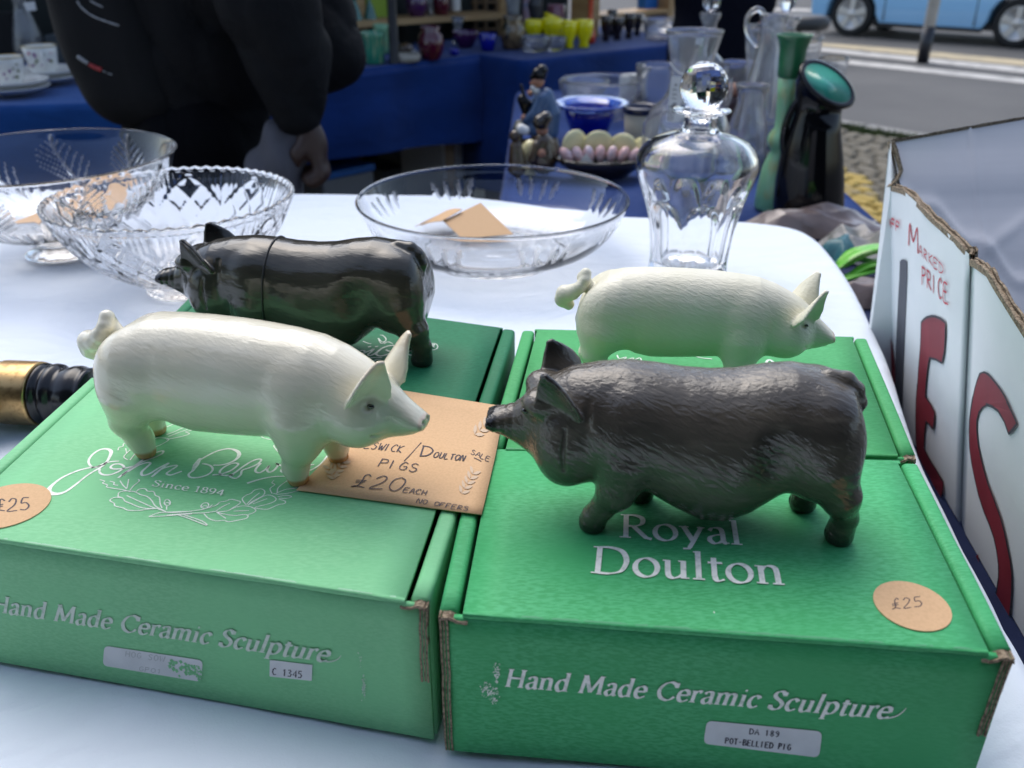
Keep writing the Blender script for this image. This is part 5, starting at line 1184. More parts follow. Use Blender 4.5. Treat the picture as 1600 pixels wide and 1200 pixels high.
M['ruby'] = mat('dark_ruby_glass', (.10, .004, .02), .06, coat=.7, trans=.2)
M['purple'] = mat('purple_glass', (.07, .015, .09), .06, coat=.7, trans=.2)
M['brown'] = mat('brown_glazed_pottery', (.06, .035, .018), .2, coat=.5, var=[(30, (1, 1, 1), (.14, .09, .04), .5, .68)])
M['darkbrown'] = mat('dark_brown_glass', (.022, .013, .006), .12, coat=.6)
M['tanpot'] = mat('tan_and_black_pottery', (.20, .13, .06), .2, coat=.6, var=[(18, (1, 1, 1), (.012, .012, .01), .5, .6)])
M['beige'] = mat('beige_stoneware', (.40, .37, .31), .5)
M['teal'] = mat('teal_green_glass', (.05, .20, .17), .08, coat=.4, trans=.3)
M['lime'] = mat('lime_green_card', (.22, .34, .02), .5)
M['pine'] = mat('pale_pine_wood', (.42, .27, .12), .55, var=[(6, (1, 1, 8), (.34, .20, .085), .4, .7)], bump=[(30, (.3, 3, 3), .1, .002)])
M['blackmetal'] = mat('black_painted_metal', (.008, .009, .014), .4)
M['paper'] = mat('white_paper', (.72, .71, .68), .7)
M['skin_clay'] = mat('painted_flesh_tone', (.42, .20, .12), .4)
M['bluecoat'] = mat('painted_slate_blue', (.055, .11, .22), .35, var=[(60, (1, 1, 1), (.09, .16, .30), .5, .7)])
M['pinkglaze'] = mat('pink_lustre_glaze', (.72, .45, .44), .25, coat=.4, var=[(28, (1, 1, 1), (.52, .50, .60), .4, .62)])
M['creamyellow'] = mat('cream_yellow_glaze', (.82, .76, .42), .3, coat=.4)
M['redbox'] = mat('red_card', (.30, .012, .02), .5)
M['bluebox'] = mat('bright_blue_card', (.01, .13, .45), .45)
M['velvet'] = mat('black_velvet', (.006, .006, .007), .9)
M['slate'] = mat('slate_grey_cloth', (.045, .055, .06), .9, bump=[(14, (1, 1, 1), .3, .02)])
M['greyplastic'] = mat('grey_plastic', (.20, .21, .22), .5)
def base(px, py, z=TZ): P = U(px, py, z); return P, depth(P) / FPX
def turned(name, bpx, prof, m, label, cat, z=TZ, n=32, mod=None, parts=None, group=None, sx=1, sy=1, onp=None, vs=1.06):
    """prof in photo pixels: (half width, height) from the base up"""
    if onp is None: P, s = base(*bpx, z)
    else: P = onp; s = depth(P) / FPX
    pr = [(max(r, .02) * s, h * s * vs) for r, h in prof]
    mb = MB(); mb.lathe(pr, n, (P[0], P[1], P[2] + .0008), mod=mod, sx=sx, sy=sy)
    if not parts: o = mb.build(name, m); tag(o, label, cat, group); return o, P, s
    root = thing(name, label, cat, P, group); mb.build(parts, m, root); return root, P, s
def vessel(out, th, floor, steps=1):
    """closed wall from an outer profile: up the outside, down the inside"""
    inn = [(max(r - th, .02), h) for r, h in out[::-1] if h > floor] + [(max(out[1][0] - th, .5) * .8, floor), (.02, floor)]
    return [(.02, out[0][1])] + list(out) + [(out[-1][0] - th * .5, out[-1][1] + th * .4)] + inn

# black cat-like tall jug with a jade lined tilted mouth
P, s = base(1262, 342); RTv = RT; up = NZ; vs_ = 1.06
def jp(x, y, dep=0.0): return P + RTv * (x - 1262 + (342 - y) * -.16) * s + up * (342 - y) * s * vs_ + np.array((0, 1.0, 0)) * dep * s
jug = thing('jug', 'tall black pottery jug with a tilted jade green lined mouth', 'jug', P)
rings = []; n = 40
for (x, y, w_) in ((1262, 342, 50), (1262, 338, 53), (1263, 318, 54), (1265, 285, 52), (1268, 250, 47), (1272, 215, 39), (1277, 190, 34)):
    c = jp(x, y); rings.append([c + (RTv * math.cos(a) * w_ + np.array((0, 1, 0)) * math.sin(a) * w_ * .8) * s for a in np.linspace(0, 2 * math.pi, n, endpoint=False)])
m1v = unit((.86, 0, -.42)); m2v = unit((.22, .78, .55)); mc = jp(1290, 152)
def mring(k, w1, w2, dz):
    c = mc + np.cross(m1v, m2v) * dz * s
    t = k; A1 = unit(RTv * (1 - t) + m1v * t); A2 = unit(np.array((0, 1., 0)) * (1 - t) + m2v * t)
    return [c + (A1 * math.cos(a) * w1 + A2 * math.sin(a) * w2) * s for a in np.linspace(0, 2 * math.pi, n, endpoint=False)]
rings += [mring(.75, 40, 31, -16), mring(1, 47, 37, -4), mring(1, 49, 39, 1), mring(1, 48, 38, 4), mring(1, 44, 34, 5), mring(1, 40, 30, 3)]
mb = MB(); mb.loft(rings, True, False, 0, True)
mb.build('body', M['black_china'], jug)
mb = MB(); mb.loft([mring(1, 41, 31, 3.2), mring(1, 38, 28, -2), mring(1, 33, 24, -12), mring(1, 27, 19, -24), mring(1, 16, 12, -36), mring(1, 2, 2, -40)], True, True, 0, True); mb.build('lining', M['jade'], jug)
hp_ = catmull([jp(1254, 168), jp(1240, 184), jp(1228, 212), jp(1226, 240), jp(1236, 262)], 6)
mb = MB(); mb.tube(hp_, 5.5 * s, 10); mb.build('handle', M['black_china'], jug)

t_, P, s = turned('vase', (1206, 326), [(.02, 0), (26, 0), (28, 4), (27, 30), (22, 62), (16, 78), (13, 84), (19, 92), (21, 100), (18, 108), (12, 116), (12, 130), (14, 160), (16, 186)], M['green_pale'], 'slim green vase with a dark flared collar beside the black jug', 'vase', parts='body')
mb = MB(); o_ = [(16.2, 185), (18, 188), (18.5, 205), (19.5, 222), (23, 234), (26, 240)]
mb.lathe([(r * s, h * s * 1.06) for r, h in vessel(o_, 1.5, 190)], 32, (P[0], P[1], P[2])); mb.build('collar', M['green_dark'], t_)
M['tglass'] = mat('dusty_sheen_glass', (.95, .96, .97), .015, trans=.925, ior=1.45)  # milky white mixed in, for sky reflections as well as dust
def gl(name, bpx, out, label, cat, th=1.6, floor=4, mod=None, group='clear glassware on the blue cloth', parts=None, n=40, m=None):
    return turned(name, bpx, vessel(out, th, floor), m or M['tglass'], label, cat, mod=mod, group=group, parts=parts, n=n)
flute = lambda k, d: (lambda r, z, a, i: r * (1 - d * abs(math.sin(a * k / 2))))
def tag_card(parent, P, s, px0, py0, poly, lines, m=None):
    mb = MB(); Pn = np.array((0, -1.0, 0))
    f = lambda x, y, l=0: UP(x, y, P + Pn * (l + .002), Pn)
    mb.prism(None, [f(x, y, .0007) for x, y in poly], [f(x, y, 0) for x, y in poly])
    for (t, a, b, c) in lines: pen_text(mb, t, f(*a, .0007), f(*b, .0007), f(*c, .0007), Pn, 1, wid=.12, jit=.03, lift=.0004)
    return mb.build('paper_tag', [M['paper'], M['ink']], parent)
g1, P, s = gl('carafe', (1062, 318), [(40, 0), (44, 3), (50, 20), (62, 60), (66, 90), (64, 112), (54, 132), (38, 148), (31, 160), (30, 176), (33, 205), (40, 232), (42, 238)], 'clear glass carafe with a white handwritten tag on its neck', 'carafe', parts='bottle')
Pt = P + np.array((0, -.062, 0))
tag_card(g1, Pt, s, 0, 0, [(1049, 119), (1088, 122), (1082, 193), (1042, 190)], [('ater', (1072, 126), (1068, 168), (1064, 125)), ('ottle', (1058, 131), (1056, 166), (1050, 130)), ('£20', (1054, 164), (1051, 188), (1046, 163))])
mb = MB(); mb.tube(catmull([UP(1047, 98, Pt, np.array((0, -1., 0))), UP(1058, 112, Pt, np.array((0, -1., 0))), UP(1075, 118, Pt, np.array((0, -1., 0)))], 5), 1.2 * s, 6); mb.build('string', M['paper'], g1)
def stopper(parent, P, s, z, w_, h_, m=None, seg=10):
    b = bmesh.new(); bmesh.ops.create_uvsphere(b, u_segments=seg, v_segments=7, radius=1)
    mb = MB(); mb.add([(P[0] + v.co.x * w_ * s, P[1] + v.co.y * w_ * s, P[2] + z * s * 1.06 + v.co.z * h_ * s) for v in b.verts], [tuple(v.index for v in f.verts) for f in b.faces]); b.free()
    return mb.build('stopper', m or M['tglass'], parent)
g2, P, s = gl('decanter', (1096, 176), [(30, 0), (32, 4), (32, 50), (27, 72), (14, 84), (11, 94), (11, 122), (16, 132), (16, 136)], 'clear stoppered decanter with a pale tag before the dark trousers', 'decanter', parts='bottle', mod=flute(16, .04))
stopper(g2, P, s, 150, 13, 13); tag_card(g2, P + np.array((0, -.03, 0)), s, 0, 0, [(1096, 42), (1110, 45), (1100, 72), (1086, 68)], [])
g3, P, s = gl('claret_jug', (1182, 252), [(22, 0), (30, 2), (28, 8), (34, 30), (36, 70), (30, 110), (22, 145), (18, 170), (19, 190), (22, 200)], 'tall ribbed glass claret jug with a loop handle', 'glass jug', parts='bottle', mod=flute(24, .06))
mb = MB(); mb.tube(catmull([P + RT * a * s + NZ * b * s * 1.06 for a, b in ((-20, 160), (-36, 178), (-38, 198), (-26, 208), (-14, 200))], 6), 4 * s, 10); mb.build('handle', M['tglass'], g3)
g4, P, s = gl('decanter', (1204, 215), [(28, 0), (32, 4), (34, 40), (30, 90), (18, 120), (13, 135), (13, 150), (22, 160), (22, 164)], 'clear decanter with an oval stopper behind the ribbed claret jug', 'decanter', parts='bottle')
stopper(g4, P, s, 188, 12, 20)
gl('tumbler', (1232, 200), [(26, 0), (28, 4), (30, 60), (32, 120), (33, 126)], 'tall straight clear glass standing behind the slim green vase', 'glass')
gl('wine_glass', (1285, 210), [(18, 0), (18, 2), (4, 6), (3.5, 50), (12, 64), (20, 84), (22, 104), (21, 108)], 'thin clear wine glass behind the black jug', 'glass', th=1.0)
gl('tumbler', (1024, 182), [(26, 0), (29, 4), (33, 50), (35, 72)], 'cut clear tumbler behind the white mug', 'glass', mod=flute(20, .05))
gl('glass_dish', (938, 184), [(40, 0), (46, 3), (58, 30), (62, 50), (63, 54)], 'wide clear glass dish behind the cobalt blue bowl', 'glass dish', mod=flute(22, .04))
gl('bell_jar', (889, 168), [(20, 0), (22, 3), (14, 14), (5, 18), (5, 22), (8, 28), (6, 32)], 'small clear glass bell with a knob beside the blue bowl', 'glass bell', th=1.2)
gl('vase', (1140, 200), [(20, 0), (24, 4), (26, 60), (22, 84), (26, 92)], 'clear cut glass vase behind the ball stopper', 'vase', mod=flute(18, .05))
gl('vase', (1180, 232), [(16, 0), (20, 3), (20, 40), (26, 100), (36, 160), (38, 168)], 'clear flared vase with slanting cuts between carafe and green vase', 'vase', mod=lambda r, z, a, i: r * (1 - .05 * abs(math.sin(a * 9 + z * 60))))
gl('wine_glass', (1114, 236), [(16, 0), (16, 2), (3, 6), (3, 40), (14, 56), (20, 76), (20, 96), (18, 104)], 'clear wine glass between the carafe and the ball stopper', 'glass', th=1.0)
gl('jug', (1160, 270), [(24, 0), (28, 3), (32, 30), (28, 70), (20, 96), (20, 112), (26, 124)], 'short clear glass jug just behind the shoulder of the nearest decanter', 'glass jug', mod=flute(20, .06))
gl('tumbler', (1200, 262), [(20, 0), (22, 3), (24, 60), (26, 66)], 'short clear tumbler left of the green vase', 'glass', mod=flute(16, .05))
gl('sugar_bowl', (1052, 214), [(20, 0), (22, 3), (34, 24), (36, 44)], 'clear cut glass sugar bowl behind the carafe', 'glass bowl', mod=flute(22, .06), group=None)
gl('dish', (912, 160), [(26, 0), (30, 3), (38, 20), (40, 30)], 'small clear dish behind the wide glass dish', 'glass dish', mod=flute(18, .05))
mug, P, s = turned('mug', (986, 172), vessel([(19, 0), (20, 2), (19, 25), (21, 46), (22, 48)], 2, 4), M['white_china'], 'plain white china mug among the glass dishes', 'mug', parts='cup')
mb = MB(); mb.tube(catmull([P + np.array((a * s * .25, -a * s, b * s * 1.06)) for a, b in ((18, 36), (32, 36), (34, 20), (26, 6), (18, 8))], 6), 4 * s, 10); mb.build('handle', M['white_china'], mug)
bk, P, s = turned('beaker', (997, 248), [(.02, 0), (21, 0), (22, 3), (24, 40), (25, 66)], M['beige'], 'beige stoneware beaker with a dark blue rim', 'beaker', parts='cup')
mb = MB(); mb.lathe([(r * s, h * s * 1.06) for r, h in [(25.2, 65.5), (28, 69), (28, 74), (25, 76), (23, 74), (22, 60), (.02, 58)]], 32, tuple(P), caps=False); mb.build('rim', mat('dark_navy_glaze', (.01, .012, .04), .2, coat=.5), bk)
bb, P, s = turned('bowl', (920, 218), vessel([(18, 0), (20, 2), (30, 12), (37, 30), (39, 44)], 2, 4), M['cobalt'], 'cobalt blue glass bowl with a wide pale blue rim', 'bowl', parts='cup', n=48)
mb = MB(); mb.lathe([(r * s, h * s * 1.06) for r, h in [(39, 44), (46, 48), (58, 51), (60, 53), (58, 54), (46, 51.5), (38.5, 47)]], 48, tuple(P), caps=False); mb.build('rim', M['cobalt_rim'], bb)
# scalloped dish: dark outside, cream scallops behind and pink lustre petals inside
P, s = base(938, 278); dish = thing('scalloped_dish', 'scalloped dish with cream shell back and pink lustre petals', 'dish', P)
mb = MB(); n = 60; lob = lambda a: abs(math.sin(a * 5.5))
def ring(r, h, k): return [(P[0] + r * s * (1 + k * (lob(a) - .5)) * math.cos(a), P[1] + r * s * .62 * (1 + k * (lob(a) - .5)) * math.sin(a), P[2] + .001 + (h + (k * 22 * lob(a) if k > .05 else 0)) * s) for a in np.linspace(0, 2 * math.pi, n, endpoint=False)]
mb.loft([ring(30, 0, 0), ring(40, 2, 0), ring(56, 16, .05), ring(70, 30, .1), ring(68, 31, .1), ring(54, 20, .05), ring(38, 8, 0), ring(2, 6, 0)], True, True, 0, True); mb.build('bowl', M['darkbrown'], dish)
for i in range(4):
    a = math.radians(128 - i * 36); c = np.array((P[0] + 66 * s * math.cos(a), P[1] + 34 * s * math.sin(a), P[2] + (46 - i * 3) * s)); f = lambda V, c=c, a=a: s_ell(V, (0, 0, 0), (20, 5, 21))
    V, F = sdf_mesh(lambda Q: s_ell(Q, (0, 0, 0), (25, 6, 24)), (-29, -10, -28), (29, 10, 28), 2.0)
    b = MB(); ca, sa = math.cos(a - math.pi / 2), math.sin(a - math.pi / 2); b.v = [tuple(c + np.array((x * ca - y * sa, x * sa + y * ca - z * .2, z)) * s) for x, y, z in V]; b.f = [tuple(q) for q in F.tolist()]; b.m = [0] * len(F); b.sm = [True] * len(F); b.build('shell', M['creamyellow'], dish)
for i in range(7):
    a = math.radians(200 + i * 24) if i < 6 else math.radians(172); L_ = 1
    c = np.array((P[0] + 30 * s * math.cos(a), P[1] - 8 * s + 22 * s * math.sin(a), P[2] + 30 * s)); d_ = unit((math.cos(a), .62 * math.sin(a), .55))
    c = np.array((P[0] + (i - 3) * 18 * s, P[1] + (6 - abs(i - 3)) * 3 * s, P[2] + 34 * s)); d_ = unit(((i - 3) * .28, .2, 1))
    mb = MB(); mb.tube([c - d_ * 14 * s, c - d_ * 8 * s, c, c + d_ * 9 * s, c + d_ * 13 * s], [3 * s, 7 * s, 9 * s, 7 * s, 1.5 * s], 12); mb.build('petal', M['pinkglaze'], dish)
tent = [UP(x, y, P + np.array((0, -.03, 0)), np.array((0, -1., 0))) for x, y in ((898, 262), (916, 239), (934, 264))]
mb = MB(); mb.prism(None, tent, [q + np.array((0, .0008, 0)) for q in tent]); tag(mb.build('paper_note', M['paper']), 'white folded paper note tucked in the scalloped dish', 'note')

# seated sailor figurine, measured in photo pixels around its foot
def px_frame(fx, fy, z=TZ):
    P, s = base(fx, fy, z); return P, s, (lambda x, y, d=0.0: ((x - fx) - (fy - y) * (fx - 800) / 2900, d, (fy - y) * 1.04))
def fig(name, parts, fx, fy, label, cat, z=TZ, res=1.6):
    P, s, q = px_frame(fx, fy, z); root = thing(name, label, cat, P); root['local'] = 1
    for (pn, m, prims, k) in parts:
        pr = [[(np.array(q(*a[0])), a[1]) for a in ch] for ch in prims]
        def f(V):
            d = None
            for ch in pr:
                e = np.linalg.norm(V - ch[0][0], axis=1) - ch[0][1] if len(ch) == 1 else s_chain(V, ch, 1.5)
                d = e if d is None else smin(d, e, k)
            return d
        al = np.array([a[0] for ch in pr for a in ch]); rm = max(a[1] for ch in pr for a in ch) + 4
        V, F = sdf_mesh(f, al.min(0) - rm, al.max(0) + rm, res); b = MB(); b.v = (V * s).tolist(); b.f = [tuple(x) for x in F.tolist()]; b.m = [0] * len(F); b.sm = [True] * len(F); b.build(pn, m, root)
    return root
fig('sailor_figurine', [
    ('coat', M['bluecoat'], [[((852, 158), 13), ((858, 182), 17), ((854, 206), 19)], [((846, 158, -11), 8), ((836, 180, -14), 8), ((822, 190, -10), 6.5)], [((846, 158, 11), 8), ((832, 172, 10), 7.5), ((820, 172, 2), 6)], [((852, 206), 15), ((828, 202, -6), 10)], [((852, 206), 15), ((828, 202, 7), 10)]], 5),
    ('head', M['skin_clay'], [[((841, 137), 9.5)], [((836, 137), 3), ((831, 139), 3)], [((819, 186, -10), 5)], [((829, 154, 4), 4.5)]], 2),
    ('beard', M['white_china'], [[((834, 146), 5.5), ((838, 150), 6)]], 2),
    ('cap', M['black_china'], [[((843, 126), 11.5), ((846, 122), 9)], [((840, 131), 6), ((832, 131), 4)]], 3),
    ('trousers', mat('grey_green_paint', (.07, .08, .065), .5), [[((829, 203, -6), 9), ((810, 202, -8), 8), ((808, 226, -8), 6)], [((829, 203, 7), 9), ((812, 200, 6), 8), ((810, 226, 6), 6)]], 3),
    ('spyglass', M['black_china'], [[((824, 168), 7), ((816, 162), 7), ((822, 180), 6)], [((820, 160), 3), ((815, 142), 2)]], 2),
    ('base', M['brown'], [[((850, 218), 20), ((852, 232), 24)], [((820, 232), 14), ((840, 236), 18)]], 6)], 838, 248, 'seated sailor figurine in a blue coat and black peaked cap', 'figurine')
M['oldman'] = M['brown']
fig('figurine', [('coat', M['brown'], [[((848, 225), 15), ((850, 252), 20)], [((838, 228, -10), 7), ((832, 248, -14), 7)], [((860, 228), 7), ((868, 248), 7)]], 4), ('head', M['skin_clay'], [[((847, 207), 9)], [((846, 238, -15), 7)]], 2), ('hat', M['darkbrown'], [[((846, 196), 13), ((852, 190), 10)]], 3)], 850, 275, 'dark brown pottery figure in a hat before the sailor figurine', 'figurine')
fig('figurine', [('body', M['brown'], [[((806, 232), 10), ((808, 262), 15)]], 4), ('head', M['brown'], [[((805, 216), 9)]], 2), ('hat', M['white_china'], [[((814, 206), 8), ((820, 208), 7)]], 2)], 808, 280, 'small brown pottery figure with a white hat at the left table edge', 'figurine')
turned('egg_cup', (828, 272), [(.02, 0), (10, 0), (11, 2), (6, 8), (10, 18), (13, 30), (12, 42), (6, 48), (.02, 50)], M['creamyellow'], 'small cream yellow ornament between two brown figures', 'ornament')
fig('toby_jug', [('body', mat('dark_plum_glaze', (.04, .015, .02), .3), [[((1144, 166), 13), ((1144, 190), 16)]], 3), ('face', M['skin_clay'], [[((1147, 146), 11)], [((1154, 148), 4)]], 3)], 1144, 206, 'pink faced pottery head behind the ball stopper', 'ornament')
turned('small_bottle', (1154, 232), [(.02, 0), (6, 0), (6.5, 2), (6, 24), (3, 32), (3, 44), (.02, 45)], M['redbox'], 'small red bottle between the glass vases', 'bottle')

# open bag of oddments on the navy cloth
M['bagplastic'] = mat('crinkled_brown_plastic_bag', (.17, .125, .11), .28, var=[(14, (1, 1, 1), (.36, .32, .30), .5, .68), (9, (1, 1, 1), (.09, .055, .045), .55, .7)], bump=[(40, (1, 1, 1), .25, .006, 1.0)], coat=.3)
M['greenwrap'] = mat('bright_green_wrapper', (.13, .48, .04), .35, var=[(30, (1, 4, 1), (.42, .66, .22), .5, .62)], bump=[(40, (1, 4, 1), .2, .004, 1)])
M['tealwrap'] = mat('teal_wrapper', (.03, .13, .15), .4, bump=[(40, (1, 1, 1), .2, .004, 1)])
M['greywrap'] = mat('grey_crinkled_wrapper', (.26, .25, .24), .35, var=[(25, (1, 1, 1), (.12, .12, .10), .5, .65)], bump=[(35, (1, 1, 1), .25, .005, 1)])
def crumple(name, c, r, m, label, cat, seed, fr=3.5, amp=.35, flat=.5):
    rnd = np.random.RandomState(seed); D_ = [(rnd.randn(3), rnd.uniform(0, 6)) for _ in range(7)]
    b = bmesh.new(); bmesh.ops.create_icosphere(b, subdivisions=5, radius=1.0); mb = MB(); vs = []
    for v in b.verts:
        p = np.array(v.co); q = sum(abs(math.sin((d @ p) * fr * (1 + .55 * i) / 2 + ph + 1.3 * math.sin((D_[(i + 2) % 7][0] @ p) * fr * .6))) / (1 + i * .5) for i, (d, ph) in enumerate(D_)) / 3
        k = 1 - amp + amp * q * 1.3; vs.append((c[0] + p[0] * r[0] * k, c[1] + p[1] * r[1] * k, c[2] + max(p[2], -flat) * r[2] * k))
    mb.add(vs, [tuple(v.index for v in f.verts) for f in b.faces], 0, True); b.free()
    return tag(mb.build(name, m), label, cat)

def sheet(name, c, lx, ly, hz, m, label, cat, seed, rot=0.0, fr=1.0, fixed=.3):
    rnd = np.random.RandomState(seed); n = 70; ks = [(rnd.uniform(0, math.pi), rnd.uniform(14, 60) * fr, rnd.uniform(0, 6)) for _ in range(9)]
    vs = []; cr, sr = math.cos(rot), math.sin(rot)
    for lift in (0, -.0008):
        for i in range(n + 1):
            for j in range(n + 1):
                u, v = i / n * 2 - 1, j / n * 2 - 1; x, y = u * lx * (1 + .1 * math.sin(v * 5 + seed)), v * ly * (1 + .12 * math.sin(u * 6 + 2 * seed))
                e = max(0, 1 - (abs(u) ** 3.0)) * max(0, 1 - abs(v) ** 3.0)
                r = 0
                for q, (a, k, ph) in enumerate(ks): r += (1 - abs(math.sin((x * math.cos(a) + y * math.sin(a)) * k + ph + 1.2 * math.sin(x * 21 + y * 17 + q)))) / (1 + q * .35)
                z = hz * e * (fixed + (1 - fixed) * r / 2.6) + .002
                vs.append((c[0] + x * cr - y * sr, c[1] + x * sr + y * cr, c[2] + z + lift))
    N1 = n + 1; fs = [(i * N1 + j, (i + 1) * N1 + j, (i + 1) * N1 + j + 1, i * N1 + j + 1) for i in range(n) for j in range(n)]; o_ = N1 * N1
    fs += [tuple(q + o_ for q in f[::-1]) for f in fs]
    mb = MB(); mb.add(vs, fs, 0, True); return tag(mb.build(name, m, fixn=False), label, cat)
P, s = base(1290, 362); sheet('plastic_bag', P + np.array((-.02, .0, 0)), .125, .05, .05, M['bagplastic'], 'crinkled brown plastic bag in front of the black jug', 'bag', 3, .12)
P, s = base(1350, 404); sheet('wrapped_packet', P + np.array((.01, .02, 0)), .075, .06, .045, M['greywrap'], 'grey crinkled wrapper behind the bright green packet', 'packet', 7, -.3)
P, s = base(1316, 404); sheet('wrapped_packet', P + np.array((.0, .0, .0)), .035, .03, .05, M['tealwrap'], 'teal wrapped packet next to the bright green packet', 'packet', 6, .5)
P, s = base(1350, 466); sheet('plastic_bag', P + np.array((.01, -.01, 0)), .075, .028, .040, M['bagplastic'], 'small brown plastic bag below the bright green packet', 'bag', 8, .1)
P, s = base(1348, 444); rs = random.Random(4); mb = MB()
for i in range(8):                                   # bunched folds of thin green plastic
    a = P + np.array((-.045 + rs.uniform(-.006, .02), -.020 + i * .0064, .012 + .018 * math.sin(i / 7 * 3.1))); b = a + np.array((.085 + rs.uniform(-.01, .015), .022 + rs.uniform(-.006, .01), .012 + rs.uniform(-.006, .012)))
    pts = catmull([a, a + (b - a) * .3 + NZ * rs.uniform(.004, .014), a + (b - a) * .7 + NZ * rs.uniform(.002, .012), b], 5); n = len(pts)
    mb.tube(pts, [.003 + .012 * math.sin(math.pi * (k + .5) / n) ** .7 for k in range(n)], 12, 0, True, True, .28)
tag(mb.build('wrapped_packet', M['greenwrap']), 'bright green wrapped packet beside the cardboard sign', 'packet')

# ------------------------------------------------------------------ left stall: teacups on bright blue cloth
def cup_set(bx, by, label, seed):
    P, s = base(bx, by, CZ); root = thing('teacup', label, 'teacup', P, 'white flowered teacups with saucers')
    for k in range(2):
        mb = MB(); mb.lathe([(r * s, (h + k * 9) * s) for r, h in [(.02, 0), (22, 0), (24, 1), (44, 7), (54, 12), (55, 13.5), (53, 13.8), (42, 9.5), (24, 4), (.02, 3.6)]], 48, tuple(P + NZ * .001)); mb.build('saucer', M['white_china'], root)
    zc = 14; mb = MB(); pr = vessel([(15, 0), (17, 1), (16, 3), (21, 12), (23.5, 30), (25, 42)], 1.3, 4)
    mb.lathe([(r * s, (h + zc) * s) for r, h in pr], 40, tuple(P)); rs = random.Random(seed)
    for i in range(16):                              # little painted flowers
        a = rs.uniform(-2.6, -.4); h = rs.uniform(12, 34); r = (21 + (h - 12) * .15 + .25) * s; w_ = rs.uniform(1.5, 3.4) * s; mi = rs.choice((1, 2, 3))
        c = np.array((P[0] + r * math.cos(a), P[1] + r * math.sin(a), P[2] + (h + zc) * s)); t1 = np.array((-math.sin(a), math.cos(a), 0)); o_ = np.array((math.cos(a), math.sin(a), 0)) * .0006
        mb.add([c + o_ + (t1 * math.cos(q) * w_ + NZ * math.sin(q) * w_) * (1 if j % 2 else .55) for j, q in enumerate(np.linspace(0, 2 * math.pi, 10, endpoint=False))], [tuple(range(10))], mi)
    mb.build('cup', [M['white_china'], mat('pink_flower', (.5, .12, .2), .4), mat('purple_flower', (.2, .04, .22), .4), mat('olive_leaf', (.14, .16, .06), .4)], root)
    mb = MB(); mb.lathe([(r * s, (h + zc) * s) for r, h in [(25.1, 41.2), (25.6, 42.4), (24.6, 43.2), (23.8, 42.2)]], 40, tuple(P), caps=False); mb.build('gilt_rim', M['gold'], root)
    mb = MB(); mb.tube(catmull([P + np.array((a * s, -abs(a) * s * .3, (b + zc) * s)) for a, b in ((-22, 34), (-34, 36), (-36, 22), (-26, 10), (-19, 12))] if seed == 1 else [P + np.array((a * s * .55, -a * s, (b + zc) * s)) for a, b in ((20, 34), (32, 34), (33, 22), (26, 12), (19, 14))], 6), 2.2 * s, 8); mb.build('handle', M['white_china'], root)
cup_set(22, 148, 'flowered white teacup on stacked saucers, nearest the cloth edge', 1)
cup_set(74, 131, 'flowered white teacup on stacked saucers just left of the backpack', 2)
dl, P, s = turned('decanter', (52, 96), vessel([(22, 0), (25, 3), (24, 20), (19, 44), (13, 66), (10, 78), (12, 92), (13, 96)], 1.5, 3), M['tglass'], 'clear glass decanter with a white tag behind the teacups', 'decanter', z=CZ, parts='bottle')
tag_card(dl, P + np.array((0, -.04, 0)), s, 0, 0, [(36, 4), (54, 2), (57, 16), (42, 17)], [])
def pbox(name, px0, px1, pyb, pyt, dpt, m, label, cat, z=TZ, mats=None):
    a = U(px0, pyb, z); s = depth(a) / FPX; wd = (px1 - px0) * s; h = (pyb - pyt) * s * 1.06
    mb = MB(); mb.box(a[0], a[0] + wd, a[1], a[1] + dpt, z + .001, z + h); return tag(mb.build(name, m, bevel=.003), label, cat)
pbox('velvet_stand', -30, 33, 94, 30, .12, M['velvet'], 'black velvet covered block behind the teacups at the frame edge', 'display block', z=CZ)
pbox('cloth_bundle', 78, 150, 98, 60, .2, M['slate'], 'slate grey folded cloth behind the teacups', 'cloth', z=CZ)
turned('glass_ball', (66, 34), [(.02, 0), (6, 1), (10, 6), (11, 12), (9, 19), (4, 23), (.02, 24)], M['green_dark'], 'green glass ball beyond the left decanter', 'ornament', z=CZ)
fig('ornament', [('body', mat('dark_plum_pottery', (.05, .015, .03), .4), [[((106, 24), 12), ((112, 14), 12)]], 3), ('flower', mat('dusty_pink_pottery', (.40, .20, .18), .5), [[((94, 36), 6)], [((108, 44), 5)]], 2)], 104, 58, 'plum and dusty pink ornament beside the backpack', 'ornament', z=CZ)
pbox('card_box', 18, 29, 27, -12, .08, M['redbox'], 'narrow red box at the far left of the stall', 'box', z=CZ)
pbox('wooden_crate', -40, 17, 28, -12, .12, M['pine'], 'pale wooden crate at the far left of the stall', 'crate', z=CZ)

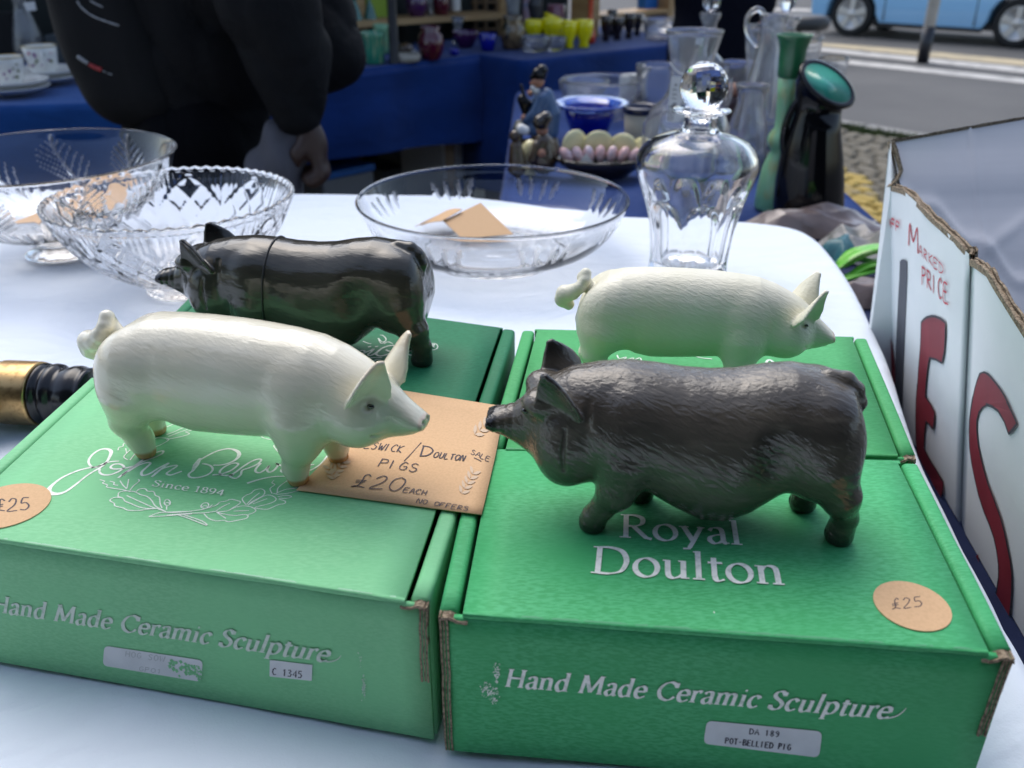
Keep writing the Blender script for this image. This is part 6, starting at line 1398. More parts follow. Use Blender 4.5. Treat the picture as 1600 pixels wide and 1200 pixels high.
# ------------------------------------------------------------------ back stall: shelving and coloured glass
nP1 = np.array((p1_[0], p1_[1], 0)); nP2 = np.array((p2_[0], p2_[1], 0))
def sh1(px, py, off=.42): return UP(px, py, np.array((*(T1a + p1_ * off), 0)), nP1)
def sh2(px, py, off=.42): return UP(px, py, np.array((*(T2a + p2_ * off), 0)), nP2)
shelf = thing('shelf_unit', 'pale pine shelf of glass on the dark blue stall', 'shelf', (*(T1a + p1_ * .45), TZ))
def plank(mb, a, b, n2, dep, th): mb.hexa([(q[0], q[1], q[2] + z) for z in (-th, 0) for q in (a, b, b + n2 * dep, a + n2 * dep)])
a, b = sh1(440, 41), sh1(792, 20)
b = np.array((b[0], b[1], a[2])) if False else b
mb = MB(); plank(mb, a, b, nP1, .2, .024); mb.build('shelf_board', M['pine'], shelf)
for (x0, x1, yt) in ((783, 797, -40), (560, 573, -40)):
    q0, q1 = sh1(x0, 30, .44 if x0 > 700 else .58), sh1(x1, 30, .44 if x0 > 700 else .58)
    mb = MB(); mb.hexa([(q[0], q[1], z) for z in (TZ + .001, .34) for q in (q0, q1, q1 + nP1 * .02, q0 + nP1 * .02)]); mb.build('upright', M['pine'], shelf)
shelf2 = thing('shelf_unit', 'pine shelf unit behind the orange red vase', 'shelf', (*(T2a + p2_ * .5 + d2 * .4), TZ))
for (x0, x1) in ((927, 936), (1044, 1052)):
    q0, q1 = sh2(x0, 30), sh2(x1, 30); mb = MB(); mb.hexa([(q[0], q[1], z) for z in (TZ + .001, .36) for q in (q0, q1, q1 + nP2 * .16, q0 + nP2 * .16)]); mb.build('upright', M['pine'], shelf2)
a, b = sh2(936, 24), sh2(1044, 14); mb = MB(); plank(mb, a, b, nP2, .16, .018); mb.build('shelf_board', M['pine'], shelf2)
rack = thing('wooden_rack', 'small wooden lattice rack at the right end of the pine shelf', 'rack', sh1(755, 52, .62)); mb = MB()
for x in (741, 757, 775):
    q0, q1 = sh1(x, 30, .62), sh1(x + 5, 30, .62); mb.hexa([(q[0], q[1], z) for z in (TZ + .001, .3) for q in (q0, q1, q1 + nP1 * .015, q0 + nP1 * .015)])
for y in (-10, 2, 17, 30, 44):
    q0, q1 = sh1(738, y, .612), sh1(781, y - 1, .612); mb.hexa([(q[0], q[1], q[2] + z) for z in (-.012, 0) for q in (q0, q1, q1 + nP1 * .007, q0 + nP1 * .007)])
mb.build('lattice', mat('dark_stained_wood', (.13, .075, .03), .6), rack)
pole = thing('stall_pole', 'black metal pole standing at the front of the dark blue stall', 'pole', U(617, 99, TZ)); P, s = base(617, 99)
mb = MB(); mb.lathe([(.02 * s, 0), (9 * s, 0), (8.5 * s, .004), (7.5 * s, .01), (7.3 * s, .30), (7.3 * s, 1.28)], 20, tuple(P)); mb.build('post', M['blackmetal'], pole)
def on_shelf1(name, px, py, prof, m, label, cat, **kw): return turned(name, None, prof, m, label, cat, onp=sh1(px, py, .5), **kw)
on_shelf1('vase', 652, 27, vessel([(10, 0), (12, 2), (16, 12), (16, 24), (11, 34), (7, 38), (10, 46)], 1.2, 3), M['purple'], 'round purple glass vase on the pine shelf', 'vase')
on_shelf1('vase', 690, 25, vessel([(9, 0), (11, 2), (13, 14), (12, 26), (8, 36), (11, 44)], 1.2, 3), M['ruby'], 'dark red glass vase on the pine shelf', 'vase')
on_shelf1('candle_holder', 673, 25, vessel([(6, 0), (7, 2), (3, 8), (5, 18), (7, 30), (7, 40)], 1, 3), M['tglass'], 'thin clear glass between the purple and dark red vases', 'glass')
on_shelf1('glass_beaker', 712, 18, vessel([(7, 0), (8, 2), (8, 20), (9, 32)], 1, 3), M['white_china'], 'ribbed white beaker right of the dark red vase', 'beaker', mod=flute(20, .08))
on_shelf1('perfume_bottle', 556, 35, [(.02, 0), (12, 0), (12, 2), (7, 18), (3, 28), (3, 33), (5, 36), (5, 42), (.02, 44)], M['teal'], 'teal cone shaped bottle with a pale stopper, left of its twin', 'bottle')
on_shelf1('perfume_bottle', 579, 33, [(.02, 0), (11, 0), (11, 2), (6, 18), (2, 27), (2, 30), (.02, 31)], M['teal'], 'darker teal cone shaped bottle nearer the black pole', 'bottle')
q = sh1(518, 37, .45); s = depth(q) / FPX; mb = MB(); mb.prism(None, [sh1(x, y, .44) for x, y in ((516, 21), (531, 20), (538, 31), (518, 33))], [sh1(x, y, .442) for x, y in ((516, 21), (531, 20), (538, 31), (518, 33))]); tag(mb.build('price_card', M['paper']), 'white price card on the pine shelf beside the black sleeve', 'price card')
for (x0, x1, y0, y1, m, lb) in ((514, 545, 33, -6, 'lime', 'lime green box behind the black sleeve'), (578, 606, 30, -4, 'lime', 'lime green box left of the black pole')):
    a, b = sh1(x0, y0, .56), sh1(x1, y0 - 2, .56); h_ = sh1(x0, y1, .56)[2]; mb = MB(); mb.hexa([(p[0], p[1], z) for z in (a[2] + .002, h_) for p in (a, b, b + nP1 * .04, a + nP1 * .04)]); tag(mb.build('card_box', M[m], bevel=.002), lb, 'box')
on_t = lambda name, bx, by, prof, m, label, cat, **kw: turned(name, (bx, by), prof, m, label, cat, **kw)
M['greenstreak'] = mat('streaked_green_glass', (.04, .26, .15), .12, coat=.5, var=[(60, (1, 1, .12), (.32, .42, .24), .5, .66)])
on_t('vase', 586, 99, vessel([(14, 0), (15, 1), (15, 18), (17, 34), (20, 43)], 1.2, 3), M['greenstreak'], 'streaked green tapering glass vase by the black pole', 'vase')
on_t('tumbler', 597, 84, vessel([(10, 0), (11, 2), (11, 34), (12, 40)], 1, 3), M['green_pale'], 'pale green tumbler behind the streaked green vase', 'tumbler')
for (x, y, lb) in ((528, 84, 'wine glass against the black sleeve'), (545, 80, 'wine glass with a reddish bowl near the black sleeve'), (557, 70, 'clear wine glass nearer the streaked green vase')):
    on_t('wine_glass', x, y, vessel([(8, 0), (8, 1), (2, 3), (1.6, 14), (6, 20), (10, 28), (10, 40), (9, 44)], .8, 15), M['tglass'], lb, 'wine glass', group='wine glasses at the left of the back stall')
on_t('pot', 674, 93, vessel([(13, 0), (14, 1), (19, 10), (21, 22), (18, 34), (13, 39), (16, 45)], 1.4, 3), M['ruby'], 'round dark ruby glass pot on the stall edge', 'pot', mod=flute(12, .06))
on_t('ashtray', 634, 96, vessel([(20, 0), (22, 1), (24, 9)], 3, 4), M['beige'], 'low brown pottery dish right of the black pole', 'dish')
on_t('ornament', 634, 84, [(.02, 0), (10, 1), (13, 6), (9, 13), (.02, 15)], M['brown'], 'rough brown ornament behind the low dish', 'ornament')
P, s = base(651, 92); mb = MB(); mb.prism(None, [P + np.array((x * s, -.01, y * s)) for x, y in ((-8, 10), (-4, 15), (9, 8), (6, 1))], [P + np.array((x * s, -.009, y * s)) for x, y in ((-8, 10), (-4, 15), (9, 8), (6, 1))]); tag(mb.build('price_tag', M['paper']), 'white price tag lying on the low brown dish', 'price tag')
on_t('bowl', 762, 79, vessel([(9, 0), (10, 1), (12, 10), (14, 23)], 1.2, 3), M['cobalt'], 'small cobalt blue glass bowl at the stall corner', 'bowl')
on_t('glass_bowl', 728, 74, vessel([(10, 0), (11, 1), (18, 12), (21, 22)], 1.2, 3), M['purple'], 'deep purple glass bowl left of the small cobalt bowl', 'bowl')
on_t('vase', 716, 68, vessel([(8, 0), (9, 1), (5, 10), (6, 22), (11, 36)], 1, 3), M['tglass'], 'clear flared vase behind the purple bowl', 'vase')
on_t('salt_dish', 710, 86, vessel([(6, 0), (7, 1), (8, 8)], 1, 2), M['cobalt'], 'tiny cobalt dish in front of the purple bowl', 'dish')
on_t('jug', 801, 76, vessel([(14, 0), (16, 2), (19, 14), (18, 28), (13, 38), (15, 44)], 1.5, 3), M['tanpot'], 'shiny tan and black pottery jug left of the yellow cups', 'jug')
on_t('glass_dish', 838, 80, vessel([(18, 0), (20, 1), (24, 12), (25, 20)], 1.5, 4), M['tglass'], 'round pressed glass dish in front of the yellow cups', 'dish', mod=flute(20, .08))
on_t('glass_dish', 866, 79, vessel([(15, 0), (16, 1), (18, 10), (19, 18)], 1.5, 4), M['tglass'], 'smaller pressed glass dish touching the yellow goblets', 'dish', mod=flute(20, .08))
yg = 'opaque yellow glass vessels'
cup = lambda w_, h: vessel([(w_ * .55, 0), (w_ * .6, 1), (w_ * .48, h * .22), (w_ * .9, h * .5), (w_, h * .75), (w_ * .95, h)], 1.2, h * .3)
for (x, y, w_, h, lb) in ((889, 75, 12, 37, 'yellow glass goblet left of the slim red vase'), (912, 74, 14, 37, 'yellow glass goblet touching the slim red vase'), (862, 66, 17, 32, 'wide yellow glass cup behind the pressed dishes'), (834, 66, 15, 30, 'yellow glass cup nearest the tan and black jug')):
    on_t('goblet', x, y, cup(w_, h), M['yellow_glass'], lb, 'glass cup', group=yg)
P, s = base(866, 58); yj = thing('jug', 'yellow glass jug with a slanted lip above the cups', 'jug', P)
mb = MB(); mb.lathe([(r * s, h * s) for r, h in vessel([(12, 0), (14, 2), (17, 14), (16, 24), (17, 30)], 1.4, 4)], 32, tuple(P), mod=None); 
mb.v = [(x, y, z + max(0, (z - P[2] - 22 * s)) * (-(x - P[0]) / (17 * s)) * .7) for x, y, z in mb.v]; mb.build('cup', M['yellow_glass'], yj)
on_t('vase', 921, 68, vessel([(7, 0), (9, 2), (9.5, 10), (6, 24), (4, 40), (4, 70), (5, 84)], 1, 3), M['orange_red'], 'slim orange red glass vase behind the yellow goblets', 'vase')
for (x, y, w_, h, lb) in ((946, 64, 9, 34, 'dark brown glass right of the orange red vase'), (964, 62, 10, 30, 'dark brown goblet in the middle of the brown row'), (982, 60, 9, 34, 'dark brown goblet beside the glass basket'), (955, 56, 8, 36, 'tall brown glass at the back of the brown row'), (995, 56, 8, 30, 'small brown glass behind the glass basket')):
    on_t('goblet', x, y, cup(w_, h), M['darkbrown'], lb, 'goblet', group='dark brown glasses on the back stall')
on_t('glass_basket', 1038, 62, vessel([(28, 0), (30, 1), (33, 14), (37, 28)], 1.5, 3), M['tglass'], 'clear pressed glass basket dish at the end of the stall', 'dish', mod=flute(36, .05))
q = sh2(1008, 22, .5); h_ = sh2(1008, -14, .5)[2]; q1 = sh2(1040, 19, .5); mb = MB(); mb.hexa([(p[0], p[1], z) for z in (q[2] + .002, h_) for p in (q, q1, q1 + nP2 * .06, q + nP2 * .06)])
tag(mb.build('card_box', M['bluebox'], bevel=.002), 'bright blue box on the pine shelf at the end of the stall', 'box')
turned('vase', None, vessel([(11, 0), (12, 2), (13, 20), (14, 40)], 1.2, 3), mat('dusty_pink_glass', (.22, .08, .12), .1, coat=.4), 'dusty pink straight vase behind the yellow jug', 'vase', onp=U(868, 54, TZ))
turned('vase', (822, 52), vessel([(6, 0), (7, 2), (5, 20), (6, 44), (8, 60)], 1, 3), mat('pearly_striped_glass', (.48, .32, .36), .1, coat=.4, var=[(30, (.2, .2, 1), (.2, .3, .45), .45, .6)]), 'pearly striped glass vase behind the tan jug', 'vase')
fig('bird_figurine', [('body', M['greyplastic'], [[((806, 40), 6), ((802, 22), 9), ((806, 4), 7)], [((798, 24), 5), ((794, 6), 4)]], 3), ('perch', M['brown'], [[((806, 46), 8), ((806, 54), 10)]], 3)], 806, 62, 'grey feathered bird ornament right of the pine upright', 'ornament')
fig('bird_figurine', [('body', mat('charcoal_pottery', (.04, .042, .05), .35), [[((838, 34), 9), ((836, 14), 11), ((840, -4), 8)]], 3), ('perch', M['darkbrown'], [[((838, 44), 10), ((838, 52), 12)]], 3)], 838, 58, 'charcoal bird ornament behind the yellow cups', 'ornament')
# dark cloth wall; the unseen canopy is added to shade the back stall
M['canvas'] = mat('dark_green_canvas', (.012, .016, .015), .9, bump=[(4, (1, 1, 1), .3, .05)])
ca = T1a - d1 * 1.3 + p1_ * .95; cb = T2b + d2 * .15 + p2_ * .95
def wavy_wall(name, a, b, z0, z1, m, label, cat):
    mb = MB(); n = 60; vs = []; d = unit(b - a); nn = np.array((-d[1], d[0]))
    for lift in (0, .01):
        for i in range(n + 1):
            for z in (z0, z1): p = a + (b - a) * i / n + nn * (.03 * math.sin(i * .9) + .02 * math.sin(i * 2.3) + lift); vs.append((p[0], p[1], z))
    fs = [(2 * i, 2 * i + 2, 2 * i + 3, 2 * i + 1) for i in range(n)]; o_ = 2 * (n + 1); fs += [tuple(q + o_ for q in f[::-1]) for f in fs]
    mb.add(vs, fs, 0, True); return tag(mb.build(name, m, fixn=False), label, cat)
wavy_wall('canvas_wall', ca, cb, G, 1.3, M['canvas'], 'dark canvas wall hanging behind the glass stall', 'stall wall')
can = thing('shade_canopy', 'unseen dark canvas canopy added to shade the glass stall', 'canopy', (*((ca + cb) / 2), 1.3)); mb = MB()
cf0, cf1 = T1a - d1 * 1.5 + p1_ * .12, T2b + d2 * .3 + p2_ * .12
mb.hexa([(p[0], p[1], z) for dz, in ((0,), (.02,)) for p, z in ((cf0, 1.45 + dz), (cf1, 1.45 + dz), (cb, 1.32 + dz), (ca, 1.32 + dz))]); mb.build('roof', M['canvas'], can)
for p in (cf0, cf1): mb = MB(); mb.lathe([(.018, G), (.018, 1.45)], 12, (p[0], p[1], 0)); mb.build('post', M['blackmetal'], can)
# boxes stored under the stall
P, s = base(722, 262, G); q = sh1(700, 215, .18)
mb = MB(); a, b = sh1(690, 230, .15), sh1(757, 226, .15); zt = sh1(690, 212, .15)[2]
mb.hexa([(p[0], p[1], z) for z in (G + .001, zt) for p in (a, b, b + nP1 * .3, a + nP1 * .3)]); tag(mb.build('storage_box', M['paper'], bevel=.004), 'white storage box under the right end of the dark blue stall', 'box')
a, b = sh1(505, 290, .12), sh1(585, 280, .12); zt = sh1(505, 272, .12)[2]; tub = thing('plastic_tub', 'grey plastic tub with a blue lid under the stall', 'tub', ((a + b) / 2 + nP1 * .15) * np.array((1, 1, 0)) + NZ * G)
mb = MB(); mb.hexa([(p[0], p[1], z) for z in (G + .001, zt - .03) for p in (a, b, b + nP1 * .3, a + nP1 * .3)]); mb.build('body', M['greyplastic'], tub, bevel=.01)
mb = MB(); o2 = unit(b - a) * .01; mb.hexa([(p[0], p[1], z) for z in (zt - .029, zt) for p in (a - o2, b + o2, b + o2 + nP1 * .3, a - o2 + nP1 * .3)]); mb.build('tub_lid', M['bluebox'], tub, bevel=.006)
for i, (x0, x1, yt, lb) in enumerate(((600, 650, 268, 'plain grey cardboard box under the stall beside the tub'), (640, 688, 252, 'grey cardboard box under the stall nearest the white storage box'))):
    off_ = .45; a, b = sh1(x0, 280, off_), sh1(x1, 278, off_); zt = sh1(x0, yt, off_)[2]; mb = MB(); mb.hexa([(p[0], p[1], z) for z in (G + .001, zt) for p in (a, b, b + nP1 * .25, a + nP1 * .25)]); tag(mb.build('cardboard_box', mat('grey_card', (.16, .165, .16), .8), bevel=.004), lb, 'box')
# ------------------------------------------------------------------ people
M['blackcoat'] = mat('black_padded_coat', (.0035, .0038, .0048), .75, bump=[(22, (1, 1, 1), .5, .01, .8), (120, (1, 1, 1), .15, .002)], spec=.15)
M['blacktrousers'] = mat('black_trousers', (.0016, .0018, .003), .9, bump=[(12, (1, 1, .4), .4, .02, 1)], spec=.12)
M['skin'] = mat('brown_skin', (.038, .019, .013), .5, bump=[(300, (1, 1, 1), .15, .001)])
M['navytrousers'] = mat('navy_work_clothes', (.003, .004, .010), .9, bump=[(12, (1, 1, .4), .4, .02, 1)], spec=.15)
M['lightskin'] = mat('pale_skin', (.38, .19, .13), .5)
M['hairdark'] = mat('dark_hair', (.012, .009, .007), .7)
M['greycloth'] = mat('dusty_grey_cloth', (.075, .075, .09), .9, bump=[(14, (1, 1, .5), .5, .02, 1)])
def chains(pr, k):
    def f(V):
        d = None
        for ch in pr:
            e = s_ell(V, ch[1], ch[2]) if ch[0] == 'e' else s_chain(V, ch, .02)
            d = e if d is None else smin(d, e, k)
        return d
    return f
def body(name, pr, k, m, root, h, extra=None):
    pts = np.array([a[0] for ch in pr if ch[0] != 'e' for a in ch] + [np.array(ch[1]) + sg * np.array(ch[2]) for ch in pr if ch[0] == 'e' for sg in (1, -1)])
    rm = max([a[1] for ch in pr if ch[0] != 'e' for a in ch] + [0]) + .03
    f = chains(pr, k); ff = f if extra is None else (lambda V: extra(V, f(V)))
    root['local'] = 0
    V, F = sdf_mesh(ff, pts.min(0) - rm, pts.max(0) + rm, h); b = MB(); b.v = V.tolist(); b.f = [tuple(x) for x in F.tolist()]; b.m = [0] * len(F); b.sm = [True] * len(F)
    return b.build(name, m, root), ff
y0 = 1.92; sv = lambda px, py, d=0.0: UY(px, py, y0 + d)
p1r = thing('person', 'person in a black padded coat and black trousers with one hand at the table', 'person', (-.64, y0, G)); del p1r['label']
p1r['label'] = 'person in a black padded coat standing with a backpack behind the white table'
coat = [[(sv(318, -230), .17), (sv(315, -60), .17), (sv(312, 60), .155), (sv(308, 150), .145)], [(sv(360, -260, -.17), .085), (sv(418, 10, -.20), .082), (sv(448, 78, -.20), .072), (sv(466, 178, -.20), .046)],
        [(sv(360, -260, .17), .085), (sv(470, -60, .12), .085), (sv(510, 78, .04), .073), (sv(470, 118, .0), .05)], [(sv(330, -290), .08), (sv(335, -350), .06)]]
def folds(V, d):
    x, y, z = V[:, 0], V[:, 1], V[:, 2]
    q = np.abs(np.sin(z * 21 + 2.2 * np.sin(x * 9 + y * 7) + x * 6)) ** .5 * .011 + np.abs(np.sin(x * 33 + z * 17 + 2 * np.sin(z * 13 + y * 11))) ** .6 * .007
    return d + .010 - q
co_, fcoat = body('coat', coat, .05, M['blackcoat'], p1r, .010, folds)
hip = sv(305, 200)
tr = [[(sv(306, 150), .135), (sv(306, 235), .14)], [(hip + np.array((.02, -.08, -.02)), .10), (np.array((hip[0] + .03, y0 - .09, -.42)), .075), (np.array((hip[0] - .02, y0 - .10, G + .10)), .055)], [(hip + np.array((0, .09, -.02)), .10), (np.array((hip[0] + .05, y0 + .1, -.42)), .075), (np.array((hip[0] + .02, y0 + .11, G + .10)), .055)],
      ]
body('trousers', tr, .05, M['blacktrousers'], p1r, .012, lambda V, d: folds(V * np.array((1, 1, .6)), d))
for yy, xx in ((-.10, -.02), (.11, .02)):
    body('shoe', [[(np.array((hip[0] + xx, y0 + yy, G + .055)), .05), (np.array((hip[0] + xx + .17, y0 + yy, G + .04)), .04)]], .02, M['blacktrousers'], p1r, .012, lambda V, d: np.maximum(d, G + .003 - V[:, 2]))
hd_ = sv(338, -400) + np.array((.02, 0, 0)); hw_ = sv(482, 205, -.21)
HS = .8
arm = [[(sv(464, 165, -.20), .028), (hw_, .024)], ('e', hw_ + np.array((.010, -.005, -.026)), (.025, .020, .036))]
for i, (dx, dy, ln) in enumerate(((.020, -.020, 1.0), (.022, -.006, 1.08), (.020, .008, 1.0), (.014, .020, .82))):
    k0_ = hw_ + np.array((dx * HS, dy * HS, -.050)); arm.append([(k0_, .0092), (k0_ + np.array((.003, -.002, -.025 * ln)), .0085), (k0_ + np.array((-.014, -.005, -.038 * ln)), .0078), (k0_ + np.array((-.026, -.003, -.033 * ln)), .0066)])
arm.append([(hw_ + np.array((-.008, -.018, -.018)), .011), (hw_ + np.array((-.020, -.024, -.036)), .0095), (hw_ + np.array((-.022, -.021, -.055)), .0072)])
arm += [[(sv(466, 178, -.20), .028), (sv(448, 78, -.2), .03), (sv(418, 10, -.2), .035), (sv(360, -240, -.16), .04), (sv(325, -270), .06)], [(sv(325, -270), .06), (hd_, .06)], ('e', hd_ + np.array((.02, 0, .10)), (.095, .075, .125)), [(hd_ + np.array((.115, 0, .09)), .012), (hd_ + np.array((.125, 0, .075)), .014)], ('e', hd_ + np.array((.02, .078, .095)), (.02, .01, .032)), ('e', hd_ + np.array((.02, -.078, .095)), (.02, .01, .032))]
body('body', arm, .012, M['skin'], p1r, .0075)
body('hair', [('e', hd_ + np.array((.0, 0, .135)), (.10, .083, .105))], .01, M['hairdark'], p1r, .014, lambda V, d: np.maximum(d, (V[:, 0] - hd_[0] - .05) - (V[:, 2] - hd_[2] - .16) * .6))
def hit(f, px, py, t0, t1):
    r = ray(px, py)
    for t in np.arange(t0, t1, .002):
        p = CC + r * t
        if f(p[None])[0] < .0004: return p
    return CC + r * t1
mb = MB(); q = [hit(fcoat, x, y, 1.3, 2.2) for x, y in ((330, 158), (350, 154), (354, 168), (334, 172))]
# backpack
bp = thing('backpack', 'black backpack with pale and red piping on the black coat', 'backpack', sv(178, 152))
bc, br_ = sv(198, 22, -.02), np.array((.100, .15, .20))
def fpack(V):
    q = V - bc; q = q.copy(); q[:, 0] += .10 * np.clip(-q[:, 2] / .2, -1, 1) * .35 * -1
    w_ = br_ * np.array((1, 1, 1)); sq = np.abs(q) - (w_ - .07); d = np.linalg.norm(np.maximum(sq, 0), axis=1) + np.minimum(sq.max(1), 0) - .07
    return smin(d, s_ell(q, (-.055, -.01, -.05), (.07, .12, .13)), .03)
V, F = sdf_mesh(fpack, bc - br_ - .1, bc + br_ + .1, .010); b = MB(); b.v = V.tolist(); b.f = [tuple(x) for x in F.tolist()]; b.m = [0] * len(F); b.sm = [True] * len(F); b.build('body', mat('black_nylon', (.003, .0033, .0042), .7, spec=.2, bump=[(10, (1, 1, 1), .35, .02), (500, (1, 1, 1), .2, .001)]), bp)
def piping(pts, m, r, nm):
    P = [hit(fpack, x, y, 1.2, 2.4) for x, y in catmull(pts, 4)]; mb = MB(); mb.tube(P, r, 6); mb.build(nm, m, bp)
M['greypipe'] = mat('pale_grey_piping', (.22, .23, .24), .5); M['redtab'] = mat('red_tab', (.30, .02, .02), .5)
piping([(121, 2), (128, 12), (145, 25), (168, 34), (186, 40)], M['greypipe'], .0022, 'piping'); piping([(122, 88), (130, 94), (138, 99)], M['greypipe'], .0042, 'piping')
piping([(139, 100), (150, 106), (159, 109)], M['redtab'], .0045, 'tab'); piping([(160, 110), (168, 114), (176, 117)], M['greypipe'], .0015, 'piping'); piping([(141, 1), (150, 6), (161, 11)], M['greypipe'], .0020, 'piping')
# grey cloth held in the hand
gc = thing('grey_cloth', 'grey cloth hanging from the hand of the person in black', 'cloth', hw_ + np.array((-.03, 0, -.2)))
gpr = [[(sv(462, 210, -.20), .030), (sv(440, 232, -.20), .045), (sv(430, 275, -.20), .048), (sv(436, 320, -.20), .040)], [(sv(480, 232, -.215), .016), (sv(450, 240, -.2), .03)]]
body('cloth', gpr, .03, M['greycloth'], gc, .009, lambda V, d: d + .006 * np.sin(V[:, 0] * 90 + V[:, 2] * 30) + .004 * np.sin(V[:, 2] * 70))
# second person, seen from the waist down between the stalls
y2 = 3.35; s2v = lambda px, py, d=0.0: UY(px, py, y2 + d)
p2r = thing('person', 'person in dark navy clothes standing beyond the glass decanters', 'person', (.78, y2, G))
hp2 = s2v(1130, 60); leg = lambda sgn: [(hp2 + np.array((sgn * .09, 0, -.02)), .105), (np.array((hp2[0] + sgn * .10, y2, -.45)), .08), (np.array((hp2[0] + sgn * .11, y2, G + .1)), .06)]
body('clothes', [[(s2v(1132, 75), .15), (s2v(1132, -60), .16), (s2v(1134, -200), .17)], leg(1), leg(-1), [(s2v(1180, -220, -.02), .08), (s2v(1200, -90, -.04), .062), (s2v(1190, 4, -.10), .045)], [(s2v(1088, -220, .02), .08), (s2v(1076, -90, .0), .062), (s2v(1080, 10, .02), .045)]], .05, M['navytrousers'], p2r, .014)
for sgn in (1, -1): body('shoe', [[(np.array((hp2[0] + sgn * .11, y2 + .02, G + .055)), .05), (np.array((hp2[0] + sgn * .12, y2 - .14, G + .04)), .04)]], .02, M['blacktrousers'], p2r, .014, lambda V, d: np.maximum(d, G + .003 - V[:, 2]))
h2 = s2v(1187, 14, -.10); hb = s2v(1134, -330)
ha = [[(s2v(1190, 0, -.1), .03), (h2, .027)], ('e', h2 + np.array((-.005, -.01, -.035)), (.028, .024, .042))]
for i, (dx, ln) in enumerate(((-.022, .9), (-.008, 1.0), (.006, 1.0), (.018, .8))):
    k_ = h2 + np.array((dx, -.018, -.062)); ha.append([(k_, .0105), (k_ + np.array((0, -.006, -.03 * ln)), .010), (k_ + np.array((0, .012, -.05 * ln)), .008)])
ha.append([(h2 + np.array((-.026, -.016, -.025)), .012), (h2 + np.array((-.042, -.024, -.05)), .010)])
ha += [[(s2v(1190, 0, -.1), .03), (s2v(1200, -90, -.04), .04), (s2v(1160, -230), .06), (s2v(1134, -250), .07)], [(s2v(1134, -250), .065), (hb, .06)], ('e', hb + np.array((0, -.015, .11)), (.076, .095, .125)), [(hb + np.array((0, -.11, .10)), .012), (hb + np.array((0, -.118, .085)), .014)], ('e', hb + np.array((.078, 0, .1)), (.01, .02, .03)), ('e', hb + np.array((-.078, 0, .1)), (.01, .02, .03))]
body('body', ha, .012, M['lightskin'], p2r, .009)
body('hair', [('e', hb + np.array((0, .01, .145)), (.083, .1, .105))], .01, M['hairdark'], p2r, .014, lambda V, d: np.maximum(d, -(V[:, 1] - hb[1] + .05) - (V[:, 2] - hb[2] - .16) * .6))

# ------------------------------------------------------------------ street: pale blue car, pole, stool
M['carpaint'] = mat('pale_blue_car_paint', (.24, .50, .76), .3, coat=.8, var=[(3, (1, 1, 1), (.23, .48, .73), .4, .7)])
M['tyre'] = mat('tyre_rubber', (.012, .012, .012), .8); M['alloy'] = mat('silver_alloy', (.55, .55, .54), .35, metal=.7)
M['carglass'] = mat('dark_car_window', (.01, .012, .015), .05, coat=.5); M['blacktrim'] = mat('black_plastic_trim', (.012, .012, .013), .6)
wl, wr = U(1323, 57, G), U(1579, 76, G); ce_ = unit(wr - wl); WB = np.linalg.norm(wr - wl); cnv = np.array((-ce_[1], ce_[0], 0))   # away from the camera
car = thing('parked_car', 'pale blue hatchback parked across the road', 'car', (*(wl + (wr - wl) / 2)[:2], G))
R_ = WB * .137
def cpt(x, y, z): return wl + ce_ * x * WB + cnv * y * WB + NZ * z * WB
def arc(cx, r, n=10): return [(cx + r * math.cos(a), .137 + r * math.sin(a)) for a in np.linspace(math.pi, 0, n)]
prof_ = [(-.27, .14), (-.26, .10), (-.18, .085)] + arc(0, .165) + [(.20, .08), (.80, .08)] + arc(1, .165) + [(1.18, .085), (1.25, .11), (1.27, .20), (1.26, .30), (1.22, .36), (1.10, .40), (.86, .43), (.66, .60), (.50, .635), (.15, .64), (-.06, .60), (-.20, .43), (-.26, .38), (-.28, .28)]
def crown_y(z, side): t = max(0, z - .42); return (.05 + t * .30) if side == 0 else (.72 - .05 - t * .30)
mb = MB(); near_ = [cpt(x, .0 + max(0, z - .40) * .32 + .006 * math.cos(z * 14), z) for x, z in prof_]; far_ = [cpt(x, .70 - max(0, z - .40) * .32, z) for x, z in prof_]
mb.prism(None, near_, far_); mb.build('body', M['carpaint'], car, bevel=.02, seg=3)
for pn in ([(-.12, .42), (-.02, .565), (.20, .605), (.20, .42)], [(.23, .42), (.23, .605), (.48, .60), (.62, .555), (.74, .43)]):
    mb = MB(); mb.prism(None, [cpt(x, -.006 + max(0, z - .40) * .32, z) for x, z in pn], [cpt(x, .03 + max(0, z - .40) * .32, z) for x, z in pn]); mb.build('window', M['carglass'], car)
for xs_ in (.215, .765): mb = MB(); mb.hexa([cpt(x, y, z) for z in (.11, .41) for x, y in ((xs_, -.0065), (xs_ + .006, -.0065), (xs_ + .006, .02), (xs_, .02))]); mb.build('door_seam', M['blacktrim'], car)
mb = MB(); mb.hexa([cpt(x, y, z) for z in (.075, .098) for x, y in ((.19, -.008), (.81, -.008), (.81, .03), (.19, .03))]); mb.build('sill_trim', M['blacktrim'], car)
mb = MB(); mb.hexa([cpt(x, y, z) for z in (.36, .375) for x, y in ((.24, -.012), (.30, -.012), (.30, .02), (.24, .02))]); mb.build('door_handle', M['carpaint'], car, bevel=.004)
mb = MB(); mb.hexa([cpt(x, y, z) for z in (.085, .12) for x, y in ((-.20, .04), (1.2, .04), (1.2, .66), (-.20, .66))]); mb.build('underside', M['blacktrim'], car)
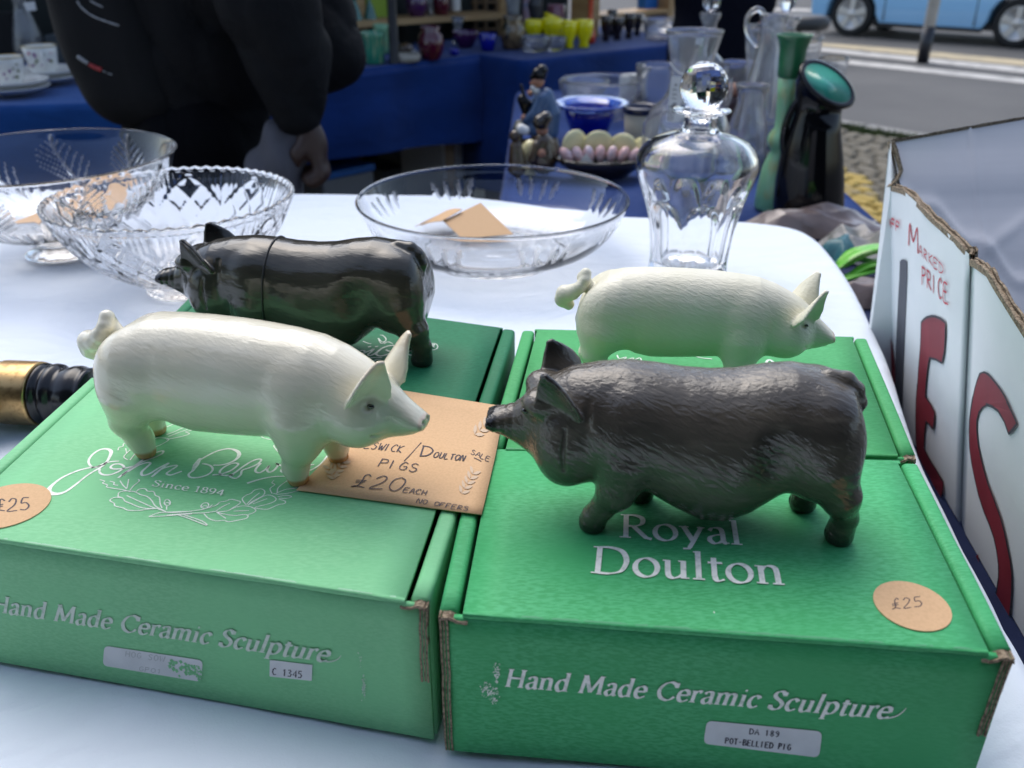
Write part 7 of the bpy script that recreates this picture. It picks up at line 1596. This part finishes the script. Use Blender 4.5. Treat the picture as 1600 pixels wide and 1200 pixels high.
for cx in (0, 1):
    for sd_, yy in ((0, .015), (1, .685)):
        o_ = cpt(cx, yy, .137); ax = -cnv if sd_ == 0 else cnv; s1, s2_ = ce_, NZ; tw = WB * .09
        wh = MB(); axlathe(wh, [(-tw, R_ * .6), (-tw, R_ * .94), (-tw * .85, R_), (-tw * .1, R_), (0, R_ * .95), (.004, R_ * .80), (-.004, R_ * .70), (-.03, R_ * .66)], o_, ax, s1, s2_, 36); w_o = wh.build('wheel', M['tyre'], car)
        rm = MB(); axlathe(rm, [(-.025, R_ * .66), (.0, R_ * .70), (.004, R_ * .68), (-.006, R_ * .62), (-.028, R_ * .60), (-.03, .001)], o_, ax, s1, s2_, 36)
        for k in range(5):
            a = 2 * math.pi * k / 5 + .3; u = s1 * math.cos(a) + s2_ * math.sin(a); v = -s1 * math.sin(a) + s2_ * math.cos(a)
            rm.hexa([o_ + ax * z + u * r * R_ + v * w2 * R_ for z in (-.029, .003) for r, w2 in ((.08, -.10), (.66, -.14), (.66, .14), (.08, .10))])
        axlathe(rm, [(-.02, R_ * .2), (.006, R_ * .19), (.012, R_ * .10), (.013, .001)], o_, ax, s1, s2_, 20)
        rm.build('rim', M['alloy'], w_o)
P, s = base(1441, 98, G); sp_ = thing('street_pole', 'white street pole with a black lower section beside the road', 'pole', P)
mb = MB(); mb.lathe([(9 * s, 0), (9 * s, 50 * s * 1.06)], 20, tuple(P)); mb.build('lower_section', M['blackmetal'], sp_)
mb = MB(); mb.lathe([(8.6 * s, 50 * s * 1.06), (8.6 * s, 3.2), (.02, 3.22)], 20, tuple(P)); mb.build('upper_section', mat('white_painted_metal', (.50, .50, .48), .5, var=[(8, (1, 1, 1), (.42, .42, .40), .5, .7)]), sp_)
P, s = base(1252, 96, G); stl = thing('stool', 'dark grey padded stool at the roadside behind the glassware', 'stool', P)
mb = MB(); mb.lathe([(r * s, h * s * 1.05) for r, h in [(.1, 44), (28, 44), (33, 47), (35, 54), (33, 61), (26, 64), (.1, 65)]], 40, tuple(P)); mb.build('seat', mat('dark_grey_vinyl', (.035, .036, .036), .45), stl)
for a in (-.35, 1.9, 4.0):
    mb = MB(); mb.tube([P + np.array((math.cos(a) * 18 * s, math.sin(a) * 18 * s, 46 * s * 1.05)), P + np.array((math.cos(a) * 21 * s, math.sin(a) * 21 * s, .002))], 1.6 * s, 8); mb.build('leg', M['blackmetal'], stl)

# ------------------------------------------------------------------ unseen canopy and wall added behind the camera to darken the box fronts
c2_ = thing('shade_canopy', 'unseen dark canvas canopy added behind the camera to shade the box fronts', 'canopy', (0, -1.6, G))
mb = MB(); mb.hexa([(x, y, z) for dz in (0, .02) for x, y, z in ((-4.6, -.20, .98 + dz), (4.2, -.20, .98 + dz), (4.2, -2.8, 1.26 + dz), (-4.6, -2.8, 1.26 + dz))]); mb.build('roof', M['canvas'], c2_)
mb = MB(); mb.hexa([(x, y, z) for z in (G + .01, 1.25) for x, y in ((-4.6, -2.82), (4.2, -2.82), (4.2, -2.80), (-4.6, -2.80))]); mb.build('wall', M['canvas'], c2_)
for x in (-4.55, 4.15):
    for y, zt in ((-.23, .98), (-2.77, 1.25)): mb = MB(); mb.lathe([(.018, 0), (.018, zt - G)], 12, (x, y, G)); mb.build('post', M['blackmetal'], c2_)
